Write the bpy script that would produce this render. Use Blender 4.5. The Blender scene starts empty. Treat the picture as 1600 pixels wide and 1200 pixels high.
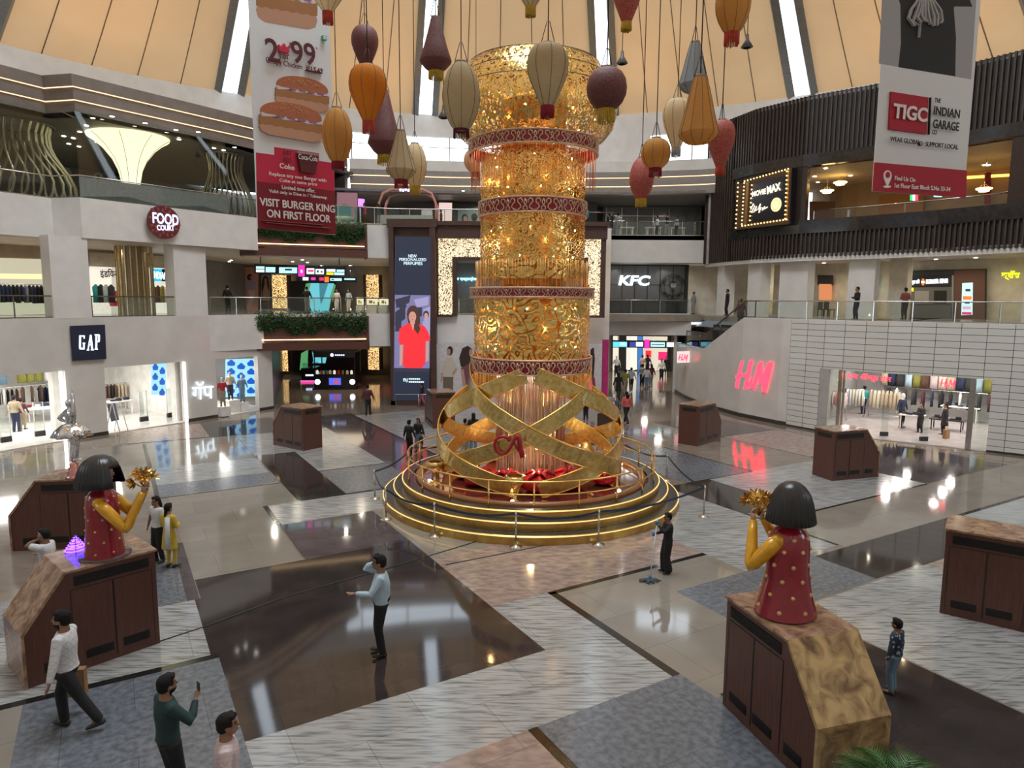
import bpy, bmesh, math, random
from mathutils import Vector, Matrix, Euler
random.seed(7)
C = bpy.context.scene.collection
sc = bpy.context.scene
# ---------------------------------------------------------------- camera
FPX = 1061.0; PIT = math.atan(131/FPX); ROLL = 0.006; EYE = 6.5
cam_d = bpy.data.cameras.new('camera'); cam = bpy.data.objects.new('camera', cam_d); C.objects.link(cam)
cam_d.sensor_fit = 'HORIZONTAL'; cam_d.sensor_width = 36.0; cam_d.lens = 36.0*FPX/1600; cam_d.clip_end = 400
fw = Vector((0, math.cos(PIT), -math.sin(PIT))); rt = Vector((1, 0, 0)); up = rt.cross(fw)
rt2 = rt*math.cos(ROLL) - up*(-math.sin(ROLL)); up2 = rt2.cross(fw)
mw = Matrix((rt2, up2, -fw)).transposed().to_4x4(); mw.translation = (0, 0, EYE); cam.matrix_world = mw
sc.camera = cam
# ---------------------------------------------------------------- world and big lights
sc.view_settings.view_transform = 'Standard'; sc.view_settings.look = 'None'
sc.view_settings.gamma = 1.0; sc.view_settings.use_curve_mapping = False
sc.view_settings.exposure = 0.40
w = bpy.data.worlds.new('overcast_sky'); sc.world = w; w.use_nodes = True
bg = w.node_tree.nodes['Background']; bg.inputs[0].default_value = (0.80, 0.90, 1.0, 1); bg.inputs[1].default_value = 3.2
def area(name, loc, size, power, col, rot=(0, 0, 0), shape='DISK', sy=None):
    l = bpy.data.lights.new(name, 'AREA'); l.shape = shape; l.size = size
    if sy: l.size_y = sy
    l.energy = power; l.color = col
    o = bpy.data.objects.new(name, l); C.objects.link(o); o.location = loc; o.rotation_euler = rot
    return o
area('oculus_skylight', (0, 19, 33), 16, 4600, (0.86, 0.94, 1.0))
RC = (0.0, 17.5)          # atrium centre
for k in range(8):        # warm cove washers below the tent rim
    a = math.radians(-20+k*31.5)
    if k in (0, 7): pass
    area('cove_washer', (RC[0]+26.5*math.cos(a), RC[1]+26.5*math.sin(a), 18.4), 7.0, 60, (1.0, 0.62, 0.26), (math.pi, 0, 0), 'DISK')

# ---------------------------------------------------------------- pixel helpers
def ray(px, py):
    a = px-800; b = 600-py
    c, s = math.cos(ROLL), math.sin(ROLL)
    return fw*FPX + rt*(a*c+b*s) + up*(-a*s+b*c)
def G(px, py, z=0.0):
    d = ray(px, py); t = (z-EYE)/d.z; return Vector((0, 0, EYE))+d*t
def D(px, py, y):
    d = ray(px, py); t = y/d.y; return Vector((0, 0, EYE))+d*t
# ---------------------------------------------------------------- materials
MATS = {}
def mat(name, col, rough=0.5, metal=0.0, emit=0.0, ecol=None, col2=None, scale=8.0, stretch=(1, 1, 1), bump=0.0, spec=0.5, alpha=None, coat=0.0, detail=4, rot=0.0, sharp=None, dist=0.0):
    if name in MATS: return MATS[name]
    m = bpy.data.materials.new(name); m.use_nodes = True; n = m.node_tree.nodes; L = m.node_tree.links
    p = n['Principled BSDF']; p.inputs['Roughness'].default_value = rough; p.inputs['Metallic'].default_value = metal
    p.inputs['Specular IOR Level'].default_value = spec; p.inputs['Coat Weight'].default_value = coat
    c1 = (*col, 1); c2 = (*(col2 or [min(1, x*0.82) for x in col]), 1)
    tc = n.new('ShaderNodeTexCoord'); mp = n.new('ShaderNodeMapping'); mp.inputs['Scale'].default_value = stretch; mp.inputs['Rotation'].default_value = (0, 0, rot)
    nz = n.new('ShaderNodeTexNoise'); nz.inputs['Scale'].default_value = scale; nz.inputs['Detail'].default_value = detail; nz.inputs['Distortion'].default_value = dist
    cr = n.new('ShaderNodeValToRGB'); lo, hi = sharp or (0.35, 0.65)
    cr.color_ramp.elements[0].position = lo; cr.color_ramp.elements[1].position = hi
    cr.color_ramp.elements[0].color = c2; cr.color_ramp.elements[1].color = c1
    L.new(tc.outputs['Object'], mp.inputs[0]); L.new(mp.outputs[0], nz.inputs['Vector']); L.new(nz.outputs['Fac'], cr.inputs[0]); L.new(cr.outputs[0], p.inputs['Base Color'])
    if bump:
        b = n.new('ShaderNodeBump'); b.inputs['Strength'].default_value = bump; b.inputs['Distance'].default_value = 0.02
        L.new(nz.outputs['Fac'], b.inputs['Height']); L.new(b.outputs[0], p.inputs['Normal'])
    if emit:
        p.inputs['Emission Color'].default_value = (*(ecol or col), 1); p.inputs['Emission Strength'].default_value = emit
    MATS[name] = m; return m
def glass(name='rail_glass', tint=(0.90, 0.94, 0.92), f=0.25):
    if name in MATS: return MATS[name]
    m = bpy.data.materials.new(name); m.use_nodes = True; n = m.node_tree.nodes; L = m.node_tree.links
    n.remove(n['Principled BSDF']); o = n['Material Output']
    t = n.new('ShaderNodeBsdfTransparent'); t.inputs[0].default_value = (*tint, 1)
    g = n.new('ShaderNodeBsdfGlossy'); g.inputs['Roughness'].default_value = 0.02
    lw = n.new('ShaderNodeLayerWeight'); lw.inputs[0].default_value = 0.5; pw = n.new('ShaderNodeMath'); pw.operation = 'POWER'; pw.inputs[1].default_value = 4.0; L.new(lw.outputs['Facing'], pw.inputs[0]); fr = n.new('ShaderNodeMath'); fr.operation = 'MULTIPLY_ADD'; fr.inputs[1].default_value = 0.7; fr.inputs[2].default_value = 0.04; L.new(pw.outputs[0], fr.inputs[0])
    mx = n.new('ShaderNodeMixShader'); L.new(fr.outputs[0], mx.inputs[0]); L.new(t.outputs[0], mx.inputs[1]); L.new(g.outputs[0], mx.inputs[2]); L.new(mx.outputs[0], o.inputs[0])
    MATS[name] = m; return m
def perforated(name, col, scale=3.0, thr=0.10, rough=0.22, stretch=(1, 1, 1), warp=0.35, petal=False):
    """gold sheet with a cut-out floral lattice"""
    m = bpy.data.materials.new(name); m.use_nodes = True; n = m.node_tree.nodes; L = m.node_tree.links
    p = n['Principled BSDF']; p.inputs['Base Color'].default_value = (*col, 1); p.inputs['Metallic'].default_value = 1; p.inputs['Roughness'].default_value = rough
    o = n['Material Output']; tc = n.new('ShaderNodeTexCoord'); mp = n.new('ShaderNodeMapping'); mp.inputs['Scale'].default_value = stretch
    nz = n.new('ShaderNodeTexNoise'); nz.inputs['Scale'].default_value = scale*0.9; nz.inputs['Detail'].default_value = 1
    mix = n.new('ShaderNodeMix'); mix.data_type = 'RGBA'; mix.inputs[0].default_value = warp*0.25
    vo = n.new('ShaderNodeTexVoronoi'); vo.feature = 'DISTANCE_TO_EDGE'; vo.inputs['Scale'].default_value = scale
    v2 = n.new('ShaderNodeTexVoronoi'); v2.feature = 'F1'; v2.inputs['Scale'].default_value = scale
    L.new(tc.outputs['Object'], mp.inputs[0]); L.new(mp.outputs[0], nz.inputs['Vector']); L.new(mp.outputs[0], mix.inputs[6]); L.new(nz.outputs['Color'], mix.inputs[7])
    L.new(mix.outputs[2], vo.inputs['Vector']); L.new(mix.outputs[2], v2.inputs['Vector'])
    a = n.new('ShaderNodeMath'); a.operation = 'GREATER_THAN'; a.inputs[1].default_value = thr; L.new(vo.outputs['Distance'], a.inputs[0])
    b = n.new('ShaderNodeMath'); b.operation = 'GREATER_THAN'; b.inputs[1].default_value = 0.17; L.new(v2.outputs['Distance'], b.inputs[0])
    c = n.new('ShaderNodeMath'); c.operation = 'MULTIPLY'; L.new(a.outputs[0], c.inputs[0]); L.new(b.outputs[0], c.inputs[1])
    if petal:   # leaves outlined by thin cuts
        q = n.new('ShaderNodeMath'); q.operation = 'PINGPONG'; q.inputs[1].default_value = thr; L.new(vo.outputs['Distance'], q.inputs[0])
        r_ = n.new('ShaderNodeMath'); r_.operation = 'LESS_THAN'; r_.inputs[1].default_value = thr*0.30; L.new(q.outputs[0], r_.inputs[0]); c = r_
    bmp = n.new('ShaderNodeBump'); bmp.inputs['Strength'].default_value = 0.8; bmp.inputs['Distance'].default_value = 0.06
    n2 = n.new('ShaderNodeTexNoise'); n2.inputs['Scale'].default_value = 5; L.new(mp.outputs[0], n2.inputs['Vector']); L.new(n2.outputs['Fac'], bmp.inputs['Height']); L.new(bmp.outputs[0], p.inputs['Normal'])
    t = n.new('ShaderNodeBsdfTransparent'); mx = n.new('ShaderNodeMixShader')
    L.new(c.outputs[0], mx.inputs[0]); L.new(p.outputs[0], mx.inputs[1]); L.new(t.outputs[0], mx.inputs[2]); L.new(mx.outputs[0], o.inputs[0])
    MATS[name] = m; return m
def cloth_pattern(name, col, col2, kind='check', scale=20.0, rough=0.85):
    if name in MATS: return MATS[name]
    m = mat(name, col, rough); n = m.node_tree.nodes; L = m.node_tree.links; p = n['Principled BSDF']
    tc = n.new('ShaderNodeTexCoord')
    if kind == 'check':
        w1 = n.new('ShaderNodeTexBrick'); w1.offset = 0; w1.inputs['Scale'].default_value = scale
        w1.inputs['Color1'].default_value = (*col, 1); w1.inputs['Color2'].default_value = (*col, 1); w1.inputs['Mortar'].default_value = (*col2, 1)
        w1.inputs['Mortar Size'].default_value = 0.05; w1.inputs['Brick Width'].default_value = 1; w1.inputs['Row Height'].default_value = 1
        mp = n.new('ShaderNodeMapping'); mp.inputs['Rotation'].default_value = (math.pi/2, 0, 0.6); L.new(tc.outputs['Object'], mp.inputs[0]); L.new(mp.outputs[0], w1.inputs['Vector'])
        L.new(w1.outputs['Color'], p.inputs['Base Color'])
    else:
        v = n.new('ShaderNodeTexVoronoi'); v.inputs['Scale'].default_value = scale; cr = n.new('ShaderNodeValToRGB')
        cr.color_ramp.interpolation = 'CONSTANT'; cr.color_ramp.elements[0].color = (*col2, 1); cr.color_ramp.elements[1].color = (*col, 1); cr.color_ramp.elements[1].position = 0.3
        L.new(tc.outputs['Object'], v.inputs['Vector']); L.new(v.outputs['Distance'], cr.inputs[0]); L.new(cr.outputs[0], p.inputs['Base Color'])
    return m
WHITE = mat('white_paint', (0.72, 0.71, 0.69), 0.45, scale=1.5, col2=(0.66, 0.65, 0.63))
GLOSSW = mat('glossy_white_panel', (0.66, 0.64, 0.61), 0.16, scale=1.0, col2=(0.60, 0.58, 0.55))
TAUPE = mat('taupe_cornice', (0.20, 0.165, 0.14), 0.5, scale=2)
GREYW = mat('grey_paint', (0.42, 0.40, 0.38), 0.5, scale=2)
DGREY = mat('dark_grey_panel', (0.10, 0.10, 0.10), 0.35, scale=2)
BLACK = mat('black_gloss', (0.012, 0.012, 0.014), 0.2)
BLK = mat('black_matt', (0.02, 0.02, 0.02), 0.6)
STEEL = mat('brushed_steel', (0.62, 0.60, 0.57), 0.25, 1.0)
DSTEEL = mat('dark_bronze_rail', (0.16, 0.13, 0.11), 0.35, 0.8)
GOLD = mat('polished_gold', (0.95, 0.66, 0.22), 0.2, 1.0, col2=(0.85, 0.55, 0.16))
WOODB = mat('brown_wood_veneer', (0.12, 0.047, 0.032), 0.38, col2=(0.075, 0.028, 0.02), scale=3, stretch=(14, 14, 0.7), sharp=(0.3, 0.7))
MARB = mat('brown_marble_top', (0.44, 0.29, 0.19), 0.14, col2=(0.13, 0.06, 0.035), scale=4.5, detail=14, sharp=(0.28, 0.68), dist=1.0)
MARB2 = mat('golden_marble_slope', (0.50, 0.34, 0.15), 0.14, col2=(0.13, 0.07, 0.03), scale=3.4, detail=15, sharp=(0.30, 0.64), dist=1.1)
GLASS = glass()
LIGHTW = mat('lit_white', (1, 1, 1), 0.5, emit=4.0, ecol=(1, 0.97, 0.92))
LAMPW = mat('lit_downlight', (1, 1, 1), 0.5, emit=14.0, ecol=(1, 0.92, 0.8))
WARML = mat('lit_warm_strip', (1, 0.8, 0.5), 0.5, emit=5.0, ecol=(1, 0.72, 0.36))
RED = mat('deep_red_paint', (0.42, 0.015, 0.03), 0.35)
# ---------------------------------------------------------------- mesh accumulator
class MB:
    def __init__(s): s.v = []; s.f = []; s.m = []; s.sm = []
    def add(s, vs, fs, mi=0, smooth=False, mx=None):
        o = len(s.v)
        s.v += [tuple(mx @ Vector(v)) if mx else tuple(v) for v in vs]
        for f in fs: s.f.append([i+o for i in f]); s.m.append(mi); s.sm.append(smooth)
        return s
    def box(s, c, size, mi=0, mx=None, rz=0.0):
        x, y, z = size[0]/2, size[1]/2, size[2]/2; R = Matrix.Translation(c) @ Matrix.Rotation(rz, 4, 'Z')
        vs = [R @ Vector((i*x, j*y, k*z)) for i in (-1, 1) for j in (-1, 1) for k in (-1, 1)]
        return s.add(vs, [(0, 1, 3, 2), (4, 6, 7, 5), (0, 4, 5, 1), (2, 3, 7, 6), (0, 2, 6, 4), (1, 5, 7, 3)], mi, False, mx)
    def prism(s, poly, z0, z1, mi=0, mx=None, cap=True):
        n = len(poly); vs = [(p[0], p[1], z0) for p in poly]+[(p[0], p[1], z1) for p in poly]
        fs = [(i, (i+1) % n, n+(i+1) % n, n+i) for i in range(n)]
        if cap: fs += [tuple(range(n-1, -1, -1)), tuple(range(n, 2*n))]
        return s.add(vs, fs, mi, False, mx)
    def tube(s, pts, r, n=8, mi=0, mx=None, closed=False, flat=None, smooth=True, cap=True):
        pts = [Vector(p) for p in pts]; N = len(pts); rr = r if isinstance(r, (list, tuple)) else [r]*N
        vs = []; fs = []; prev = None
        for i, p in enumerate(pts):
            a = pts[(i-1) % N] if closed else pts[max(i-1, 0)]; b = pts[(i+1) % N] if closed else pts[min(i+1, N-1)]
            t = (b-a); t = t.normalized() if t.length > 1e-9 else Vector((0, 0, 1))
            if prev is None:
                prev = Vector((1, 0, 0)) if abs(t.x) < 0.9 else Vector((0, 1, 0))
            e1 = (prev - t*prev.dot(t)); e1 = e1.normalized() if e1.length > 1e-6 else t.orthogonal().normalized(); e2 = t.cross(e1); prev = e1
            q = rr[i]; q = q if isinstance(q, (tuple, list)) else (q, q)
            for k in range(n):
                a_ = 2*math.pi*(k+0.5)/n; vs.append(p+e1*(q[0]*math.cos(a_))+e2*(q[1]*math.sin(a_)))
        M = N if closed else N-1
        for i in range(M):
            for k in range(n):
                j = (i+1) % N; fs.append((i*n+k, i*n+(k+1) % n, j*n+(k+1) % n, j*n+k))
        if not closed and cap: fs += [tuple(range(n-1, -1, -1)), tuple(range((N-1)*n, N*n))]
        return s.add(vs, fs, mi, smooth, mx)
    def lathe(s, prof, n=24, mi=0, mx=None, smooth=True, a0=0, a1=2*math.pi, sx=1, sy=1, rib=None, cap=False):
        full = abs(a1-a0-2*math.pi) < 1e-6; K = n if full else n+1; vs = []; fs = []
        for (r, z) in prof:
            for k in range(K):
                a = a0+(a1-a0)*k/n; q = r*(rib(a, z) if rib else 1); vs.append((q*math.cos(a)*sx, q*math.sin(a)*sy, z))
        for i in range(len(prof)-1):
            for k in range(n):
                j = (k+1) % K; fs.append((i*K+k, i*K+j, (i+1)*K+j, (i+1)*K+k))
        if full and cap:
            if prof[0][0] > 1e-4: fs.append(tuple(range(K-1, -1, -1)))
            if prof[-1][0] > 1e-4: fs.append(tuple(range((len(prof)-1)*K, len(prof)*K)))
        return s.add(vs, fs, mi, smooth, mx)
    def ball(s, c, r, mi=0, n=12, m=8, mx=None):
        rx, ry, rz = r if isinstance(r, (tuple, list)) else (r, r, r)
        vs = []; fs = []
        for i in range(m+1):
            t = math.pi*i/m
            for k in range(n): a = 2*math.pi*k/n; vs.append((c[0]+rx*math.sin(t)*math.cos(a), c[1]+ry*math.sin(t)*math.sin(a), c[2]-rz*math.cos(t)))
        for i in range(m):
            for k in range(n): fs.append((i*n+k, i*n+(k+1) % n, (i+1)*n+(k+1) % n, (i+1)*n+k))
        return s.add(vs, fs, mi, True, mx)
    def wall(s, path, z0, z1, th=0.3, mi=0, closed=False):
        """upright slab along a plan polyline, thickness to the right-hand side of travel (outwards)"""
        P = [Vector((p[0], p[1])) for p in path]; O = offset(P, th)
        n = len(P); z0s = z0 if isinstance(z0, list) else [z0]*n; z1s = z1 if isinstance(z1, list) else [z1]*n
        vs = []
        for i in range(n): vs += [(*P[i], z0s[i]), (*P[i], z1s[i]), (*O[i], z1s[i]), (*O[i], z0s[i])]
        fs = []
        for i in range(n-1):
            a = 4*i; b = a+4
            for k in range(4): fs.append((a+k, b+k, b+(k+1) % 4, a+(k+1) % 4))
        fs += [(0, 1, 2, 3), (4*n-1, 4*n-2, 4*n-3, 4*n-4)]
        return s.add(vs, fs, mi)
    def slab(s, A, B, z0, z1, mi=0):
        """floor slab between two plan polylines of equal length"""
        n = len(A); vs = []
        for i in range(n): vs += [(A[i][0], A[i][1], z0), (A[i][0], A[i][1], z1), (B[i][0], B[i][1], z1), (B[i][0], B[i][1], z0)]
        fs = []
        for i in range(n-1):
            a = 4*i; b = a+4
            for k in range(4): fs.append((a+k, b+k, b+(k+1) % 4, a+(k+1) % 4))
        fs += [(0, 1, 2, 3), (4*n-1, 4*n-2, 4*n-3, 4*n-4)]
        return s.add(vs, fs, mi)
    def mesh(s, name, mats):
        me = bpy.data.meshes.new(name); me.from_pydata(s.v, [], s.f)
        for m in (mats if isinstance(mats, (list, tuple)) else [mats]): me.materials.append(m)
        me.polygons.foreach_set('material_index', s.m); me.polygons.foreach_set('use_smooth', s.sm)
        bm = bmesh.new(); bm.from_mesh(me); bmesh.ops.recalc_face_normals(bm, faces=bm.faces); bm.to_mesh(me); bm.free()
        me.update(); return me
    def build(s, name, mats, parent=None, **kw):
        o = bpy.data.objects.new(name, s.mesh(name, mats)); C.objects.link(o)
        if parent is not None: o.parent = parent
        for k, v in kw.items(): o[k] = v
        return o
def offset(P, d):
    P = [Vector((p[0], p[1])) for p in P]; out = []
    for i in range(len(P)):
        a = P[max(i-1, 0)]; b = P[min(i+1, len(P)-1)]
        t1 = (P[i]-a).normalized() if i > 0 else (b-P[i]).normalized(); t2 = (b-P[i]).normalized() if i < len(P)-1 else t1
        n1 = Vector((-t1.y, t1.x)); n2 = Vector((-t2.y, t2.x)); nn = n1+n2; nn = nn.normalized() if nn.length > 1e-6 else n1
        k = max(0.35, nn.dot(n1)); out.append(P[i]+nn*(d/k))
    return out
def struct(o): o['kind'] = 'structure'; return o
def tag(o, label, cat, group=None, kind=None):
    o['label'] = label; o['category'] = cat
    if group: o['group'] = group
    if kind: o['kind'] = kind
    return o
def empty(name, loc, rz=0.0, label=None, cat=None, group=None):
    o = bpy.data.objects.new(name, None); C.objects.link(o); o.location = loc; o.rotation_euler = (0, 0, rz); o.empty_display_size = 0.2
    if label: tag(o, label, cat, group)
    return o
def dup(o, parent=None, loc=None, rz=None, label=None, scale=None):
    c = o.copy(); C.objects.link(c); c.parent = parent
    if loc is not None: c.location = loc
    if rz is not None: c.rotation_euler = (0, 0, rz)
    if label: c['label'] = label
    if scale: c.scale = (scale,)*3
    for ch in list(o.children): dup(ch, c)
    return c
def text(body, size, m, mx, name='lettering', parent=None, ext=0.01, bold=0.0, align='CENTER', shear=0.0, space=1.0, sx=1.0, label=None, linegap=1.0):
    cu = bpy.data.curves.new(name, 'FONT'); cu.body = body; cu.size = size; cu.align_x = align; cu.align_y = 'CENTER'; cu.extrude = ext; cu.offset = bold; cu.shear = shear; cu.space_character = space; cu.space_line = linegap
    cu.resolution_u = 3
    o = bpy.data.objects.new(name, cu); C.objects.link(o)
    dg = bpy.context.evaluated_depsgraph_get(); me = bpy.data.meshes.new_from_object(o.evaluated_get(dg)); me.name = name
    bpy.data.objects.remove(o); bpy.data.curves.remove(cu)
    me.materials.clear(); me.materials.append(m)
    me.transform(Matrix.Diagonal((sx, 1, 1, 1)))
    o = bpy.data.objects.new(name, me); C.objects.link(o)
    if parent is not None: o.parent = parent
    o.matrix_local = mx
    if label: o['label'] = label
    return o
def facing(loc, ang, tilt=0.0):
    """matrix of an upright panel: local x runs along the panel, local y is up, local z points to the viewer.  ang = plan direction of local x"""
    x = Vector((math.cos(ang), math.sin(ang), 0)); y = Vector((0, 0, 1)); z = x.cross(y)
    M = Matrix((x, y, z)).transposed().to_4x4(); M.translation = loc; return M
def line_at(path, px, z=0.0):
    """point where the sight plane of a pixel column meets a plan polyline, and the local direction angle"""
    best = None
    for i in range(len(path)-1):
        a = Vector(path[i][:2]); b = Vector(path[i+1][:2])
        lo, hi = 0.0, 1.0
        def f(t):
            p = a.lerp(b, t); v = Vector((p.x, p.y, z-EYE)); zz = v.dot(fw); return v.dot(rt)/zz*FPX*1.0 - ((px-800)) if zz > 0.1 else None
        f0, f1 = f(0), f(1)
        if f0 is None or f1 is None or f0*f1 > 0: continue
        for _ in range(30):
            m_ = (lo+hi)/2
            if f(m_)*f0 > 0: lo = m_
            else: hi = m_
        p = a.lerp(b, lo); dd = b-a; return Vector((p.x, p.y, z)), math.atan2(dd.y, dd.x)
    a, b = Vector(path[-2][:2]), Vector(path[-1][:2]); a0, b0 = Vector(path[0][:2]), Vector(path[1][:2])
    def col(p): v = Vector((p.x, p.y, z-EYE)); return 800+v.dot(rt)/v.dot(fw)*FPX
    if abs(col(b)-px) < abs(col(a0)-px): d = b-a; return Vector((b.x, b.y, z)), math.atan2(d.y, d.x)
    d = b0-a0; return Vector((a0.x, a0.y, z)), math.atan2(d.y, d.x)
# ================================================================ SHELL
LP = [(-25, 12), (-23.6, 22), (-22.3, 26.5), (-21.4, 28.6), (-20.3, 30.6), (-19.1, 32.4), (-17.2, 35.3), (-15.6, 37.8), (-14.2, 40.0)]
UP = [(-25.6, 12), (-25, 24), (-22.3, 29.7), (-21.1, 31.8), (-19.6, 31.5), (-17.4, 34.6), (-15.3, 37.5), (-14.2, 39.4)]
BL = [(-14.2, 39.6), (-7.4, 42.2)]
PO = [(-4.9, 42.4), (-2.5, 42.3), (0.5, 42.5), (3.5, 42.9), (6.2, 43.6)]
KF = [(6.2, 48.0), (13.6, 48.0)]
RP = [(11.75, 48.5), (11.7, 45.5), (12.1, 41.6), (13.0, 38.3), (14.2, 35.9), (15.6, 33.7), (17.6, 31.7), (19.6, 30.3), (21.8, 28.6), (24.5, 26.0), (27.0, 21.0), (28, 12)]
RU = [(13.3, 47.6), (13.8, 45.2), (14.7, 42.6), (16.6, 40.0), (19.0, 38.0), (21.6, 35.2), (23.8, 32.0), (26.2, 27.6), (28.5, 20), (29, 12)]
def sec(path, pxa, pxb, z=0.0):
    a, _ = line_at(path, pxa, z); b, _ = line_at(path, pxb, z); a = Vector(a[:2]); b = Vector(b[:2]); out = [a]
    acc = []
    for i in range(len(path)-1):
        p = Vector(path[i]); q = Vector(path[i+1]); acc.append((p, q))
    def par(x):
        s = 0
        for p, q in acc:
            d = q-p; t = (x-p).dot(d)/d.length_squared
            if -1e-3 <= t <= 1.001 and ((p+d*t)-x).length < 1e-3: return s+t*d.length
            s += d.length
        return s
    pa, pb = par(a), par(b); s = 0
    for p, q in acc[:-1]:
        s += (q-p).length
        if pa+1e-3 < s < pb-1e-3: out.append(q)
    out.append(b); return out
# ---------------------------------------------------------------- floor
FA = math.radians(30.6)
def marble(name, c1, c2, scale, stretch, rough, sharp, spec=0.5, slab=2.6):
    m = mat(name, c1, rough, col2=c2, scale=scale, stretch=stretch, rot=-FA, detail=8, sharp=sharp, spec=spec)
    n = m.node_tree.nodes; L = m.node_tree.links; p = n['Principled BSDF']; src = p.inputs['Base Color'].links[0].from_socket
    tc = n.new('ShaderNodeTexCoord'); mp = n.new('ShaderNodeMapping'); mp.inputs['Rotation'].default_value = (0, 0, -FA)
    br = n.new('ShaderNodeTexBrick'); br.offset = 0.5; br.inputs['Scale'].default_value = 1; br.inputs['Brick Width'].default_value = slab*0.75; br.inputs['Row Height'].default_value = slab*0.5
    br.inputs['Mortar Size'].default_value = 0.006; br.inputs['Color1'].default_value = (1, 1, 1, 1); br.inputs['Color2'].default_value = (0.86, 0.86, 0.86, 1); br.inputs['Mortar'].default_value = (0.55, 0.55, 0.55, 1)
    mx = n.new('ShaderNodeMix'); mx.data_type = 'RGBA'; mx.blend_type = 'MULTIPLY'; mx.inputs[0].default_value = 1
    L.new(tc.outputs['Object'], mp.inputs[0]); L.new(mp.outputs[0], br.inputs['Vector']); L.new(src, mx.inputs[6]); L.new(br.outputs['Color'], mx.inputs[7]); L.new(mx.outputs[2], p.inputs['Base Color'])
    return m
FM = [marble('beige_marble', (0.29, 0.265, 0.225), (0.245, 0.22, 0.185), 1.0, (1, 1, 1), 0.07, (0.3, 0.7)),
      marble('dark_marble', (0.050, 0.040, 0.038), (0.030, 0.024, 0.024), 1.2, (1, 1.6, 1), 0.06, (0.3, 0.7)),
      marble('white_streaked_marble', (0.38, 0.39, 0.385), (0.15, 0.15, 0.15), 3.0, (0.6, 6.0, 1), 0.16, (0.34, 0.54)),
      marble('blue_grey_granite', (0.17, 0.19, 0.22), (0.095, 0.108, 0.125), 9.0, (1, 1, 1), 0.22, (0.35, 0.65)),
      marble('pink_marble', (0.38, 0.29, 0.25), (0.24, 0.175, 0.15), 2.2, (1.6, 3.2, 1), 0.12, (0.35, 0.6)),
      mat('black_marble_border', (0.014, 0.014, 0.014), 0.1, scale=5),
      marble('brown_beige_marble', (0.27, 0.225, 0.185), (0.20, 0.165, 0.135), 1.4, (1, 2, 1), 0.08, (0.3, 0.7)),
      marble('purple_grey_marble', (0.105, 0.085, 0.09), (0.07, 0.058, 0.062), 1.3, (1, 1.6, 1), 0.07, (0.3, 0.7)),
      marble('pale_blue_marble', (0.42, 0.45, 0.45), (0.33, 0.36, 0.37), 2.0, (1, 4, 1), 0.14, (0.35, 0.6))]
BE, DK, WH, GR, PK, BK, BB, PU, PB = range(9)
b = MB()
b.box((0, 22, -0.05), (110, 110, 0.09), BB)
cA, sA = math.cos(FA), math.sin(FA)
def fr(u0, u1, v0, v1, mi, z=0.0):
    p = [(u0, v0), (u1, v0), (u1, v1), (u0, v1)]
    b.prism([(u*cA-v*sA, u*sA+v*cA) for u, v in p], -0.004, z, mi)
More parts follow.
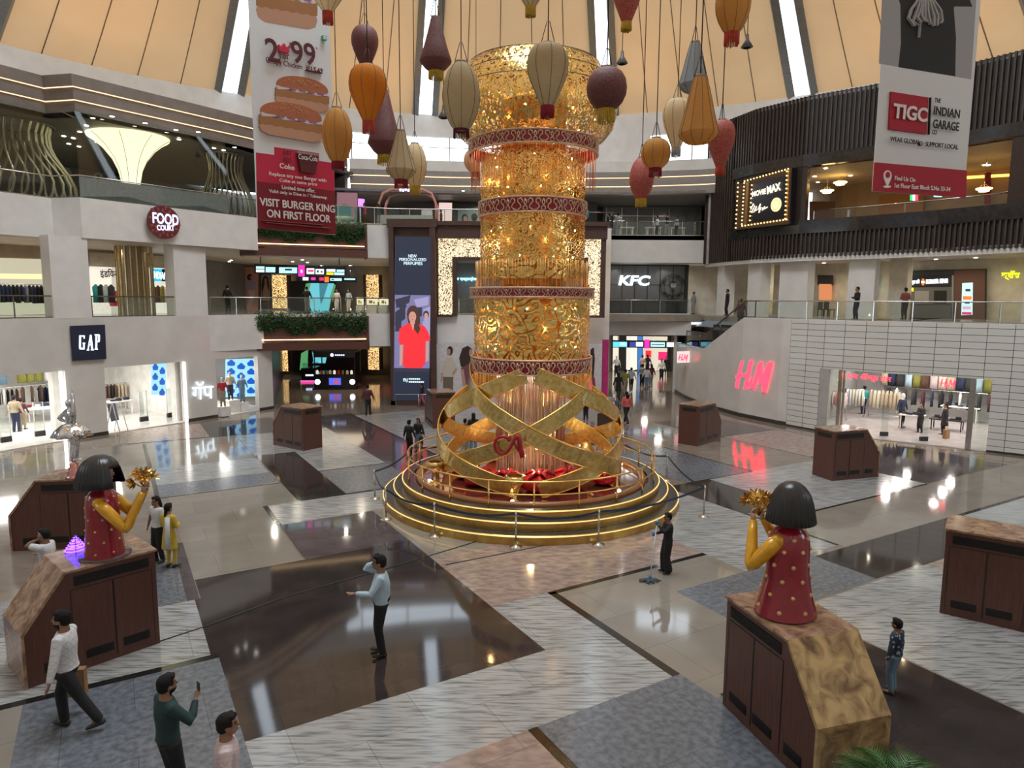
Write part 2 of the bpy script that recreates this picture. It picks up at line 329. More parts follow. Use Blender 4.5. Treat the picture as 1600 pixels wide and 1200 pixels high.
patches = [
 (-8, 30, -4, 16, BB), (1.37, 6.68, 10.0, 16.75, DK), (3.9, 6.68, 16.75, 19.72, PU), (1.33, 3.84, 16.75, 21.85, BE), (1.33, 4.93, 21.85, 24.4, BE),
 (3.82, 3.97, 19.78, 21.85, BK), (3.97, 9.5, 19.78, 21.85, WH), (4.93, 6.53, 21.95, 29.3, DK), (4.93, 9.3, 21.85, 21.95, BK), (6.53, 9.2, 22.0, 25.42, GR),
 (6.53, 9.2, 25.42, 34.2, WH), (6.53, 9.2, 25.40, 25.48, BK), (4.9, 6.53, 29.3, 34.0, WH), (9.2, 11.5, 22, 37.8, PU), (11.5, 11.6, 22, 37.8, BK), (11.6, 19, 27.5, 37, WH), (11.6, 17.6, 20, 27.4, PK),
 (1.1, 4.93, 24.45, 26.2, GR), (1.1, 4.93, 24.40, 24.46, BK), (1.1, 4.85, 26.2, 28.9, WH), (1.1, 4.85, 28.9, 34.1, BE), (0.4, 3.77, 34.5, 38.4, PK), (0.4, 3.77, 34.4, 34.5, BK), (3.77, 7.4, 34.3, 38.6, DK),
 (-6, 0.7, 17.2, 24, BB), (-8, 1.0, 24.1, 34, BE), (0.95, 1.1, 24, 34, BK),
 (-1.55, 1.37, 6.0, 12.75, GR), (-9, -1.55, 3, 12.75, BE), (-9, 1.37, 12.75, 12.92, BK), (-9, 1.25, 12.92, 15.6, WH), (-9, 1.25, 15.6, 17.5, GR), (0.3, 1.1, 17.5, 19.4, GR), (1.1, 1.35, 15.6, 19.6, PU), (1.25, 1.37, 12.92, 15.6, DK),
 (1.37, 8.1, 8.14, 10.0, WH), (6.68, 8.1, 8.14, 12.15, WH), (8.1, 8.28, 8.14, 12.05, BK), (8.1, 12.95, 11.95, 12.1, BK), (8.28, 10.65, 7.3, 11.95, BE), (10.65, 12.95, 10.7, 11.95, BE),
 (6.68, 13.0, 12.1, 19.78, PK), (6.68, 8.3, 15.2, 19.78, BE), (5.3, 8.28, 3, 8.14, GR), (8.28, 11, 3, 7.3, GR), (5.13, 5.3, 3, 8.14, BK), (1.4, 5.13, 3, 8.14, PK),
 (10.65, 15.3, 8.85, 10.7, GR), (10.65, 12.2, 7.4, 8.85, GR), (12.95, 16.5, 10.7, 21.9, WH), (16.5, 16.62, 10.7, 13.8, BK), (16.62, 18.65, 10.55, 13.75, BE), (16.5, 18.65, 13.8, 17.3, DK), (15.3, 30, 8.85, 10.5, DK), (18.65, 34, 10.5, 12.88, BE),
 (18.65, 25.1, 12.88, 12.98, BK), (18.68, 25.1, 12.98, 17.3, WH), (17.6, 21.0, 17.3, 22.2, GR), (21.0, 21.1, 17.3, 22.2, BK), (17.6, 21.0, 17.26, 17.33, BK), (21.1, 25.1, 17.3, 24.2, BB), (25.1, 31, 12.98, 15.75, PU), (25.1, 31, 15.75, 17.8, DK),
 (25.15, 29.1, 17.8, 22.6, PK), (25.1, 25.2, 17.3, 24, BK), (25, 29, 22.7, 27.2, PU), (25.1, 29.1, 22.58, 22.68, BK),
 (12.25, 17.2, 3.0, 8.78, WH), (17.2, 19.5, 7.0, 8.75, PK), (17.1, 22.5, 8.75, 8.85, BK), (8.4, 12.2, 2.0, 7.35, DK), (22.3, 30, 7.8, 10.35, PB), (13, 17.6, 22, 27, BB)]
for i, (u0, u1, v0, v1, mi) in enumerate(patches): fr(u0, u1, v0, v1, mi, 0.0002+0.00004*i if mi != BK else 0.0045)
struct(b.build('floor', FM))
# corridor floors beyond the atrium (glossier beige)
# ---------------------------------------------------------------- left wing, ground floor
WB = mat('wall_base_dark', (0.05, 0.045, 0.04), 0.3)
b = MB()
secs = [sec(LP, 110, 170), sec(LP, 292, 341), sec(LP, 406, 436)]
zop = 3.2
b.wall(LP, zop, 5.6, 0.35, 0)
for s_ in secs: b.wall(s_, 0, zop, 0.35, 0)
struct(b.build('wall_left', [GLOSSW]))
b = MB()
for s_ in secs: b.wall(offset(s_, -0.03), 0, 0.16, 0.05, 0)
struct(b.build('baseboard_left', [WB]))
# shop shells: white floor, ceiling, back
SHOPF = mat('shop_floor_white', (0.62, 0.60, 0.56), 0.15, scale=2)
SHOPW = mat('shop_wall_white', (0.78, 0.76, 0.72), 0.5, scale=2)
PANEL = mat('lit_ceiling_panel', (1, 1, 1), 0.5, emit=7.0, ecol=(1, 0.97, 0.90))
SHOPD = mat('shop_ceiling_dark', (0.035, 0.033, 0.032), 0.5)
b = MB(); LO = offset(LP, 9.0)
b.slab(LP, LO, -0.02, 0.035, 0); struct(b.build('floor', [SHOPF]))
b = MB(); b.slab(offset(LP, 0.36), LO, 3.45, 3.6, 0); struct(b.build('ceiling', [SHOPW]))
b = MB(); b.wall(LO, 0, 3.5, 0.3, 0)
dv = sec(LP, 292, 341); t_ = (dv[-1]-dv[0]).normalized(); nn = Vector((-t_.y, t_.x)); mid_ = (dv[0]+dv[-1])/2
b.wall([mid_+nn*.3, mid_+nn*9], 0, 3.5, 0.2, 0)
struct(b.build('wall_back', [SHOPW]))
# ---------------------------------------------------------------- slabs
UPO = [(-41, 12), (-40, 24), (-34, 38), (-32, 41), (-29.5, 44), (-27, 47), (-24, 51), (-22, 56)]
def ring_slab(name, path, depth, z0, z1, m, outer=None):
    b = MB(); b.slab(offset(path, 0.25), outer or offset(path, depth), z0, z1, 0); return struct(b.build(name, [m]))
CEIL = mat('ceiling_plaster', (0.70, 0.66, 0.60), 0.6, scale=1)
CORF = mat('corridor_floor', (0.36, 0.31, 0.25), 0.12, scale=2)
LB = LP[:-1]+[(-14.2, 39.6), (-7.4, 42.2)]
ring_slab('floor', LB, 14, 5.1, 5.58, CORF)
ring_slab('ceiling', UP[:-1]+[(-14.2, 39.6), (-7.4, 42.2)], 14, 9.2, 9.35, CEIL, UPO[:-1]+[(-22, 57), (-6.5, 58)])
ring_slab('floor', UP[:-1]+[(-14.2, 39.6), (-7.4, 42.2)], 16, 10.7, 11.0, CORF, UPO[:-1]+[(-22, 57), (-6.5, 60)])
ring_slab('ceiling', UP[:-1]+[(-14.2, 39.6), (-10.5, 46.8)], 16, 14.8, 14.95, mat('food_court_ceiling', (0.16, 0.15, 0.13), 0.6), UPO[:-1]+[(-22, 54), (-16, 58)])
# corridor at back left: soffit at 3.6
b = MB(); b.slab([(-14.2, 39.9), (-7.4, 42.4)], [(-18, 58), (-6.5, 60)], 3.62, 5.1, 0); struct(b.build('ceiling', [CEIL]))
b = MB(); b.slab([(-7.4, 42.3), (13.6, 48.2)], [(-6.5, 60), (16, 62)], 5.1, 5.58, 0); struct(b.build('floor', [CORF]))
b = MB(); b.slab([(-7.4, 42.5), (-4.9, 42.7), (6.2, 44), (6.21, 48.2), (14.5, 48.2)], [(-6.5, 60), (-4, 61), (6, 62), (6.1, 62), (18, 62)], 9.2, 9.35, 0); struct(b.build('ceiling', [CEIL]))
b = MB(); b.slab([(-7.4, 42.3), (-4.9, 42.7), (6.2, 44), (6.21, 48.0), (14.5, 48.0)], [(-6.5, 60), (-4, 61), (6, 62), (6.1, 62), (18, 62)], 10.7, 11.0, 0); struct(b.build('floor', [CORF]))
b = MB(); b.slab([(6.2, 48.1), (11.7, 48.1)], [(8, 72), (20, 72)], 4.1, 4.3, 0); struct(b.build('ceiling', [CEIL]))
# fascias
b = MB()
b.wall(sec(LP, 326, 380, 5.0)[:1]+[(-14.2, 39.6)], 3.62, 5.6, 0.3, 0); b.wall(BL, 3.62, 5.62, 0.35, 0)
b.wall(UP[:-1]+[(-14.35, 38.9)], 9.2, 11.0, 0.4, 0); b.wall([(-14.2, 39.55), (-7.4, 42.2)], 9.0, 10.95, 0.35, 0)
b.wall([(6.2, 48.0), (12.6, 48.0)], 4.1, 5.62, 0.3, 0); b.wall([(6.2, 48.0), (13.9, 48.0)], 9.15, 11.0, 0.35, 0)
struct(b.build('trim_1', [WHITE]))
# left first-floor piers
for a_, c_ in ((79, 139), (272, 322)):
    p0, an = line_at(LP, a_, 7.4); p1, _ = line_at(LP, c_, 7.4); b = MB(); q = offset([p0, p1], 0.85)
    b.prism([p0[:2], p1[:2], q[1][:2], q[0][:2]], 5.55, 9.25); struct(b.build('wall_left', [WHITE]))
# ---------------------------------------------------------------- centre: poster wall, portal
b = MB(); b.wall(PO, 0, 5.55, 0.5, 0); b.wall([(6.2, 43.6), (6.2, 48.2)], 0, 11.0, 0.5, 0); struct(b.build('wall_back', [WHITE]))
b = MB(); b.wall([(-4.9, 42.4), (-5.2, 47)], 0, 11, 0.3, 0); struct(b.build('wall_back', [WHITE]))
# ---------------------------------------------------------------- right wing ground floor
b = MB()
H1 = sec(RP, 1100, 1234); 
# profile of the wall top: stair rises from z 3.5 to 5.6
def ztop(p):
    x, _y = p; 
    return 3.55 if _y > 42.3 else (5.6 if _y < 38.4 else 3.55+(42.3-_y)/3.9*2.05)
RPd = []
for i in range(len(RP)-1):
    a = Vector(RP[i]); c = Vector(RP[i+1])
    for k in range(4): RPd.append(a.lerp(c, k/4))
RPd.append(Vector(RP[-1]))
i0 = 0
p1280, _ = line_at(RP, 1280, 1.6); p1548, _ = line_at(RP, 1546, 1.6)
def before(p): return p.y > p1280.y
A_ = [p for p in RPd if p.y > p1280.y+0.1]+[Vector(p1280[:2])]
B_ = [Vector(p1280[:2])]+[p for p in RPd if p1548.y+0.1 < p.y < p1280.y-0.1]+[Vector(p1548[:2])]
D_ = [Vector(p1548[:2])]+[p for p in RPd if p.y < p1548.y-0.1]
b.wall(A_, 0, [ztop(p) for p in A_], 0.35, 0); b.wall(B_, 3.2, 5.6, 0.35, 0); b.wall(D_, 0, 5.6, 0.35, 0)
# grid-tiled part
TILEW = mat('white_cladding_tiles', (0.64, 0.635, 0.60), 0.13, scale=1)
def tile_mat(m):
    n = m.node_tree.nodes; L = m.node_tree.links; p = n['Principled BSDF']
    tc = n.new('ShaderNodeUVMap'); br = n.new('ShaderNodeTexBrick'); br.offset = 0; br.inputs['Scale'].default_value = 1
    br.inputs['Brick Width'].default_value = 0.95; br.inputs['Row Height'].default_value = 0.30; br.inputs['Mortar Size'].default_value = 0.012
    br.inputs['Color1'].default_value = (0.66, 0.655, 0.62, 1); br.inputs['Color2'].default_value = (0.60, 0.60, 0.57, 1); br.inputs['Mortar'].default_value = (0.06, 0.06, 0.06, 1)
    L.new(tc.outputs[0], br.inputs['Vector']); L.new(br.outputs['Color'], p.inputs['Base Color'])
tile_mat(TILEW)
struct(b.build('wall_right', [GLOSSW]))
def tiled(path, z0, z1, th=0.04):
    P = [Vector(p[:2]) for p in path]; P = offset(P, -th); s_ = 0; vs = []; uv = []
    for i, p in enumerate(P):
        if i: s_ += (p-P[i-1]).length
        vs += [(p.x, p.y, z0), (p.x, p.y, z1)]; uv += [(s_, z0), (s_, z1)]
    return vs, uv
def tiled_obj(parts):
    me = bpy.data.meshes.new('wall_right'); V = []; F = []; U = []
    for path, z0, z1, s0 in parts:
        vs, uv = tiled(path, z0, z1); o = len(V); V += vs; U += [(u+s0, v) for u, v in uv]
        F += [(o+2*i, o+2*i+2, o+2*i+3, o+2*i+1) for i in range(len(vs)//2-1)]
    me.from_pydata(V, [], F); l = me.uv_layers.new(name='UVMap')
    for lp in me.loops: l.data[lp.index].uv = U[lp.vertex_index]
    me.materials.append(TILEW); o = bpy.data.objects.new('wall_right', me); C.objects.link(o)
    md = o.modifiers.new('solid', 'SOLIDIFY'); md.thickness = 0.035; md.offset = 1
    return struct(o)
p1234, _ = line_at(RP, 1234, 3)
T1 = [Vector(p1234[:2])]+[p for p in RPd if p1280.y+0.1 < p.y < p1234.y-0.1]+[Vector(p1280[:2])]
l1 = sum((T1[i+1]-T1[i]).length for i in range(len(T1)-1)); l2 = sum((B_[i+1]-B_[i]).length for i in range(len(B_)-1))
tiled_obj([(T1, 0.1, 5.6, 0), (B_, 3.2, 5.6, l1), (D_, 0.1, 5.6, l1+l2)])
b = MB(); b.wall(offset(A_, -0.05), 0, 0.2, 0.04); b.wall(offset(D_, -0.05), 0, 0.2, 0.04); struct(b.build('baseboard_right', [WB]))
b = MB(); q_ = (Vector(p1548[:2])-Vector(p1280[:2])).normalized(); q2_ = Vector((-q_.y, q_.x)); b.prism(list(B_)+[B_[-1]+q_*3.2+q2_*.5, B_[-1]+q_*3.2+q2_*10, B_[0]-q_*.7+q2_*10, B_[0]-q_*.6+q2_*.5], -0.02, 0.03, 0); struct(b.build('floor', [mat('hm_floor', (0.40, 0.36, 0.35), 0.2, scale=2)]))
HI = [offset([p1280, p1548], 0.5)[0]]
b = MB(); SB = offset([p1280, p1548], 9.5); t_ = (Vector(p1548[:2])-Vector(p1280[:2])).normalized(); nn = Vector((-t_.y, t_.x))
HA = Vector(p1280[:2])-t_*0.5+nn*0.45; HB = Vector(p1548[:2])+t_*3+nn*0.4
HT, HN = t_.copy(), nn.copy()
b.wall([HA, HA+nn*9, HB+nn*9, HB][::-1], 0, 3.4, -0.2, 0); struct(b.build('wall_back', [mat('hm_wall', (0.30, 0.29, 0.28), 0.5, scale=2)]))
b = MB(); b.prism([HA, HB, HB+nn*9, HA+nn*9], 3.3, 3.5); struct(b.build('ceiling', [mat('hm_ceiling', (0.15, 0.15, 0.15), 0.5)]))
b = MB(); b.wall([(-46, -16), (-46, 76), (49, 76), (49, -16)], 0, 15.4, .3, 0); struct(b.build('wall_back', [mat('sky_block_grey', (.10, .10, .10), .7)]))  # unseen outer box, added to keep sky light from leaking in
b = MB(); b.prism([(13.3, 48.4), (13.7, 44.5), (15.1, 41), (16.4, 38), (18.9, 33.8), (24.2, 29), (30, 20), (45, 20), (45, 65), (13.3, 65)], 5.2, 5.5); struct(b.build('floor', [CORF]))
# right first floor slab, soffit, L2 slab
RS = [(11.9, 48.0)]+[tuple(p) for p in RPd if 28 < p.y < 38.4]+[(24.5, 26.0), (27.0, 21.0), (28, 12)]
RS2 = [tuple(p) for p in RPd if p.y < 38.4]
b = MB(); b.slab(offset(RS2, .3), offset(RS2, 15), 5.1, 5.58, 0); struct(b.build('floor', [CORF]))
b = MB(); b.wall(offset(RS2, .06), 5.1, 5.615, 0.3); struct(b.build('trim_2', [WHITE]))
ring_slab('ceiling', RU, 13, 9.0, 9.15, CEIL)
b = MB(); b.wall(RU, 8.85, 9.25, 0.5); struct(b.build('trim_3', [WHITE]))
ring_slab('floor', RU, 13, 10.6, 10.95, CORF)
ring_slab('ceiling', RU, 13, 14.15, 14.3, mat('cinema_ceiling', (0.55, 0.45, 0.34), 0.6))
# ---------------------------------------------------------------- louvre volume
LOUV = mat('dark_louvre', (0.055, 0.038, 0.03), 0.5, col2=(0.04, 0.027, 0.021), scale=3)
LOUB = mat('louvre_backing', (0.018, 0.014, 0.012), 0.6)
def resample(path, step):
    P = [Vector(p[:2]) for p in path]; out = []; 
    L_ = [0]
    for i in range(1, len(P)): L_.append(L_[-1]+(P[i]-P[i-1]).length)
    n = max(1, int(L_[-1]/step))
    for k in range(n+1):
        s_ = L_[-1]*k/n; i = 0
        while i < len(P)-2 and L_[i+1] < s_: i += 1
        t = (s_-L_[i])/max(1e-6, L_[i+1]-L_[i]); d = P[i+1]-P[i]; out.append((P[i].lerp(P[i+1], t), math.atan2(d.y, d.x)))
    return out
LTOP = 18.0
cin0, _ = line_at(RU, 1144, 12.5); cin1, _ = line_at(RU, 1259, 12.5); cin2, _ = line_at(RU, 1577, 12.5)
RUv = [Vector(p) for p in RU]
def between(a, c, path=RUv): return [Vector(a[:2])]+[p for p in path if c.y+0.05 < p.y < a.y-0.05]+[Vector(c[:2])]
start = Vector((13.3, 47.6, 0)); endp = Vector((29, 12, 0))
b = MB()
b.wall(between(start, cin0), 9.1, LTOP, 0.3, 1)
b.wall(between(cin0, endp), 9.1, 10.4, 0.3, 1); b.wall(between(cin0, endp), 14.8, LTOP, 0.3, 1)
def louvres(path, z0, z1):
    for p, an in resample(path, 0.24): b.box((p.x+0.06*math.sin(an), p.y-0.06*math.cos(an), (z0+z1)/2), (0.085, 0.16, z1-z0), 0, rz=an)
louvres(between(start, cin0), 9.05, LTOP); louvres(between(cin0, endp), 9.05, 10.4); louvres(between(cin0, endp), 14.8, LTOP)
struct(b.build('wall_right', [LOUV, LOUB]))
GRAN = mat('black_granite', (0.03, 0.03, 0.032), 0.12, col2=(0.015, 0.015, 0.016), scale=4)
b = MB()
b.wall(offset(between(cin0, endp), -0.16), 10.4, 11.15, 0.6, 0); b.wall(offset(between(cin0, endp), -0.16), 14.15, 14.8, 0.6, 0)
q0, an0 = line_at(RU, 1147, 12.6); q1, an1 = line_at(RU, 1234, 12.6)
b.wall(offset(between(q0, q1), -0.05), 11.1, 14.2, 0.4, 0)
q2, _ = line_at(RU, 1236, 12.6); q3, _ = line_at(RU, 1259, 12.6); q4, _ = line_at(RU, 1577, 12.6); 
struct(b.build('trim_4', [GRAN]))
b = MB(); b.wall(offset(between(q2, q3), -0.1), 11.1, 14.2, 0.5, 0); b.wall(offset(between(q4, endp), -0.1), 11.1, 14.2, 0.5, 0)
struct(b.build('wall_right', [mat('dark_brown_pier', (0.035, 0.02, 0.018), 0.25)]))
b = MB(); b.wall(offset(RU, 8), 11, 14.2, 0.3); struct(b.build('wall_right', [mat('cinema_wall', (0.34, 0.23, 0.13), 0.5, scale=1)]))
# ---------------------------------------------------------------- right first-floor piers and back wall
CREAM = mat('cream_wall', (0.62, 0.57, 0.46), 0.5, scale=2)
b = MB(); b.wall([(12.8, 50.0)]+offset(RU[1:], 7.0), 5.55, 9.05, 0.3); struct(b.build('wall_right', [CREAM]))
for a_, c_, m_, dd in ((1112, 1122, WHITE, .6), (1158, 1178, WHITE, .8), (1208, 1252, WHITE, 1.0), (1318, 1360, WHITE, 1.0), (1369, 1398, CREAM, 3.0), (1590, 1640, WHITE, 1.0)):
    r0, an = line_at(RU, a_, 7.4); r1, _ = line_at(RU, c_, 7.4); r0 = offset([r0, r1], dd*0.6); r1_ = offset([r0[0], r0[1]], 0.8); b = MB()
    b.prism([r0[0], r0[1], r1_[1], r1_[0]], 5.55, 9.05); struct(b.build('wall_right', [m_]))
# ---------------------------------------------------------------- cornices at the third level, windows strip, rim wall
b = MB(); CW = UP[:-1]+[(-14.35, 38.9), (-13.4, 41.5), (-12.4, 44.6), (-11, 47.0)]
CB = [(-11, 47.0), (-4.3, 47.8), (3, 48.0), (8, 47.6), (12.4, 46.6), (13.4, 46.2)]
for k, (z0, z1, d) in enumerate(((14.8, 15.3, 0.32), (15.33, 15.83, 0.16), (15.86, 16.35, 0.0))): b.wall(offset(CW, d), z0, z1, 0.8, 0)
struct(b.build('trim_5', [TAUPE]))
b = MB(); [b.wall(offset(CB, d), z0, z1, 0.8, 0) for z0, z1, d in ((13.7, 14.25, 0.30), (14.29, 14.8, 0.15), (14.84, 15.2, 0.0))]; struct(b.build('trim_6', [mat('grey_cornice', (0.30, 0.28, 0.26), 0.5)]))
b = MB(); b.wall(offset(CB, 0.25), 14.25, 14.29, 0.2, 0); b.wall(offset(CB, 0.1), 14.8, 14.84, 0.2, 0); b.wall(offset(CW, 0.28), 15.3, 15.33, 0.2, 0); b.wall(offset(CW, 0.12), 15.83, 15.86, 0.2, 0)
struct(b.build('trim_7', [mat('warm_cove_line', (1, .8, .6), emit=1.6, ecol=(1, 0.66, 0.38))]))
b = MB(); b.wall(offset(CB, 0.1), 15.2, 15.9, 0.6, 0); struct(b.build('trim_8', [WHITE]))
RR = 32.8; RZ = 19.0
def circ(a0, a1, r, n=24): return [(RC[0]+r*math.cos(math.radians(a0+(a1-a0)*k/n)), RC[1]+r*math.sin(math.radians(a0+(a1-a0)*k/n))) for k in range(n+1)]
b = MB()
b.wall(circ(205, 112, 31.9), 15.5, RZ+0.2, 0.4, 0); b.wall(circ(112, 62, 31.9), 17.75, RZ+0.2, 0.4, 0); b.wall(circ(62, -25, 31.9), 17.2, RZ+0.2, 0.4, 0)
b.wall(circ(84.5, 73, 31.9, 4), 14, 17.8, 0.4, 0)
b.wall(circ(335, 205, 30.5, 40), 0, RZ+0.2, 0.4, 0)  # unseen wall behind the camera, added to block the sky
struct(b.build('wall_back', [WHITE]))
b = MB(); b.slab(offset(CB, 0.3), offset(CB, 3.2), 15.6, 15.8, 0); b.slab(offset(CW, 0.3), offset(CW, 8), 15.9, 16.1, 0); struct(b.build('ceiling', [WHITE]))
b = MB(); b.slab(RU, offset(RU, 9), 17.8, 17.95, 0); struct(b.build('ceiling', [WHITE]))
b = MB()
for a_ in range(62, 113, 6):
    if 73 < a_ < 84: continue
    b.box((RC[0]+32*math.cos(math.radians(a_)), RC[1]+32*math.sin(math.radians(a_)), 16.75), (0.08, 0.08, 2.0), 0)
b.wall(circ(112, 84.5, 31.95, 8), 17.0, 17.05, 0.06); struct(b.build('window_1', [GREYW]))
# ---------------------------------------------------------------- tent roof
def fabric():
    m = bpy.data.materials.new('tent_fabric'); m.use_nodes = True; n = m.node_tree.nodes; L = m.node_tree.links; n.remove(n['Principled BSDF'])
    d = n.new('ShaderNodeBsdfDiffuse'); t = n.new('ShaderNodeBsdfTranslucent'); mx = n.new('ShaderNodeMixShader'); mx.inputs[0].default_value = 0.17
    tc = n.new('ShaderNodeTexCoord'); nz = n.new('ShaderNodeTexNoise'); nz.inputs['Scale'].default_value = 0.35; cr = n.new('ShaderNodeValToRGB')
    cr.color_ramp.elements[0].color = (0.55, 0.345, 0.18, 1); cr.color_ramp.elements[1].color = (0.62, 0.42, 0.235, 1)
    L.new(tc.outputs['Object'], nz.inputs['Vector']); L.new(nz.outputs['Fac'], cr.inputs[0])
    for s_ in (d, t): L.new(cr.outputs[0], s_.inputs[0])
    L.new(d.outputs[0], mx.inputs[1]); L.new(t.outputs[0], mx.inputs[2]); L.new(mx.outputs[0], n['Material Output'].inputs[0]); return m
FAB = fabric(); SEAM = mat('roof_seam', (0.22, 0.15, 0.10), 0.7)
RIB = mat('roof_rib_steel', (0.20, 0.21, 0.21), 0.4, 0.3)
def roofz(r): t = 1-r/RR; return RZ+22.0*t+3.0*t*t
def rpt(a, r, bulge=0.0): return Vector((RC[0]+r*math.cos(a), RC[1]+r*math.sin(a), roofz(r)+bulge))
panels = MB(); seams = MB(); ribs = MB()
A0 = math.radians(78.5); STEP = math.radians(22.5); GAP = math.radians(0.85)
for k in range(16):
    a0 = A0+k*STEP+GAP; a1 = A0+(k+1)*STEP-GAP; NA = 10; NR = 10; vs = []
    for j in range(NR+1):
        r = RR-(RR-7.0)*j/NR
        for i in range(NA+1):
            t = i/NA; vs.append(rpt(a0+(a1-a0)*t, r, -0.9*math.sin(math.pi*t)*math.sin(math.pi*min(1, (j+0.7)/NR))))
    panels.add(vs, [(j*(NA+1)+i, j*(NA+1)+i+1, (j+1)*(NA+1)+i+1, (j+1)*(NA+1)+i) for j in range(NR) for i in range(NA)], 0, True)
    for i in (2, 4, 6, 8): seams.tube([vs[j*(NA+1)+i]+Vector((0, 0, -0.03)) for j in range(NR+1)], 0.035, 4)
    seams.tube([vs[i]+Vector((0, 0, 0)) for i in range(NA+1)], 0.14, 6)
    for sgn in (-1, 1):
        aa = A0+k*STEP+sgn*GAP*1.1; side = Vector((-math.sin(aa), math.cos(aa), 0))
        ribs.tube([rpt(aa, RR-(RR-7)*j/8)+Vector((0, 0, -0.25))+side*sgn*0.15 for j in range(9)], 0.3, 4, smooth=False)
struct(panels.build('ceiling', [FAB])); struct(seams.build('trim_9', [SEAM])); struct(ribs.build('trim_10', [RIB]))
b = MB(); b.tube([rpt(2*math.pi*k/48, 7.0) for k in range(48)], 0.4, 6, closed=True); struct(b.build('trim_11', [RIB]))
b = MB(); b.prism([(RC[0]+a*1.5, RC[1]+c*1.5) for a, c in [(0, 0)]] and [tuple(rpt(2*math.pi*k/32, 6.9)[:2]) for k in range(32)], roofz(7)+0.1, roofz(7)+0.2)
struct(b.build('window_2', [glass('oculus_glass', (0.95, 0.97, 1.0))]))
# ================================================================ FLAT ARTWORK HELPERS (for things that are flat: banners, signs, screens)
def plane_pt(M, px, py):
    Mi = M.inverted(); o = Mi @ Vector((0, 0, EYE)); d = (Mi.to_3x3() @ ray(px, py)); t = -o.z/d.z; q = o+d*t; return Vector((q.x, q.y))
def ptext(M, body, a, b_, hpx, m, parent=None, name='lettering', layer=0.012, bold=0.0, rel=None, ext=0.004, label=None):
    A = plane_pt(M, *a); B = plane_pt(M, *b_); w_ = (B-A).length; mid = (A+B)/2
    up_ = plane_pt(M, (a[0]+b_[0])/2, (a[1]+b_[1])/2-hpx/2); dn = plane_pt(M, (a[0]+b_[0])/2, (a[1]+b_[1])/2+hpx/2); h_ = abs(up_.y-dn.y)
    o = text(body, 1.0, m, Matrix.Identity(4), name, None, ext/1.0, bold)
    xs = [v.co.x for v in o.data.vertices]; ys = [v.co.y for v in o.data.vertices]
    if not xs: return o
    cx, cy = (max(xs)+min(xs))/2, (max(ys)+min(ys))/2; sx, sy = w_/(max(xs)-min(xs)), h_/(max(ys)-min(ys))
    o.data.transform(Matrix.Diagonal((sx, sy, 1, 1)) @ Matrix.Translation((-cx, -cy, 0)))
    ang = math.atan2(B.y-A.y, B.x-A.x)
    loc = M @ Matrix.Translation((mid.x, mid.y, layer)) @ Matrix.Rotation(ang, 4, 'Z')
    if parent is not None: o.parent = parent; o.matrix_parent_inverse = Matrix.Identity(4); o.matrix_local = parent.matrix_world.inverted() @ loc if False else rel_to(parent, loc)
    else: o.matrix_world = loc
    if label: o['label'] = label
    return o
def rel_to(parent, loc):
    P = Matrix.Translation(parent.location) @ parent.rotation_euler.to_matrix().to_4x4()
    if parent.parent: 
        q = parent.parent; P = Matrix.Translation(q.location) @ q.rotation_euler.to_matrix().to_4x4() @ P
    return P.inverted() @ loc
class Art:
    """polygons lying on a panel"""
    def __init__(s, M): s.M = M; s.b = MB(); s.mats = []; s.k = 0
    def idx(s, m):
        if m not in s.mats: s.mats.append(m)
        return s.mats.index(m)
    def poly(s, pts, m, layer=None, local=False):
        s.k += 1; z = layer if layer is not None else 0.002+0.0006*s.k
        P = pts if local else [plane_pt(s.M, *p) for p in pts]
        s.b.prism([(p[0], p[1]) for p in P], 0, z, s.idx(m)); return s
    def oval(s, cx, cy, rx, ry, m, n=20, rot=0, local=False, layer=None, a0=0, a1=360):
        pts = []
        for i in range(n+(0 if a1-a0 == 360 else 1)):
            a = math.radians(a0+(a1-a0)*i/n); x, y = rx*math.cos(a), ry*math.sin(a); pts.append((cx+x*math.cos(rot)-y*math.sin(rot), cy+x*math.sin(rot)+y*math.cos(rot)))
        return s.poly(pts, m, layer, local)
    def build(s, name, parent=None):
        o = s.b.build(name, s.mats)
        if parent is not None: o.parent = parent; o.matrix_local = rel_to(parent, s.M)
        else: o.matrix_world = s.M
        return o
def panelM(p0, p1, z=0.0):
    an = math.atan2(p1[1]-p0[1], p1[0]-p0[0]); return facing(Vector((p0[0], p0[1], z)), an)
def flat(name, col, rough=0.7): return mat('print_'+name, col, rough, scale=30, col2=[c*0.95 for c in col])
def lit(name, col, s_=1.0): return mat('lit_'+name, (0.02, 0.02, 0.02), 0.4, emit=s_, ecol=col)
BROWNT = flat('brown', (0.10, 0.012, 0.014)); RED1 = flat('red', (0.55, 0.02, 0.06)); RED2 = flat('dark_red', (0.22, 0.008, 0.018)); BANW = flat('banner_white', (0.72, 0.74, 0.76)); WHT = flat('white', (0.80, 0.79, 0.77)); BLKP = flat('black', (0.012, 0.012, 0.012))
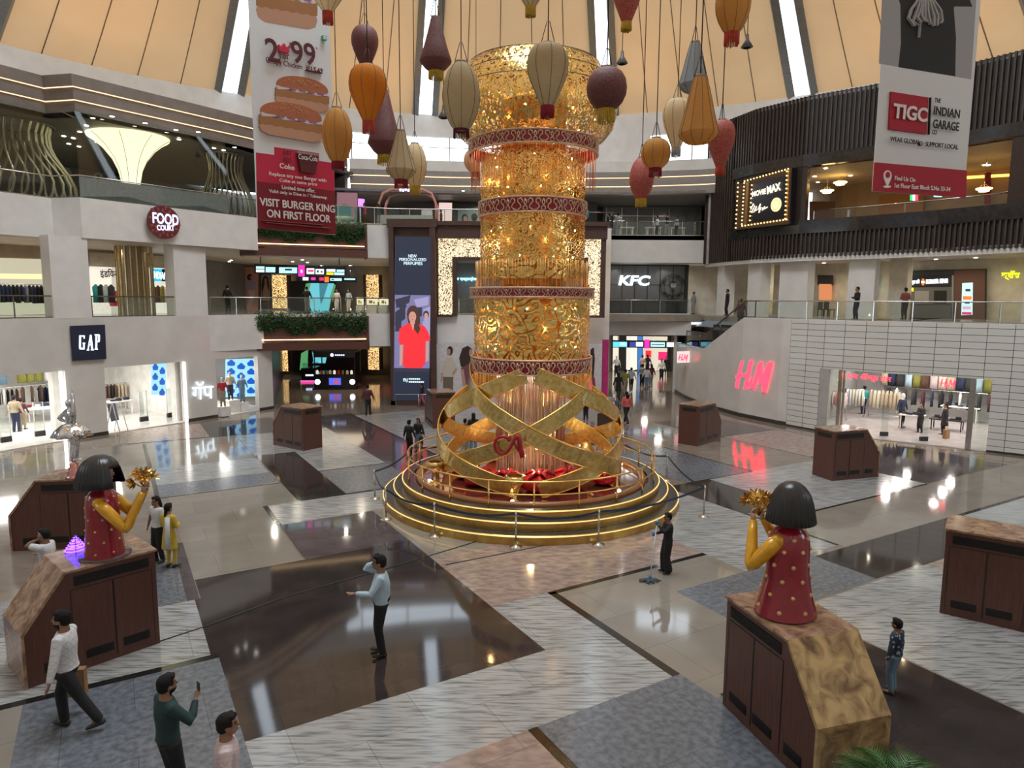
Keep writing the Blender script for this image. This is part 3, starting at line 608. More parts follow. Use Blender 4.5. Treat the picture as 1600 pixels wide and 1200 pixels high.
# ---------------------------------------------------------------- burger banner
p0 = D(399, 362, 17.0); p1 = D(521, 370, 18.65); BM = panelM(p0, p1); zb = (p0.z+p1.z)/2; wb = (p1-p0).xy.length
ban = empty('hanging_banner', (p0.x, p0.y, zb), 0, 'tall white and red burger offer banner hanging at the left', 'banner')
b = MB(); N_ = 10; vs = []
for j in range(2):
    for i in range(N_+1): x = wb*i/N_; vs.append((x, (zb if j == 0 else 15.6), 0.012*math.sin(i*2.3)))
b = MB(); b.prism([(0, zb), (wb, zb), (wb, 16.2), (0, 16.2)], -0.012, 0)
o = b.build('fabric', [BANW], ban); o.matrix_local = rel_to(ban, BM)
A = Art(BM)
A.poly([(395.5, 243), (518, 258), (519.4, 302), (396.8, 288)], RED1); A.poly([(396.8, 288), (519.4, 302), (521.3, 370), (400.2, 361.5)], RED2)
A.poly([(424, 234), (494, 243), (494, 262), (424, 252)], RED1)
BUN = flat('bun', (0.42, 0.13, 0.055)); BUN2 = flat('bun_pale', (0.50, 0.27, 0.17)); PAT = flat('crispy_patty', (0.36, 0.16, 0.055)); MAY = flat('mayo', (0.62, 0.57, 0.62)); ONI = flat('onion', (0.28, 0.13, 0.27)); SEED = flat('seed', (0.66, 0.48, 0.30))
def burger(x0, y0, x1, y1, sl=0.16):
    w_ = x1-x0; h_ = y1-y0; rnd = random.Random(int(x0))
    def q(u, v): return (x0+u*w_, y0+v*h_*0.86+(u)*w_*sl)
    A.poly([q(0.03, .68), q(.97, .68), q(1, .80), q(.97, .93), q(.85, 1.0), q(.15, 1.0), q(.04, .93), q(0.0, .80)], BUN2)
    A.poly([q(0.0, .55)]+[q(i/12, .47+0.03*(i % 2)) for i in range(13)]+[q(1.0, .60)]+[q(1-i/12, .71+0.03*(i % 2)) for i in range(13)], PAT)
    A.poly([q(.03, .38)]+[q(.97, .38)]+[q(.99-i*0.12, .46+0.05*((i*7) % 3)/2) for i in range(9)], MAY)
    for i in range(4): A.poly([q(.25+i*.17, .41), q(.40+i*.17, .42), q(.37+i*.17, .48), q(.27+i*.17, .47)], ONI)
    A.poly([q(.02, .36)]+[q(.5-.48*math.cos(math.pi*i/14), .36-.36*math.sin(math.pi*i/14)**0.8) for i in range(1, 14)]+[q(.98, .36), q(.93, .41), q(.08, .41)], BUN)
    for i in range(60):
        u = rnd.uniform(.12, .88); v = rnd.uniform(.04, .25); 
        if v > .36-.33*math.sin(math.pi*u): c_ = q(u, v); A.poly([(c_[0]-.8, c_[1]), (c_[0], c_[1]-.6), (c_[0]+.8, c_[1]+.1), (c_[0], c_[1]+.7)], SEED)
burger(393, -45, 489, 50); burger(424, 118, 508, 176); burger(399, 158, 498, 222)
A.poly([(428, 87), (427, 75), (431, 79), (435, 73), (439, 80), (443.5, 76.5), (443, 88)], RED1)   # crown
A.poly([(458.5, 243), (490.5, 247), (486, 276), (463.5, 273)], BROWNT); A.poly([(457.5, 241), (491.5, 245), (491, 248), (458, 244)], flat('glass_grey', (0.30, 0.25, 0.26)))
for k in range(4): A.poly([(464+k*6, 262), (466+k*6, 262.4), (467+k*5.4, 273), (465.4+k*5.4, 273)], flat('cola', (0.12, 0.02, 0.02)))
GRN = flat('green_mark', (0.10, 0.40, 0.25)); A.poly([(495, 60), (501.5, 61), (501.5, 67.5), (495, 66.5)], GRN); A.poly([(496, 61), (500.5, 61.8), (500.5, 66.5), (496, 65.6)], WHT); A.oval(498.2, 64, 1.2, 1.2, GRN, 8)
A.poly([(470, 113.6), (496, 118.2), (496, 119.0), (470, 114.4)], BROWNT)
for k, (a_, c_) in enumerate((((405, 349), (500, 355)), ((410, 352), (512, 360)))): A.poly([a_, c_, (c_[0], c_[1]+.7), (a_[0], a_[1]+.7)], flat('pale_red', (0.40, 0.12, 0.10)))
A.build('printed_picture', ban)
for t_, a_, c_, h_, m_, bo in (('2', (406, 83), (427, 86), 36, BROWNT, .03), ('99', (446, 86), (484, 91), 34, BROWNT, .03), ('For', (427.5, 91), (443, 93), 12, BROWNT, .02), ('Crispy Chicken', (406.5, 100.5), (463.5, 111), 11, BROWNT, .02),
    ('₹154*', (469.5, 112.5), (496, 116.5), 10, BROWNT, .03), ('₹', (442.5, 76), (446, 77), 9, BROWNT, 0), ('*', (484, 80), (487, 81), 4, BROWNT, 0), ('JUST', (434, 244), (449, 246), 9, BROWNT, .02), ('ADD', (435, 254), (448, 256), 8, BROWNT, .02), ('Coke', (430, 263.5), (453, 267), 8, WHT, .02), ('Coca-Cola', (459, 249), (489, 253), 8, WHT, .01),
    ('Replace any one Burger with', (414, 277), (503, 287), 7, WHT, .01), ('Coke at same price', (430, 287), (489, 293), 6.5, WHT, .01), ('Limited time offer.', (434, 297), (486, 302.5), 6.2, WHT, .01), ('Valid only in Dine in / Takeaway.', (414, 304), (505, 313.5), 6.5, WHT, .01),
    ('VISIT BURGER KING', (399.5, 320), (517, 330.5), 12, WHT, .03), ('ON FIRST FLOOR', (411, 338), (510.5, 346), 12, WHT, .03)):
    ptext(BM, t_, a_, c_, h_, m_, ban, layer=0.09, bold=bo*.6)
b = MB(); b.tube([(0.05, 16.2, 0), (0.05, 22, 0)], 0.012, 6); b.tube([(wb-0.05, 16.2, 0), (wb-0.05, 22, 0)], 0.012, 6); o = b.build('suspension_wire', [BLK], ban); o.matrix_local = rel_to(ban, BM)
# ---------------------------------------------------------------- garage banner
p0 = D(1359, 292, 14.0); p1 = D(1502.5, 300.5, 14.75); TM = panelM(p0, p1); zb = (p0.z+p1.z)/2; wb = (p1-p0).xy.length
ban2 = empty('hanging_banner', (p0.x, p0.y, zb), 0, 'tall white banner with black T-shirt picture and red logo square hanging at the right', 'banner')
b = MB(); b.prism([(0, zb), (wb, zb), (wb, 14.2), (0, 14.2)], -0.012, 0); o = b.build('fabric', [BANW], ban2); o.matrix_local = rel_to(ban2, TM)
A = Art(TM); BR2 = flat('banner_red', (0.40, 0.01, 0.03)); BGR = flat('photo_grey', (0.36, 0.37, 0.38))
A.poly([(1371.5, -30), (1519, -30), (1511.5, 115.5), (1367, 92.5)], BGR)
A.poly([(1388, -30), (1500, -30), (1512, 2), (1484, 2), (1483, 5), (1487, 50), (1486.5, 111), (1397.5, 97.8), (1401, 60), (1399.5, 0)], BLKP)
LINE = flat('tee_line', (0.50, 0.50, 0.50))
def stroke(A, pts, w_, m):
    for i in range(len(pts)-1):
        a_, c_ = Vector(pts[i]), Vector(pts[i+1]); d = (c_-a_); n_ = Vector((-d.y, d.x)).normalized()*w_/2
        A.poly([a_+n_, c_+n_, c_-n_, a_-n_], m, 0.06)
for k in range(9):
    x0 = 1428+k*2.0; sg = (k-4)/4; pts = [(x0, -28), (x0+sg*3, -8), (x0+sg*14+2*math.sin(k), 8+abs(math.sin(k*2))*6), (x0+sg*18, 22+5*math.sin(k*1.7)), (x0+sg*12+3, 30+4*math.cos(k))]
    stroke(A, pts, 1.0, LINE)
    stroke(A, [(p_[0]+1.6, p_[1]+0.6) for p_ in pts[1:]], 0.5, LINE)
stroke(A, [(1428.5, 30), (1427, 52)], .6, LINE)
A.poly([(1361.5, 247.5), (1504.3, 258.5), (1502.8, 300.5), (1359.2, 292)], BR2)
A.poly([(1384.2, 137), (1442.5, 145.5), (1440.5, 202.5), (1382, 195.5)], BR2)
A.poly([(1446.2, 145), (1447.2, 145.2), (1445.2, 203), (1444.2, 202.8)], BLKP)
A.oval(1379.6, 268.5, 6.4, 8.6, WHT, 16, layer=0.055); A.poly([(1374, 273), (1385, 273.5), (1379.4, 286)], WHT, 0.054); A.oval(1379.6, 267, 3.6, 5, BR2, 14, layer=0.062); A.oval(1379.3, 285.3, 6, 2, WHT, 12, layer=0.053)
A.oval(1432, 217.3, 3.2, 3.4, BLKP, 12, layer=0.05); A.oval(1432, 217.3, 2.3, 2.5, BANW, 12, layer=0.055); A.poly([(1429, 217), (1435, 217.6), (1435, 218.1), (1429, 217.6)], BLKP, 0.058); A.poly([(1431.7, 214), (1432.3, 214), (1432.3, 220.5), (1431.7, 220.5)], BLKP, 0.058)
A.build('printed_picture', ban2)
for t_, a_, c_, h_, m_, bo in (('TIGC', (1386, 167), (1439, 174), 23, WHT, .03), ('THE', (1450, 150), (1459.5, 151.5), 7, BLKP, .01), ('INDIAN', (1449, 166), (1489.5, 171.5), 13.5, BLKP, .02), ('GARAGE', (1448, 186.5), (1488.5, 191.5), 14, BLKP, .02), ('CO', (1447, 199.5), (1454, 200.3), 7, BLKP, .01),
    ('WEAR GLOBAL', (1381.5, 211), (1428, 216.5), 7.5, BLKP, .01), ('SUPPORT LOCAL', (1436.5, 218.5), (1487.5, 223), 7.5, BLKP, .01), ('Find Us On', (1389.5, 272), (1421.5, 274.7), 7, WHT, .01), ('1st Floor East Block S.No 33-34', (1389.5, 283.5), (1476, 288.5), 7, WHT, .01),
    ('FULL OF JUICY', (1401, 35), (1417, 38), 3, LINE, 0), ('2.M Bedlam Inc', (1430, 41), (1456, 47), 3.6, LINE, 0), ('Monster City', (1433, 46), (1456, 52), 3.4, LINE, 0)):
    if t_.startswith(('FULL', '2.M', 'Mon')): continue
    ptext(TM, t_, a_, c_, h_, m_, ban2, layer=0.075, bold=bo)
b = MB(); b.tube([(0.05, 14.2, 0), (0.05, 22, 0)], 0.012, 6); b.tube([(wb-0.05, 14.2, 0), (wb-0.05, 22, 0)], 0.012, 6); o = b.build('suspension_wire', [BLK], ban2); o.matrix_local = rel_to(ban2, TM)
# ---------------------------------------------------------------- lanterns
def lampfab(name, col, lit_=0.0):
    m = mat(name, col, 0.8, col2=[c*0.85 for c in col], scale=14, stretch=(1, 1, 3), bump=0.2)
    n = m.node_tree.nodes; L = m.node_tree.links; p = n['Principled BSDF']; t = n.new('ShaderNodeBsdfTranslucent'); t.inputs[0].default_value = (*col, 1); mx = n.new('ShaderNodeMixShader'); mx.inputs[0].default_value = 0.45
    L.new(p.outputs[0], mx.inputs[1]); L.new(t.outputs[0], mx.inputs[2]); L.new(mx.outputs[0], n['Material Output'].inputs[0]); return m
def weave(name, col, col2):
    m = mat(name, col, 0.6, col2=col2, scale=40, stretch=(1, 1, 2.2), sharp=(0.42, 0.58), bump=0.6, detail=1); return m
LC = {'cream': lampfab('lantern_cream', (0.60, 0.48, 0.29)), 'pale': lampfab('lantern_pale', (0.80, 0.66, 0.42)), 'orange': lampfab('lantern_orange', (0.72, 0.28, 0.02)), 'amber': lampfab('lantern_amber', (0.68, 0.36, 0.09)),
      'maroon': weave('lantern_maroon', (0.10, 0.018, 0.022), (0.17, 0.06, 0.05)), 'red': weave('lantern_red', (0.33, 0.022, 0.028), (0.44, 0.13, 0.08)), 'grey': lampfab('lantern_grey', (0.36, 0.39, 0.40)), 'peach': lampfab('lantern_peach', (0.78, 0.50, 0.30))}
FC = {'red': mat('fringe_red', (0.55, 0.06, 0.03), 0.7), 'crimson': mat('fringe_crimson', (0.30, 0.008, 0.03), 0.7), 'yellow': mat('fringe_yellow', (0.62, 0.42, 0.04), 0.7), 'maroon': mat('fringe_maroon', (0.12, 0.01, 0.025), 0.7), 'white': mat('fringe_grey', (0.4, 0.4, 0.4), 0.7)}
SHP = {'balloon': [(0.16, 1.0), (0.30, .985), (0.37, .95), (0.44, .88), (0.485, .78), (0.5, .68), (0.485, .56), (0.42, .42), (0.33, .27), (0.23, .12), (0.15, 0.0)],
       'oval': [(0.17, 1.0), (0.24, .97), (0.35, .88), (0.45, .72), (0.5, .52), (0.48, .36), (0.40, .20), (0.28, .06), (0.20, 0.0)],
       'cone': [(0.13, 1.0), (0.15, .98), (0.24, .75), (0.36, .48), (0.50, .20), (0.49, .17), (0.34, .06), (0.21, 0.0)],
       'bell': [(0.15, 1.0), (0.17, .98), (0.27, .75), (0.38, .45), (0.50, .15), (0.49, .13), (0.46, .09), (0.30, 0.0)],
       'ball': [(0.16, 1.0), (0.26, .97), (0.38, .88), (0.47, .72), (0.5, .52), (0.48, .35), (0.40, .17), (0.29, .05), (0.20, 0.0)]}
LN = [(505, -28, 22, 50, 'balloon', 'pale', 'red', 20, 15, 'pale balloon lantern with red fringe cut by the top edge, beside the burger banner'),
 (565, 45, 109, 42, 'balloon', 'maroon', None, 0, 19, 'small dark maroon balloon lantern hanging above the orange one'),
 (571, 106, 192, 58, 'balloon', 'orange', 'red', 20, 15, 'bright orange balloon lantern with red fringe'),
 (597, 145, 245, 52, 'cone', 'maroon', 'yellow', 15, 18, 'maroon cone lantern half hidden behind the orange balloon lantern'),
 (524, 173, 256, 46, 'oval', 'amber', 'crimson', 13, 16, 'amber oval lantern overlapping the edge of the burger banner'),
 (675, 30, 113, 50, 'cone', 'maroon', 'yellow', 13, 14, 'maroon woven cone lantern hanging high left of the tower, yellow fringe'),
 (716, 100, 203, 58, 'oval', 'cream', 'maroon', 14, 12.5, 'large cream oval lantern with maroon fringe beside the tower crown'),
 (623, 207, 283, 46, 'cone', 'cream', 'crimson', 13, 16.5, 'cream cone lantern with crimson fringe in front of the clerestory windows'),
 (645, 227, 293, 36, 'oval', 'pale', 'yellow', 12, 20, 'pale ribbed oval lantern behind the cream cone lantern'),
 (740, 233, 270, 38, 'ball', 'peach', 'crimson', 13, 28, 'small peach ball lantern seen behind the fringe of the tower'),
 (822, -45, 10, 50, 'balloon', 'cream', 'yellow', 16, 15, 'cream lantern tip with yellow fringe cut by the top edge above the tower'),
 (850, 70, 165, 64, 'balloon', 'cream', 'crimson', 19, 11, 'large cream balloon lantern hanging in front of the tower crown'),
 (942, 105, 169, 63, 'ball', 'maroon', 'yellow', 21, 13, 'maroon woven ball lantern with yellow fringe right of the tower crown'),
 (972, -55, 33, 50, 'balloon', 'red', 'yellow', 14, 14, 'dark red balloon lantern with yellow fringe cut by the top edge'),
 (1137, -45, 47, 53, 'oval', 'amber', 'red', 20, 14, 'amber oval lantern with red fringe cut by the top edge at the right'),
 (1078, 64, 140, 46, 'bell', 'grey', None, 0, 16, 'grey cone lantern hanging behind the amber cone lantern'),
 (1086, 117, 220, 60, 'bell', 'amber', None, 0, 12.5, 'large amber cone lantern at the right of the tower'),
 (1052, 152, 228, 44, 'balloon', 'pale', 'white', 14, 18, 'pale balloon lantern behind the amber cone lantern'),
 (1121, 185, 258, 42, 'balloon', 'red', 'red', 12, 15, 'red woven balloon lantern in front of the dark louvred wall'),
 (1020, 214, 260, 45, 'ball', 'amber', 'crimson', 14, 16, 'small amber ball lantern with crimson fringe'),
 (998, 245, 308, 38, 'oval', 'red', 'yellow', 13, 18, 'red woven oval lantern with yellow fringe below the amber ball lantern')]
for (x, yt, yb, w_, shp, col, fr_, fh, dep, lab) in LN:
    T = D(x, yt, dep); Bt = D(x, yb, dep); h_ = T.z-Bt.z; s_ = w_*(Bt-Vector((0, 0, EYE))).dot(fw)/FPX
    e = empty('paper_lantern', (Bt.x, Bt.y, Bt.z), random.uniform(0, 1), lab, 'lantern', 'festive lanterns hanging under the tent roof')
    b = MB(); pr = [(r*s_, z*h_) for r, z in SHP[shp][::-1]]
    if col in ('maroon', 'red'): b.lathe(pr, 28, 0)
    else: b.lathe(pr, 10 if shp in ('cone', 'bell') else 24, 0, smooth=shp not in ('cone', 'bell'), rib=(lambda a, z: 1+0.025*abs(math.sin(a*4))) if shp not in ('cone', 'bell') else None)
    b.build('shade', [LC[col]], e)
    b = MB()
    if col not in ('maroon', 'red'):
        for k in range(8 if shp not in ('cone', 'bell') else 10):
            a = math.pi*2*(k+(0 if shp not in ('cone', 'bell') else 0))/(8 if shp not in ('cone', 'bell') else 10); b.tube([(r*1.012*math.cos(a), r*1.012*math.sin(a), z) for r, z in pr], 0.006, 4)
    b.lathe([(SHP[shp][0][0]*s_*1.05, h_-0.01), (SHP[shp][0][0]*s_*1.05, h_+0.03), (SHP[shp][0][0]*s_*0.9, h_+0.03)], 16, 0)
    b.build('wire_frame', [mat('lantern_wire', (0.20, 0.14, 0.08), 0.6)], e)
    if fr_:
        b = MB(); fz = fh*h_/(yb-yt); r0 = SHP[shp][-1][0]*s_; b.lathe([(r0*0.98, 0.0), (r0*1.03, -fz*.3)], 16, 0)
        for k in range(28): a = k/28*2*math.pi; q = r0*1.02; b.tube([(q*math.cos(a), q*math.sin(a), 0), (q*math.cos(a)*1.02, q*math.sin(a)*1.02, -fz*random.uniform(.9, 1.05))], 0.012, 4)
        b.build('fringe', [FC[fr_]], e)
    rr_ = math.hypot(Bt.x-RC[0], Bt.y-RC[1]); rz_ = roofz(max(7.3, rr_))-0.6
    b = MB(); b.tube([(0, 0, h_), (0, 0, rz_-Bt.z)], 0.011, 4); b.tube([(0.18*s_, 0, h_), (0.02, 0, h_+0.35)], 0.008, 4); b.tube([(-0.18*s_, 0, h_), (-0.02, 0, h_+0.35)], 0.008, 4)
    b.build('suspension_cord', [mat('cord', (0.07, 0.05, 0.04), 0.8)], e)
for (x, y, dep, lab) in ((1161, 62, 17, 'small dark pendant floodlight beside the amber lantern at top right'), (688, 178, 40, 'small pendant floodlight under the roof rim left of the tower'), (966, 90, 34, 'small dark pendant floodlight behind the tower crown')):
    T = D(x, y, dep); s_ = dep/17*0.9; e = empty('pendant_lamp', T, 0, lab, 'lamp'); b = MB(); b.lathe([(0.10*s_, -0.14*s_), (0.16*s_, -0.12*s_), (0.05*s_, 0.06*s_), (0.035*s_, 0.20*s_)], 10, 0); b.build('lamp_shade', [DGREY], e)
    rr_ = math.hypot(T.x-RC[0], T.y-RC[1]); b = MB(); b.tube([(0, 0, .2*s_), (0, 0, roofz(max(7.3, rr_))-T.z-.6)], 0.012*s_, 4); b.build('cord', [BLK], e)
# ================================================================ TOWER
TC = Vector((0.63, 22.3, 0)); TZ = 0.75
tower = empty('gold_tower', (TC.x, TC.y, 0), 0, 'tall gold perforated festive tower with red bands on a round stepped platform', 'tower')
GD = mat('gold_riser', (0.62, 0.40, 0.12), 0.3, 0.85, col2=(0.50, 0.30, 0.08), scale=4); TRD = mat('dark_tread', (0.05, 0.045, 0.04), 0.25)
def ringlathe(prof, n=72, mi=0, **k): return prof
b = MB(); b.lathe([(4.86, 0), (4.86, 0.24), (4.83, 0.26)], 80, 0, smooth=False); b.lathe([(4.52, .27), (4.52, .50), (4.49, .52)], 80, 0, smooth=False); b.lathe([(4.24, .53), (4.24, .74), (4.21, .76)], 80, 0, smooth=False)
b.lathe([(4.84, .255), (4.4, .27)], 80, 1, smooth=False); b.lathe([(4.50, .515), (4.1, .53)], 80, 1, smooth=False); b.lathe([(4.22, .755), (3.9, .75)], 80, 1, smooth=False)
b.build('stepped_platform', [GD, TRD], tower)
GL = mat('gold_led_line', (1, .7, .2), emit=.8, ecol=(1, 0.66, 0.25))
b = MB()
for r, z in ((4.87, .235), (4.53, .50), (4.25, .74)): b.tube([(r*math.cos(a*math.pi/40), r*math.sin(a*math.pi/40), z) for a in range(80)], 0.015, 4, closed=True)
b.build('light_strip', [GL], tower)
b = MB(); b.lathe([(0, .70), (3.9, .70)], 64, 0); b.build('mirror_floor', [mat('amber_mirror', (0.62, 0.34, 0.22), 0.07, 0.9, col2=(0.45, 0.22, 0.2), scale=1.5)], tower)
b = MB(); b.tube([(3.72*math.cos(a*math.pi/36), 3.72*math.sin(a*math.pi/36), .76) for a in range(72)], 0.10, 10, closed=True); b.build('ring_bolster', [mat('ochre_ring', (0.30, 0.13, 0.04), 0.3)], tower)
# railing
b = MB(); R_ = 4.08
for z in (TZ+.78, TZ+.42): b.tube([(R_*math.cos(a*math.pi/36), R_*math.sin(a*math.pi/36), z) for a in range(72)], 0.028 if z > 1.3 else 0.02, 6, closed=True)
b.build('railing', [GOLD], tower)
for k in range(20): a = 2*math.pi*k/20; b = MB(); b.tube([(R_*math.cos(a), R_*math.sin(a), TZ-.2), (R_*math.cos(a), R_*math.sin(a), TZ+.78)], 0.026, 6); b.build('railing_post', [GOLD], tower)
# scroll bands
BANDR = mat('crimson_band', (0.30, 0.012, 0.022), 0.35); SCR = mat('pale_gold_scroll', (0.80, 0.56, 0.40), 0.35, 0.6)
def band(z0, z1, r, n):
    h_ = z1-z0; e = MB(); e.lathe([(r, z0), (r, z1)], 72, 0); e.lathe([(r-.06, z0+.01), (r-.06, z1-.01)], 72, 0)
    for z in (z0, z1): e.tube([(r*math.cos(a*math.pi/36), r*math.sin(a*math.pi/36), z) for a in range(72)], 0.035, 6, mi=1, closed=True)
    wd = 2*math.pi/n
    def P_(u, v): a = u; return ((r+.012)*math.cos(a), (r+.012)*math.sin(a), z0+h_*v)
    for k in range(n):
        a0 = k*wd; q = 0.026*h_/.5
        for sg in (1, -1):
            pts = [P_(a0+wd*(.5+sg*x), v) for x, v in ((.50, .10), (.36, .14), (.22, .30), (.30, .50), (.42, .62), (.40, .82), (.26, .88), (.14, .74), (.20, .60))]
            e.tube(pts, q, 4, mi=1)
            e.tube([P_(a0+wd*(.5+sg*x), v) for x, v in ((.0, .86), (.08, .6), (.0, .42), (.10, .30), (.12, .16), (.02, .10))], q, 4, mi=1)
    o = e.build('scroll_band', [BANDR, SCR], tower); return o
ZB = [D(830, y, 20.35).z for y in (587, 564, 464, 449, 328, 304, 222, 201)]
band(ZB[0], ZB[1], 1.97, 26); band(ZB[2], ZB[3], 2.0, 30); band(ZB[4], ZB[5], 1.72, 20); band(ZB[6], ZB[7], 2.04, 26)
def gilt(n, sc_, thr, **k): return perforated(n, (0.88, 0.60, 0.18), sc_, thr, 0.27, **k)
P1 = gilt('perforated_gold_large', 2.6, 0.115, warp=1.0, petal=True); P2 = gilt('perforated_gold_fine', 4.6, 0.105, warp=1.2, petal=True); P3 = gilt('perforated_gold_crown', 8.5, 0.14, stretch=(1, 1, .6), warp=.6)
b = MB(); b.lathe([(1.88, ZB[1]), (1.88, ZB[2])], 72); b.build('perforated_drum', [P1], tower, label='lower drum of large cut-out flowers')
zs = D(830, 405, 20.5).z
b = MB(); b.lathe([(1.68, zs), (1.68, ZB[4])], 72); b.build('perforated_drum', [P2], tower, label='middle drum of dense cut-outs')
zt = D(830, 232, 20.4).z
b = MB(); b.lathe([(1.60, ZB[5]), (1.72, ZB[5]+.45), (1.68, ZB[5]+.5), (1.68, ZB[6])], 72); b.build('perforated_drum', [P2], tower, label='upper drum behind the hanging strings')
# crown: a flaring open bowl with a domed lid
zcrown = D(840, 72, 21.0).z
cr = [(2.04, ZB[7]), (2.25, ZB[7]+.12), (2.52, ZB[7]+.45), (2.62, ZB[7]+.95), (2.52, ZB[7]+1.45), (2.30, ZB[7]+1.9), (2.05, ZB[7]+2.3), (1.5, zcrown-.08), (0.9, zcrown)]
b = MB(); b.lathe(cr, 72); b.build('perforated_crown', [P3], tower)
b = MB(); [b.tube([(r*.98*math.cos(a*math.pi/12), r*.98*math.sin(a*math.pi/12), z) for r, z in cr], 0.012, 4) for a in range(24)]; [b.tube([(r*math.cos(a*math.pi/24), r*math.sin(a*math.pi/24), z) for a in range(48)], 0.012, 4, closed=True) for r, z in cr[4:]]; b.build('crown_frame', [DSTEEL], tower)
# amber core added to spread the lamp glow inside, and lamps
CORE = mat('amber_core', (0.55, 0.26, 0.05), 0.25, 0.7, col2=(0.30, 0.12, 0.02), scale=5)
b = MB(); b.lathe([(1.05, ZB[0]-.4), (1.05, ZB[7]+1.2)], 32); b.build('glow_core', [CORE], tower)
b = MB()
for k, (z, r, n) in enumerate([(ZB[1]+.3, 1.45, 10), (ZB[2]-.35, 1.45, 10), (zs+.15, 1.35, 8), (ZB[4]-.4, 1.35, 8), (ZB[5]+.35, 1.35, 8), (ZB[6]-.2, 1.35, 6), (ZB[7]+.7, 1.9, 8)]):
    for j in range(n): a = 2*math.pi*(j+.3*k)/n; b.ball((r*math.cos(a), r*math.sin(a), z), .032, n=8, m=6)
b.build('lamp_bulb', [mat('amber_bulb', (1, .7, .3), emit=22, ecol=(1, .58, .16))], tower, kind='stuff')
def plight(z, pw, r=0.9):
    l = bpy.data.lights.new('tower_lamp', 'POINT'); l.energy = pw; l.color = (1, .60, .22); l.shadow_soft_size = .03
    for a in (0.4, 2.0, 3.6, 5.2):
        o = bpy.data.objects.new('tower_lamp', l); C.objects.link(o); o.location = (TC.x+1.45*math.cos(a), TC.y+1.45*math.sin(a), z)
for z, pw in ((ZB[1]+.9, 22), ((zs+ZB[4])/2, 18), (ZB[5]+.8, 16), (ZB[7]+.8, 18)): plight(z, pw)
# strings
def strings(r, z0, z1, n, m, name, lab=None, jit=.04, rad=.009):
    b = MB()
    for k in range(n): a = 2*math.pi*(k+random.uniform(-.3, .3))/n; q = r+random.uniform(-jit, jit); b.tube([(q*math.cos(a), q*math.sin(a), z0+random.uniform(0, .12)), (q*math.cos(a), q*math.sin(a), z1)], rad, 4)
    return b.build(name, [m], tower, kind='stuff', **({'label': lab} if lab else {}))
SG = mat('gold_thread', (0.90, 0.62, 0.28), 0.3, 0.8); SRD = mat('copper_thread', (0.75, 0.30, 0.16), 0.35, 0.6); SSV = mat('silver_thread', (0.85, 0.80, 0.75), 0.25, 0.9)
strings(1.80, ZB[3], zs+.03, 120, SG, 'hanging_strings'); strings(1.95, ZB[6]-1.1, ZB[6], 110, SRD, 'hanging_strings', 'copper tinsel below the crown band'); strings(1.86, ZB[0]-.75, ZB[0], 150, SG, 'hanging_strings')
b = MB(); b.lathe([(1.66, zs-.55), (1.66, zs)], 48); b.build('perforated_drum', [P1], tower)
strings(1.08, .75, ZB[0], 130, SSV, 'inner_string_curtain', jit=.06, rad=.022); strings(1.0, .75, ZB[0], 60, SG, 'inner_string_curtain', jit=.1, rad=.02); strings(1.12, .8, ZB[0], 30, SRD, 'inner_string_curtain', jit=.03, rad=.015)
# ribbons
RIBM = mat('hammered_gold_ribbon', (0.74, 0.55, 0.22), 0.25, 0.9, col2=(0.58, 0.40, 0.12), scale=7, bump=0.3, sharp=(.4, .6))
ztr, zbr = ZB[0]+.03, .95
def rprof(t):
    pts = [(0, 1.95), (.12, 2.15), (.3, 2.55), (.5, 2.92), (.66, 3.14), (.8, 3.2), (.92, 3.08), (1, 2.9)]
    for i in range(len(pts)-1):
        if pts[i][0] <= t <= pts[i+1][0]: u = (t-pts[i][0])/(pts[i+1][0]-pts[i][0]); u = u*u*(3-2*u) if False else u; return pts[i][1]+(pts[i+1][1]-pts[i][1])*u
    return pts[-1][1]
for ch in (1, -1):
    for k in range(4):
        th0 = -math.pi/2+k*math.pi/2+(0.05 if ch > 0 else -0.12); N_ = 48; L_ = []
        for i in range(N_+1):
            t = i/N_; r = (rprof(max(0, t-.03))+rprof(t)+rprof(min(1, t+.03)))/3+(0.03 if ch > 0 else -.03); th = th0+ch*math.pi*1.0*(t*.94+.03*math.sin(2*math.pi*t)); z = ztr+(zbr-ztr)*t; L_.append(Vector((r*math.cos(th), r*math.sin(th), z)))
        b = MB(); vs = []; e1 = []; e2 = []
        for i, p in enumerate(L_):
            tg = (L_[min(i+1, N_)]-L_[max(i-1, 0)]).normalized(); rad_ = Vector((p.x, p.y, 0)).normalized(); wd = tg.cross(rad_).normalized()*0.235; nn_ = wd.cross(tg).normalized()*.02
            vs += [p-wd-nn_, p+wd-nn_, p+wd+nn_, p-wd+nn_]; e1.append(p-wd); e2.append(p+wd)
        b.add(vs, [(4*i+q, 4*i+4+q, 4*i+4+(q+1) % 4, 4*i+(q+1) % 4) for i in range(N_) for q in range(4)], 0, False)
        b.tube(e1, .028, 5, mi=1); b.tube(e2, .028, 5, mi=1)
        b.build('ribbon', [RIBM, GOLD], tower)
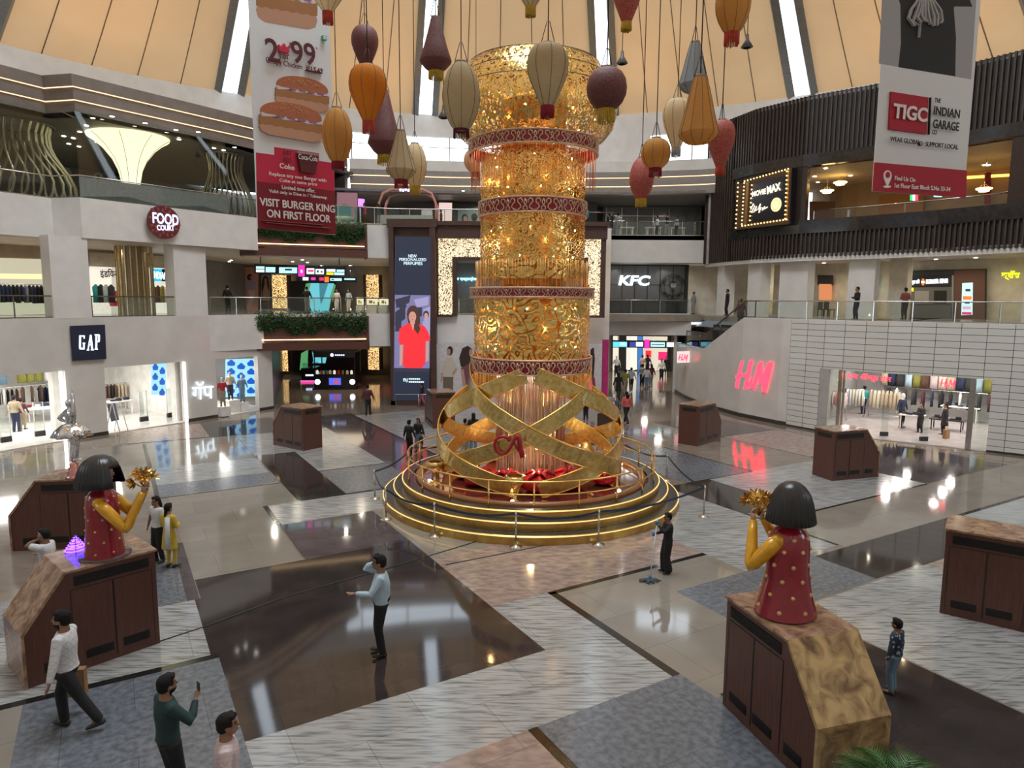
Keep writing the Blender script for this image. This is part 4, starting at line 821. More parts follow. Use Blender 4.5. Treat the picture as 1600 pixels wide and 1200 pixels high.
# base ornaments: red satin gifts, gold cones, goblets
SAT = mat('red_sequin', (0.50, 0.008, 0.02), 0.22, 0.35, col2=(0.28, 0.0, 0.012), scale=30, bump=0.6)
GFO = mat('gold_foil', (0.85, 0.62, 0.25), 0.2, 1.0, scale=12, bump=1.0)
for (a, r, s_, k) in ((-112, 2.05, .56, 'front left'), (-84, 2.1, .6, 'front centre'), (-55, 2.05, .58, 'front right'), (-140, 2.15, .50, 'left'), (-28, 2.6, .42, 'right'), (8, 2.2, .45, 'far right'), (-168, 2.2, .46, 'far left'), (60, 2.1, .55, 'rear right'), (120, 2.1, .55, 'rear left')):
    x, y = r*math.cos(math.radians(a)), r*math.sin(math.radians(a)); b = MB(); b.ball((x, y, .71+s_*.42), (s_, s_, s_*.45), n=20, m=12)
    for q in range(5): ang = q*1.256+a; b.tube([(x, y, .71+s_*.8), (x+.25*math.cos(ang), y+.25*math.sin(ang), .71+s_*1.0), (x+.5*math.cos(ang), y+.5*math.sin(ang), .71+s_*.75)], [(.05, .05), (.09, .05), (.03, .03)], 8)
    o = b.build('sequin_pouch', [SAT], None); o.location = (TC.x, TC.y, 0); tag(o, 'red sequinned bundle lying at the %s of the gold tower foot' % k, 'ornament', 'red bundles around the foot of the gold tower')
for (a, r, h_, lab) in ((-8, 2.75-.9, 1.2, 'right'), (-99, 3.35, .8, 'front'), (-158, 3.3, .7, 'left')):
    x, y = r*math.cos(math.radians(a)), r*math.sin(math.radians(a)); b = MB()
    if lab == 'right': b.lathe([(.15, 0), (.38, .2), (.42, .5), (.34, .85), (.15, 1.1), (0, 1.18)], 20)
    else: b.lathe([(.22, 0), (.2, .04), (.05, .1), (.05, h_*.5), (.26, h_*.75), (.30, h_), (.2, h_)], 18)
    o = b.build('gold_ornament', [GFO]); o.location = (TC.x+x, TC.y+y, .705); tag(o, {'right': 'gold foil egg-shaped ornament at the right inside the tower base', 'front': 'gold goblet ornament standing front centre in the tower base', 'left': 'gold goblet ornament at the left end of the tower base'}[lab], 'ornament')
# red sign on the ribbons
sg = empty('red_logo_sign', TC+Vector((-.72, -3.3, 0)), 0, 'red curled letter A logo fixed on the crossing ribbons', 'sign')
SM = facing(Vector((TC.x-.72, TC.y-3.12, 0)), 0.0)
def sp(px, py): q = plane_pt(SM, px, py); return (q.x, q.y, 0)
b = MB(); c0 = sp(784, 700); r_ = .19
loop = [sp(x, y) for x, y in ((797, 690), (795, 685), (788, 682), (780, 683), (775, 689), (774, 697), (777, 705), (784, 710), (791, 708), (797, 702), (801, 694), (805, 686), (809, 681), (812, 683), (813, 690), (814, 698), (816, 706), (818, 714))]
b.tube(loop, [.05]*11+[.055, .07, .075, .075, .07, .08, .09], 8); b.tube([sp(804, 693), sp(812, 705)], .03, 6)
o = b.build('logo', [mat('red_acrylic', (0.40, 0.01, 0.03), 0.25)], sg); o.matrix_local = rel_to(sg, SM)
for c in list(sg.children): pass
# strings inside the ribbons shine: two warm lamps on the mirror floor
for a in range(0, 360, 60):
    x, y = 3.45*math.cos(math.radians(a+20)), 3.45*math.sin(math.radians(a+20)); e = MB(); e.ball((0, 0, .05), .055, n=8, m=6); o = e.build('spot_lamp', [mat('warm_spot_bulb', (1, .9, .7), emit=12, ecol=(1, .78, .45))]); o.location = (TC.x+x, TC.y+y, .72); tag(o, 'small warm spotlight on the tower platform rim, '+{0: 'right rear', 60: 'rear', 120: 'left rear', 180: 'left front', 240: 'front', 300: 'right front'}[a], 'lamp', 'spotlights around the tower platform')
l = bpy.data.lights.new('tower_base_lamp', 'POINT'); l.energy = 55; l.color = (1, .7, .35); l.shadow_soft_size = .04
for a in (30, 150, 270): o = bpy.data.objects.new('tower_base_lamp', l); C.objects.link(o); o.location = (TC.x+1.8*math.cos(math.radians(a)), TC.y+1.8*math.sin(math.radians(a)), 1.7)
# ---------------------------------------------------------------- stanchions with belts
pts = [(606, 815), (682, 842), (809, 857), (938, 851), (1102, 804), (1036, 830), (589, 780), (612, 757), (1070, 775)]
def stanchion(x, y, lab):
    e = empty('queue_post', (x, y, 0), 0, lab, 'stanchion', 'steel rope posts around the gold tower'); b = MB(); b.lathe([(.17, 0), (.17, .02), (.06, .05), (.03, .08), (0, .08)], 20); b.build('base', [STEEL], e)
    b = MB(); b.tube([(0, 0, .05), (0, 0, .95)], .025, 10); b.lathe([(.035, .88), (.035, .97), (0, .98)], 12); b.build('post', [STEEL], e); return Vector((x, y, .92))
sp_ = {}
for i, (x, y) in enumerate([(606, 814), (682, 840), (809, 855), (938, 850), (1102, 804), (588, 782)]):
    g = G(x, y); sp_[i] = stanchion(g.x, g.y, ['steel rope post left of the tower steps', 'second steel rope post from the left in front of the tower', 'steel rope post at front centre of the tower', 'steel rope post at the front right of the tower', 'steel rope post standing right of the tower steps', 'farthest left steel rope post of the tower'][i])
for i, a in enumerate((20, 45, 70, 95, 120, 145)):
    x, y = TC.x+5.35*math.cos(math.radians(a)), TC.y+5.35*math.sin(math.radians(a)); sp_[6+i] = stanchion(x, y, 'steel rope post behind the tower platform, %s from the right' % ['first', 'second', 'third', 'fourth', 'fifth', 'sixth'][i])
order = [5, 0, 1, 2, 3, 4, 6, 7, 8, 9, 10, 11, 5]
BELT = mat('navy_belt', (0.02, 0.06, 0.12), 0.6)
for i in range(len(order)-1):
    a_, c_ = sp_[order[i]], sp_[order[i+1]]; b = MB(); d = c_-a_; pts = [a_+d*(k/10)+Vector((0, 0, -.16*math.sin(math.pi*k/10))) for k in range(11)]
    vs = []; 
    for p in pts: vs += [p-Vector((0, 0, .03)), p+Vector((0, 0, .03))]
    n_ = Vector((-d.y, d.x, 0)).normalized()*.004; vv = [v+n_ for v in vs]+[v-n_ for v in vs]; m_ = len(vs)
    fs = [(2*k, 2*k+2, 2*k+3, 2*k+1) for k in range(10)]+[(m_+2*k, m_+2*k+1, m_+2*k+3, m_+2*k+2) for k in range(10)]
    o = b.add(vv, fs).build('barrier_belt', [BELT]); tag(o, 'dark blue rope-post belt, '+['far left side of the tower steps', 'left front of the tower steps', 'front, left of the central post', 'front, right of the central post', 'right front of the tower steps, before the cleaner', 'right side of the tower steps', 'behind the tower, rightmost stretch', 'behind the tower, right of the middle', 'behind the tower, middle stretch', 'behind the tower, left of the middle', 'behind the tower, leftmost stretch', 'left rear of the tower steps'][i], 'belt', 'belts between the rope posts')
# cable covers taped on the floor
for pts_, lab in (([(770, 840), (621, 887), (450, 937), (325, 985), (140, 1048)], 'thin black cable cover running over the floor from the tower'), ([(872, 848), (700, 884)], 'short black cable cover in front of the tower')):
    P_ = [G(*p) for p in pts_]; b = MB(); b.tube([p+Vector((0, 0, .008)) for p in P_], [(.02, .009)]*len(P_), 6); o = b.build('floor_cable', [BLK]); tag(o, lab, 'cable')
# ================================================================ KIOSKS (wood-clad plinths with marble tops)
VENT = mat('black_vent', (0.01, 0.01, 0.01), 0.4)
def kiosk(x, y, deg, lab, wid=1.15, L_=2.1, top=1.45, h=1.85, low=.95, gold=False):
    e = empty('marble_plinth', (x, y, 0), math.radians(deg), lab, 'plinth', 'wooden plinths with marble tops around the atrium'); w_ = wid/2
    def prof(b, prof_, y0, y1, mi=0):
        n = len(prof_); vs = [(p[0], y0, p[1]) for p in prof_]+[(p[0], y1, p[1]) for p in prof_]
        b.add(vs, [(i, (i+1) % n, n+(i+1) % n, n+i) for i in range(n)]+[tuple(range(n)), tuple(range(2*n-1, n-1, -1))], mi)
    b = MB(); prof(b, [(0, 0), (L_, 0), (L_, low-.03), (top, h-.04), (0, h-.04)], -w_, w_); b.build('wood_body', [WOODB], e)
    b = MB(); prof(b, [(-.03, h-.04), (top, h-.04), (top+.02, h), (-.03, h)], -w_-.03, w_+.03); b.build('marble_top', [MARB], e)
    b = MB(); prof(b, [(top, h-.045), (top+.02, h), (L_+.045, low), (L_+.045, 0), (L_+.001, 0), (L_+.001, low-.03)], -w_-.02, w_+.02); b.build('marble_slope', [MARB2 if gold else MARB], e)
    for sg in (-1, 1):
        b = MB(); yy = sg*(w_+.003)
        for (xa, xb, za, zb_) in ((.12, top-.12, h-.30, h-.13), (.18, .62, .18, .34), (.78, 1.22, .18, .34), (1.5, 1.85, .18, .34)):
            b.box(((xa+xb)/2, yy, (za+zb_)/2), (xb-xa, .012, zb_-za)); n_ = 5
            for k in range(n_): b.box(((xa+xb)/2, yy+sg*.012, za+(zb_-za)*(k+.5)/n_), (xb-xa, .012, .012))
            b.build('vent', [VENT], e); b = MB()
        for (xa, xb) in ((.08, .72), (.74, top-.06)):
            b = MB(); z0, z1 = .08, h-.36; b.box(((xa+xb)/2, sg*(w_+.002), (z0+z1)/2), (xb-xa, .006, z1-z0)); 
            for (cx_, cz_, sx_, sz_) in ((xa, (z0+z1)/2, .012, z1-z0), (xb, (z0+z1)/2, .012, z1-z0), ((xa+xb)/2, z1, xb-xa, .012)): b.box((cx_, sg*(w_+.004), cz_), (sx_, .008, sz_), 1)
            b.build('access_panel', [WOODB, VENT], e)
    b = MB(); b.box((-.004, 0, h-.21), (.012, wid-.3, .16)); b.build('vent', [VENT], e)
    return e
kiosk(4.01, 10.49, -74, 'brown wood plinth with golden marble slope at lower right, under the girl statue', gold=True)
kiosk(-7.08, 12.58, 228, 'brown wood plinth at lower left carrying the girl statue with the raised bouquet')
kiosk(-10.85, 17.75, 190, 'brown wood plinth at the left edge behind the girl statue, carrying the chrome ballerina')
kiosk(-8.66, 29.05, 144, 'empty brown wood plinth left of the tower', wid=1.0)
kiosk(-3.45, 34.1, 108, 'far brown wood plinth behind the left side of the tower', wid=1.15)
kiosk(8.02, 30.37, 46, 'brown wood plinth between the tower and the white curved wall', wid=1.0)
kiosk(11.57, 24.7, 17.8, 'brown wood plinth with pale marble top in front of the clothes shop entrance', wid=1.0)
kiosk(9.39, 14.11, -36, 'brown wood plinth cut by the right edge of the picture', gold=True)
# ================================================================ STATUES
HAIRS = mat('black_gloss_hair', (0.02, 0.02, 0.022), 0.28); REDG = mat('glossy_crimson', (0.30, 0.012, 0.028), 0.18, coat=.5); YEL = mat('glossy_yellow', (0.72, 0.36, 0.01), 0.25, coat=.3); SKS = mat('statue_skin', (0.55, 0.33, 0.22), 0.3); DOT = mat('cream_dot', (0.75, 0.50, 0.20), 0.4)
GLEAF = mat('gold_leaf', (0.72, 0.45, 0.12), 0.22, 1.0)
def flower_bunch(b, c, s_, seed=1):
    rnd = random.Random(seed)
    for k in range(13):
        th = rnd.uniform(0, 6.28); ph = rnd.uniform(-.2, 1.3); d = Vector((math.cos(th)*math.cos(ph), math.sin(th)*math.cos(ph), math.sin(ph)*.75)); o = Vector(c)+d*s_*.6; z = d.normalized(); x = z.orthogonal().normalized(); y = z.cross(x)
        for q in range(6):
            a = q*math.pi/3; r_ = (x*math.cos(a)+y*math.sin(a)); t_ = (x*-math.sin(a)+y*math.cos(a)); p0 = o; p1 = o+r_*s_*.20+z*s_*.08; p2 = o+r_*s_*.36+z*s_*.26
            b.add([p0, p1+t_*s_*.11, p2, p1-t_*s_*.11, p1+z*.012], [(0, 1, 4), (1, 2, 4), (2, 3, 4), (3, 0, 4)], 0)
        b.ball(o+z*s_*.06, s_*.06, n=6, m=4)
        b.tube([Vector(c)-Vector((0, 0, s_*.5)), o], .008, 4)
def girl(loc, rz, s_, lab, flare, arms, hair_w=1.0, seed=1, disc=True, lean=0.0):
    """faces local +x"""
    e = empty('girl_statue', loc, rz, lab, 'statue')
    if disc: b = MB(); b.lathe([(.46*s_, 0), (.46*s_, .03), (0, .03)], 32); b.build('base_disc', [mat('statue_disc', (.10, .06, .06), .2)], e)
    pr = [(.34+flare*.13, .02), (.335+flare*.10, .12), (.32+flare*.04, .35), (.30, .65), (.29, .9), (.285, 1.05), (.27, 1.18), (.21, 1.28), (.14, 1.34), (.12, 1.42), (.115, 1.5)]
    b = MB(); b.lathe([(r*s_, z*s_) for r, z in pr], 36, sy=1.12); b.build('dress', [REDG], e)
    def rad(z):
        for i in range(len(pr)-1):
            if pr[i][1] <= z <= pr[i+1][1]: t = (z-pr[i][1])/(pr[i+1][1]-pr[i][1]); return pr[i][0]+(pr[i+1][0]-pr[i][0])*t
        return .1
    k = 0
    for row, z in enumerate((.14, .36, .58, .80, 1.02, 1.2)):
        for q in range(7):
            a = 2*math.pi*(q+.5*(row % 2))/7+.2; r = rad(z)*s_; b = MB(); b.ball((r*math.cos(a), r*1.12*math.sin(a), z*s_), ((.032 if flare > .5 else .021),)*3, n=10, m=6); b.build('dot', [DOT], e)
    # head, face
    b = MB(); b.ball((.02*s_, 0, 1.66*s_), (.21*s_, .19*s_, .24*s_), n=24, m=16); b.ball((.235*s_, 0, 1.64*s_), (.035*s_, .022*s_, .04*s_), n=10, m=6)
    b.ball((.20*s_, 0, 1.54*s_), (.035*s_, .05*s_, .018*s_), n=10, m=6)
    b.build('face', [SKS], e)
    b = MB(); 
    for sg in (-1, 1): b.ball((.20*s_, sg*.07*s_, 1.68*s_), (.012*s_, .03*s_, .018*s_), n=8, m=6)
    b.build('eye', [BLK], e)
    hp = [(0.0, 2.02), (.12, 2.0), (.22, 1.94), (.30, 1.84), (.35, 1.70), (.385, 1.55), (.41, 1.42), (.39, 1.405), (.20, 1.44)]
    b = MB(); b.lathe([(r*s_*hair_w, z*s_) for r, z in hp], 84, 0, a0=math.radians(38), a1=math.radians(322), rib=lambda a, z: 1+.035*math.sin(a*34)*min(1, max(0, (2.0*s_-z)/(.3*s_))), sx=1.0)
    fr_ = [(0.0, 2.02), (.12, 2.0), (.22, 1.94), (.29, 1.85), (.31, 1.78), (.29, 1.77)]
    b.lathe([(r*s_*hair_w, z*s_) for r, z in fr_], 24, 0, a0=math.radians(-38), a1=math.radians(38), rib=lambda a, z: 1+.015*math.sin(a*34))
    b.build('bob_hair', [HAIRS], e)
    for i, ar in enumerate(arms):
        sh, el, ha = [Vector(p)*s_ for p in ar]; b = MB(); P_ = []
        for t in range(7): P_.append(sh.lerp(el, t/6))
        mid = [el+(sh-el).normalized()*.06*s_, el+((sh-el).normalized()+(ha-el).normalized())*.01, el+(ha-el).normalized()*.06*s_]
        pts = [sh, sh.lerp(el, .3), sh.lerp(el, .6), mid[0], mid[1], mid[2], el.lerp(ha, .4), el.lerp(ha, .7), ha]
        b.tube(pts, [r*s_ for r in (.10, .115, .108, .10, .097, .095, .085, .075, .06)], 16); b.ball(sh, .10*s_, n=14, m=10); b.build('sleeve', [YEL], e)
        d = (ha-el).normalized(); b = MB(); b.ball(ha+d*.05*s_, (.045*s_, .03*s_, .07*s_), n=10, m=8)
        for q in range(4): b.tube([ha+d*.08*s_+Vector((0, (q-1.5)*.02*s_, 0)), ha+d*.15*s_+Vector((.01, (q-1.5)*.024*s_, 0)), ha+d*.20*s_+Vector((-.02, (q-1.5)*.02*s_, 0))], .011*s_, 6)
        b.tube([ha+d*.05*s_, ha+d*.10*s_+Vector((.05*s_, 0, 0))], .012*s_, 6); b.build('hand', [SKS], e)
    h = (Vector(arms[0][2])+Vector(arms[1][2]))/2*s_+Vector((0, 0, .22*s_)); b = MB(); flower_bunch(b, h, .34*s_, seed); b.build('golden_bouquet', [GLEAF], e)
    return e
g = G(168, 873, 1.87)
girl((g.x, g.y, 1.852), math.radians(8), 0.92, 'statue of a girl in a dotted red dress lifting a gold bouquet at the left', .12,
     [((.06, -.30, 1.14), (.56, -.36, .62), (.80, -.12, 1.28)), ((.06, .30, 1.14), (.42, .36, .72), (.78, .10, 1.28))], hair_w=1.08, seed=3)
g = G(1231, 948, 1.87)
girl((g.x, g.y, 1.852), math.radians(125), 1.0, 'statue of a girl in a dotted red dress seen from behind at the right', .72,
     [((.0, .30, 1.16), (.30, .48, .72), (.52, .16, 1.30)), ((.0, -.30, 1.16), (.34, -.36, .78), (.52, -.10, 1.30))], hair_w=.86, seed=5, disc=False)
# ================================================================ PEOPLE
SKIN = mat('skin_brown', (0.28, 0.15, 0.09), 0.5); HAIRB = mat('hair_black', (0.010, 0.008, 0.008), 0.75, spec=.25, scale=60, bump=.5); EYEM = mat('eye_dark', (0.01, 0.008, 0.008), 0.3)
def remesh(mb, vox, mats, name):
    me = bpy.data.meshes.new(name); me.from_pydata(mb.v, [], mb.f); bm = bmesh.new(); bm.from_mesh(me); bmesh.ops.recalc_face_normals(bm, faces=bm.faces); bm.to_mesh(me); bm.free()
    o = bpy.data.objects.new(name, me); C.objects.link(o); md = o.modifiers.new('r', 'REMESH'); md.mode = 'VOXEL'; md.voxel_size = vox; md.use_smooth_shade = True
    sm = o.modifiers.new('s', 'SMOOTH'); sm.iterations = 3; sm.factor = .5
    dg = bpy.context.evaluated_depsgraph_get(); m2 = bpy.data.meshes.new_from_object(o.evaluated_get(dg)); bpy.data.objects.remove(o); bpy.data.meshes.remove(me)
    m2.name = name; m2.materials.clear()
    for m in mats: m2.materials.append(m)
    return m2
def ik(a, c, l1, l2, pole):
    d = c-a; L_ = min(d.length, (l1+l2)*.999); dn = d.normalized(); x = (l1*l1-l2*l2+L_*L_)/(2*L_); hh = math.sqrt(max(0, l1*l1-x*x)); p = pole-dn*pole.dot(dn); p = p.normalized() if p.length > 1e-6 else Vector((0, 0, 1)); return a+dn*x+p*hh, a+dn*L_
ARM = {'down': (.135, .02, -.385), 'pocket': (.11, .03, -.30), 'phone': (.03, .07, .085), 'out': (.05, .235, -.13), 'hold': (.02, .14, -.12), 'show': (.03, .17, -.02), 'back': (.10, -.07, -.33), 'fwd': (.12, .10, -.33), 'bag': (.10, .05, -.20), 'up': (-.03, .02, .32), 'mophi': (.00, .19, .02), 'moplo': (-.02, .20, -.15)}
LEG = {'stand': ((.055, .015), (.055, -.01)), 'walk': ((.045, .17), (.045, -.19)), 'stride': ((.05, .07), (.04, -.24)), 'close': ((.045, .01), (.045, .0)), 'step': ((.05, .09), (.05, -.09))}
def person(loc, face, h, lab, top, bot, arms=('down', 'down'), legs='stand', sleeve=1.0, hair='short', kind='trousers', detail=0, skin=None, shoe=None, fat=0.0, head_tilt=0.0, head_turn=0.0, bag=None, group='people in the mall', lean=0.0, dup_=None, hairm=None, mats_=None, cat='person'):
    skin = skin or SKIN; shoe = shoe or BLK; vox = {0: .032, 1: .02, 2: .0085}[detail]*h/1.7; n_ = {0: 8, 1: 10, 2: 14}[detail]
    root = Matrix.Identity(4)
    def V(x, y, z): return Vector((x*h, y*h, z*h))
    fl, fr2 = LEG[legs]; dz = -.012 if legs in ('walk', 'stride') else 0
    hipz = .515+dz; shz = .815+dz
    def tor(y, z): return Vector((0, (y+lean*(z-.5))*h, z*h))
    body = MB(); shirt = MB(); trs = MB(); shoes = []
    tw = [(.49, .080, .062), (.55, .086, .068), (.61, .076+fat*.4, .058+fat), (.67, .082+fat*.3, .062+fat*.8), (.73, .098, .068+fat*.3), (.78, .108, .062), (.815, .088, .05), (.835, .045, .042), (.87, .034, .037), (.89, .033, .037)]
    def loft(b, rows, ex=0.0, fx=0.0): b.tube([tor(-.004+(fat*.3 if .58 < z < .7 else 0), z+dz) for z, _, _ in rows], [((rx+ex)*h, (ry+ex)*h) for _, rx, ry in rows], n_+4)
    loft(body, tw)
    hc = Vector((0, (.012+lean*.42)*h, (.925+dz)*h))
    Rh = Matrix.Translation(hc) @ Euler((head_tilt, 0, head_turn)).to_matrix().to_4x4()
    body.ball((0, -.004*h, .012*h), (.047*h, .060*h, .060*h), n=n_+4, m=n_, mx=Rh); body.ball((0, .018*h, -.028*h), (.037*h, .040*h, .040*h), n=n_+2, m=n_, mx=Rh)
    body.tube([Rh @ Vector((0, .055*h, .012*h)), Rh @ Vector((0, .066*h, -.008*h)), Rh @ Vector((0, .064*h, -.014*h))], [.006*h, .010*h, .010*h], 6)
    body.ball((0, .054*h, -.034*h), (.017*h, .008*h, .007*h), n=8, m=6, mx=Rh)
    for sg in (-1, 1): body.ball((sg*.048*h, -.002*h, -.004*h), (.007*h, .014*h, .018*h), n=8, m=6, mx=Rh)
    hands = []
    for i, sg in enumerate((1, -1)):
        s0 = tor(-.004, shz-.012)+Vector((sg*.098*h, 0, 0)); kind_ = arms[i]; t = ARM[kind_] if isinstance(kind_, str) else kind_
        tgt = s0+Vector((sg*t[0]*h, t[1]*h, t[2]*h)) if kind_ not in ('out', 'hold', 'show', 'up', 'mophi', 'moplo') else s0+Vector((-sg*(.05 if kind_ != 'up' else 0)*h+sg*t[0]*h, t[1]*h, t[2]*h))
        if kind_ == 'phone': tgt = hc+Vector((sg*.062*h, .012*h, -.02*h))
        el, wr = ik(s0, tgt, .165*h, .15*h, Vector((sg*.6, -.9, -.5)) if kind_ not in ('up', 'phone') else (Vector((sg, -.3, 0)) if kind_ == 'up' else Vector((sg*.45, .7, -.9))))
        d = (wr-el).normalized(); rs = (.034, .028, .024, .0245, .018, .0145)
        pts = [s0, s0.lerp(el, .5), el, el.lerp(wr, .25), el.lerp(wr, .7), wr]
        body.tube(pts, [r*h for r in rs], n_); body.ball(s0, .032*h, n=n_, m=8)
        # hand
        pl = d.cross(Vector((sg, 0, 0))); pl = pl.normalized() if pl.length > .1 else Vector((0, 0, 1)); side = d.cross(pl).normalized(); hp = wr+d*.028*h
        if kind_ == 'phone': d2 = Vector((0, .1, 1)).normalized(); d = d2; pl = Vector((sg, 0, 0)); side = d.cross(pl).normalized(); hp = wr+d*.02*h
        body.tube([wr, wr+d*.025*h, wr+d*.05*h], [(.014*h, .012*h), (.022*h, .010*h), (.020*h, .009*h)], 8)
        if detail == 2:
            for q, (o_, L2) in enumerate(((-.016, .036), (-.0055, .042), (.005, .040), (.015, .032))):
                b0 = wr+d*.048*h+side*o_*h; cur = (.25 if kind_ in ('out',) else .6); f1 = b0+(d*.6+pl*cur*.3).normalized()*L2*.5*h; f2 = f1+(d*(1-cur*.6)+pl*cur).normalized()*L2*.5*h
                body.tube([b0, f1, f2], [.0052*h, .0048*h, .004*h], 6)
            tb = wr+d*.018*h-side*.018*h; body.tube([tb, tb+(d-side*.9).normalized()*.022*h, tb+(d*1.2-side*.6).normalized()*.042*h], [.0062*h, .0055*h, .0045*h], 6)
        else: body.tube([wr+d*.045*h, wr+d*.085*h], [(.018*h, .008*h), (.012*h, .006*h)], 6)
        hands.append((wr+d*.04*h, d.copy()))
        # sleeve
        if sleeve > 0:
            sp_ = [s0+Vector((-sg*.03*h, 0, .004*h)), s0, s0.lerp(el, .5), el]; sr = [.040, .043, .037, .034]
            if sleeve < .99: sp_ = [sp_[0], s0, s0.lerp(el, .45), s0.lerp(el, max(.5, sleeve*1.2))]; sr = [.040, .044, .041, .040]
            else: sp_ += [el.lerp(wr, .25), el.lerp(wr, .7), el.lerp(wr, .93)]; sr += [.032, .026, .023]
            shirt.tube(sp_, [r*h for r in sr], n_)
    # legs
    gz = .035
    for i, (sg, (fx, fy)) in enumerate(((1, fl), (-1, fr2))):
        hp = Vector((sg*.048*h, lean*.0, hipz*h)); lift = .03*h if (legs in ('walk', 'stride') and fy < 0) else 0
        ank = Vector((sg*fx*h, fy*h, gz*h+.01*h+lift)); kn, an = ik(hp, ank, .2375*h, .2375*h, Vector((sg*.05, 1, 0)))
        body.tube([hp, hp.lerp(kn, .4), kn, kn.lerp(an, .3), an], [r*h for r in (.055, .047, .031, .031, .019)], n_)
        tr = [hp+Vector((0, 0, .02*h)), hp, hp.lerp(kn, .4), kn, kn.lerp(an, .35), kn.lerp(an, 1.0)]
        if kind in ('trousers', 'jeans', 'wide'): trs.tube(tr, [r*h for r in ((.060, .066, .056, .043, .041, .036) if kind != 'wide' else (.060, .066, .062, .058, .062, .066))], n_)
        else: trs.tube(tr, [r*h for r in (.05, .056, .048, .036, .034, .027)], n_)
        td = Vector((sg*.25, 1, 0)).normalized(); tip = -.35 if lift else 0; td2 = Vector((td.x, td.y, tip)).normalized()
        s_ = MB(); hl = an-td*.022*h+Vector((0, 0, -.018*h)); s_.tube([hl-td2*.018*h, hl, hl+td2*.05*h, hl+td2*.095*h, hl+td2*.122*h], [(.018*h, .016*h), (.025*h, .026*h), (.027*h, .022*h), (.026*h, .014*h), (.016*h, .010*h)], 10)
        s_.tube([an+Vector((0, 0, .012*h)), an-Vector((0, 0, .01*h))], .026*h, 8); shoes.append(s_)
        body.tube([an, an+td*.05*h-Vector((0, 0, .015*h))], .018*h, 6)
    trs.tube([tor(-.002, z+dz) for z in (.49, .53, .575, .60)], [(.080*h, .066*h), (.094*h, .076*h), (.088*h, (.07+fat*.7)*h), (.086*h, (.066+fat*.8)*h)], n_+4)
    srows = [(z, rx, ry) for z, rx, ry in tw[1:8]]
    if kind in ('kurta', 'skirt'): srows = [(.30 if kind == 'kurta' else .42, .115, .10), (.40 if kind == 'kurta' else .45, .105, .088), (.49, .096, .078)]+srows
    else: srows = [(.535, .090, .075)]+srows
    loft(shirt, srows, .0095)
    bm_ = remesh(body, vox, [skin, EYEM, HAIRB], 'person')
    o = bpy.data.objects.new('person', bm_); C.objects.link(o)
    o.location = loc; o.rotation_euler = (0, 0, math.radians(face-90))
    if detail >= 1:
        Ri = Rh.inverted()
        for p in bm_.polygons:
            c = Ri @ p.center; c = c/h
            if c.y > .03 and abs(c.z-.008) < (.006 if detail == 2 else .009) and .012 < abs(c.x) < .028: p.material_index = 1
            elif c.y > .03 and abs(c.z-.022) < .004 and .010 < abs(c.x) < .032: p.material_index = 2
            elif c.y > .045 and abs(c.z+.034) < .0035 and abs(c.x) < .014: p.material_index = 2
            elif detail == 2 and hair == 'beard' and c.y > .0 and -.075 < c.z < -.024 and abs(c.x) < .06: p.material_index = 2
    tag(o, lab, cat, group)
    def add(mb, vx, m, nm):
        q = bpy.data.objects.new(nm, remesh(mb, vx, [m], nm)); C.objects.link(q); q.parent = o; return q
    add(shirt, vox*1.15, top, 'shirt' if kind not in ('kurta',) else 'tunic'); add(trs, vox*1.15, bot, 'trousers')
    for s_ in shoes: s_.build('shoe', [shoe], o)
    hb = MB(); hm = hairm or HAIRB
    hb.ball((0, -.010*h, .026*h), (.054*h, .064*h, .058*h), n=16, m=12, mx=Rh); [hb.ball((.030*h*math.sin(j*2.1), .028*h+.010*h*math.cos(j*1.7), .062*h), (.022*h, .020*h, .016*h), n=8, m=6, mx=Rh) for j in range(4 if hair != 'cap' else 0)]; hb.ball((0, -.03*h, -.002*h), (.050*h, .042*h, .048*h), n=14, m=10, mx=Rh)
    if hair in ('long', 'pony'):
        hb.tube([Rh @ Vector((0, -.045*h, .01*h)), Rh @ Vector((0, -.062*h, -.05*h)), Rh @ Vector((0, -.066*h, -.13*h)), Rh @ Vector((0, -.058*h, -.20*h))], [(.046*h, .03*h), (.058*h, .028*h), (.055*h, .022*h), (.035*h, .012*h)] if hair == 'long' else [(.03*h, .02*h), (.024*h, .02*h), (.02*h, .018*h), (.008*h, .008*h)], 10)
    if hair == 'cap': hb.ball((0, 0, .04*h), (.056*h, .066*h, .036*h), n=14, m=8, mx=Rh)
    # keep the face free
    me = remesh(hb, vox, [hm], 'hair'); q = bpy.data.objects.new('hair', me); C.objects.link(q); q.parent = o
    Ri = Rh.inverted(); bm = bmesh.new(); bm.from_mesh(me)
    kill = [v for v in bm.verts if (Ri @ v.co).y/h > .030 and (Ri @ v.co).z/h < .045]; bmesh.ops.delete(bm, geom=kill, context='VERTS'); bm.to_mesh(me); bm.free()
    o['_h'] = 0; del o['_h']
    return o, hands
def shirtm(name, c, rough=.85): return mat('cloth_'+name, c, rough, scale=12, col2=[x*.88 for x in c])
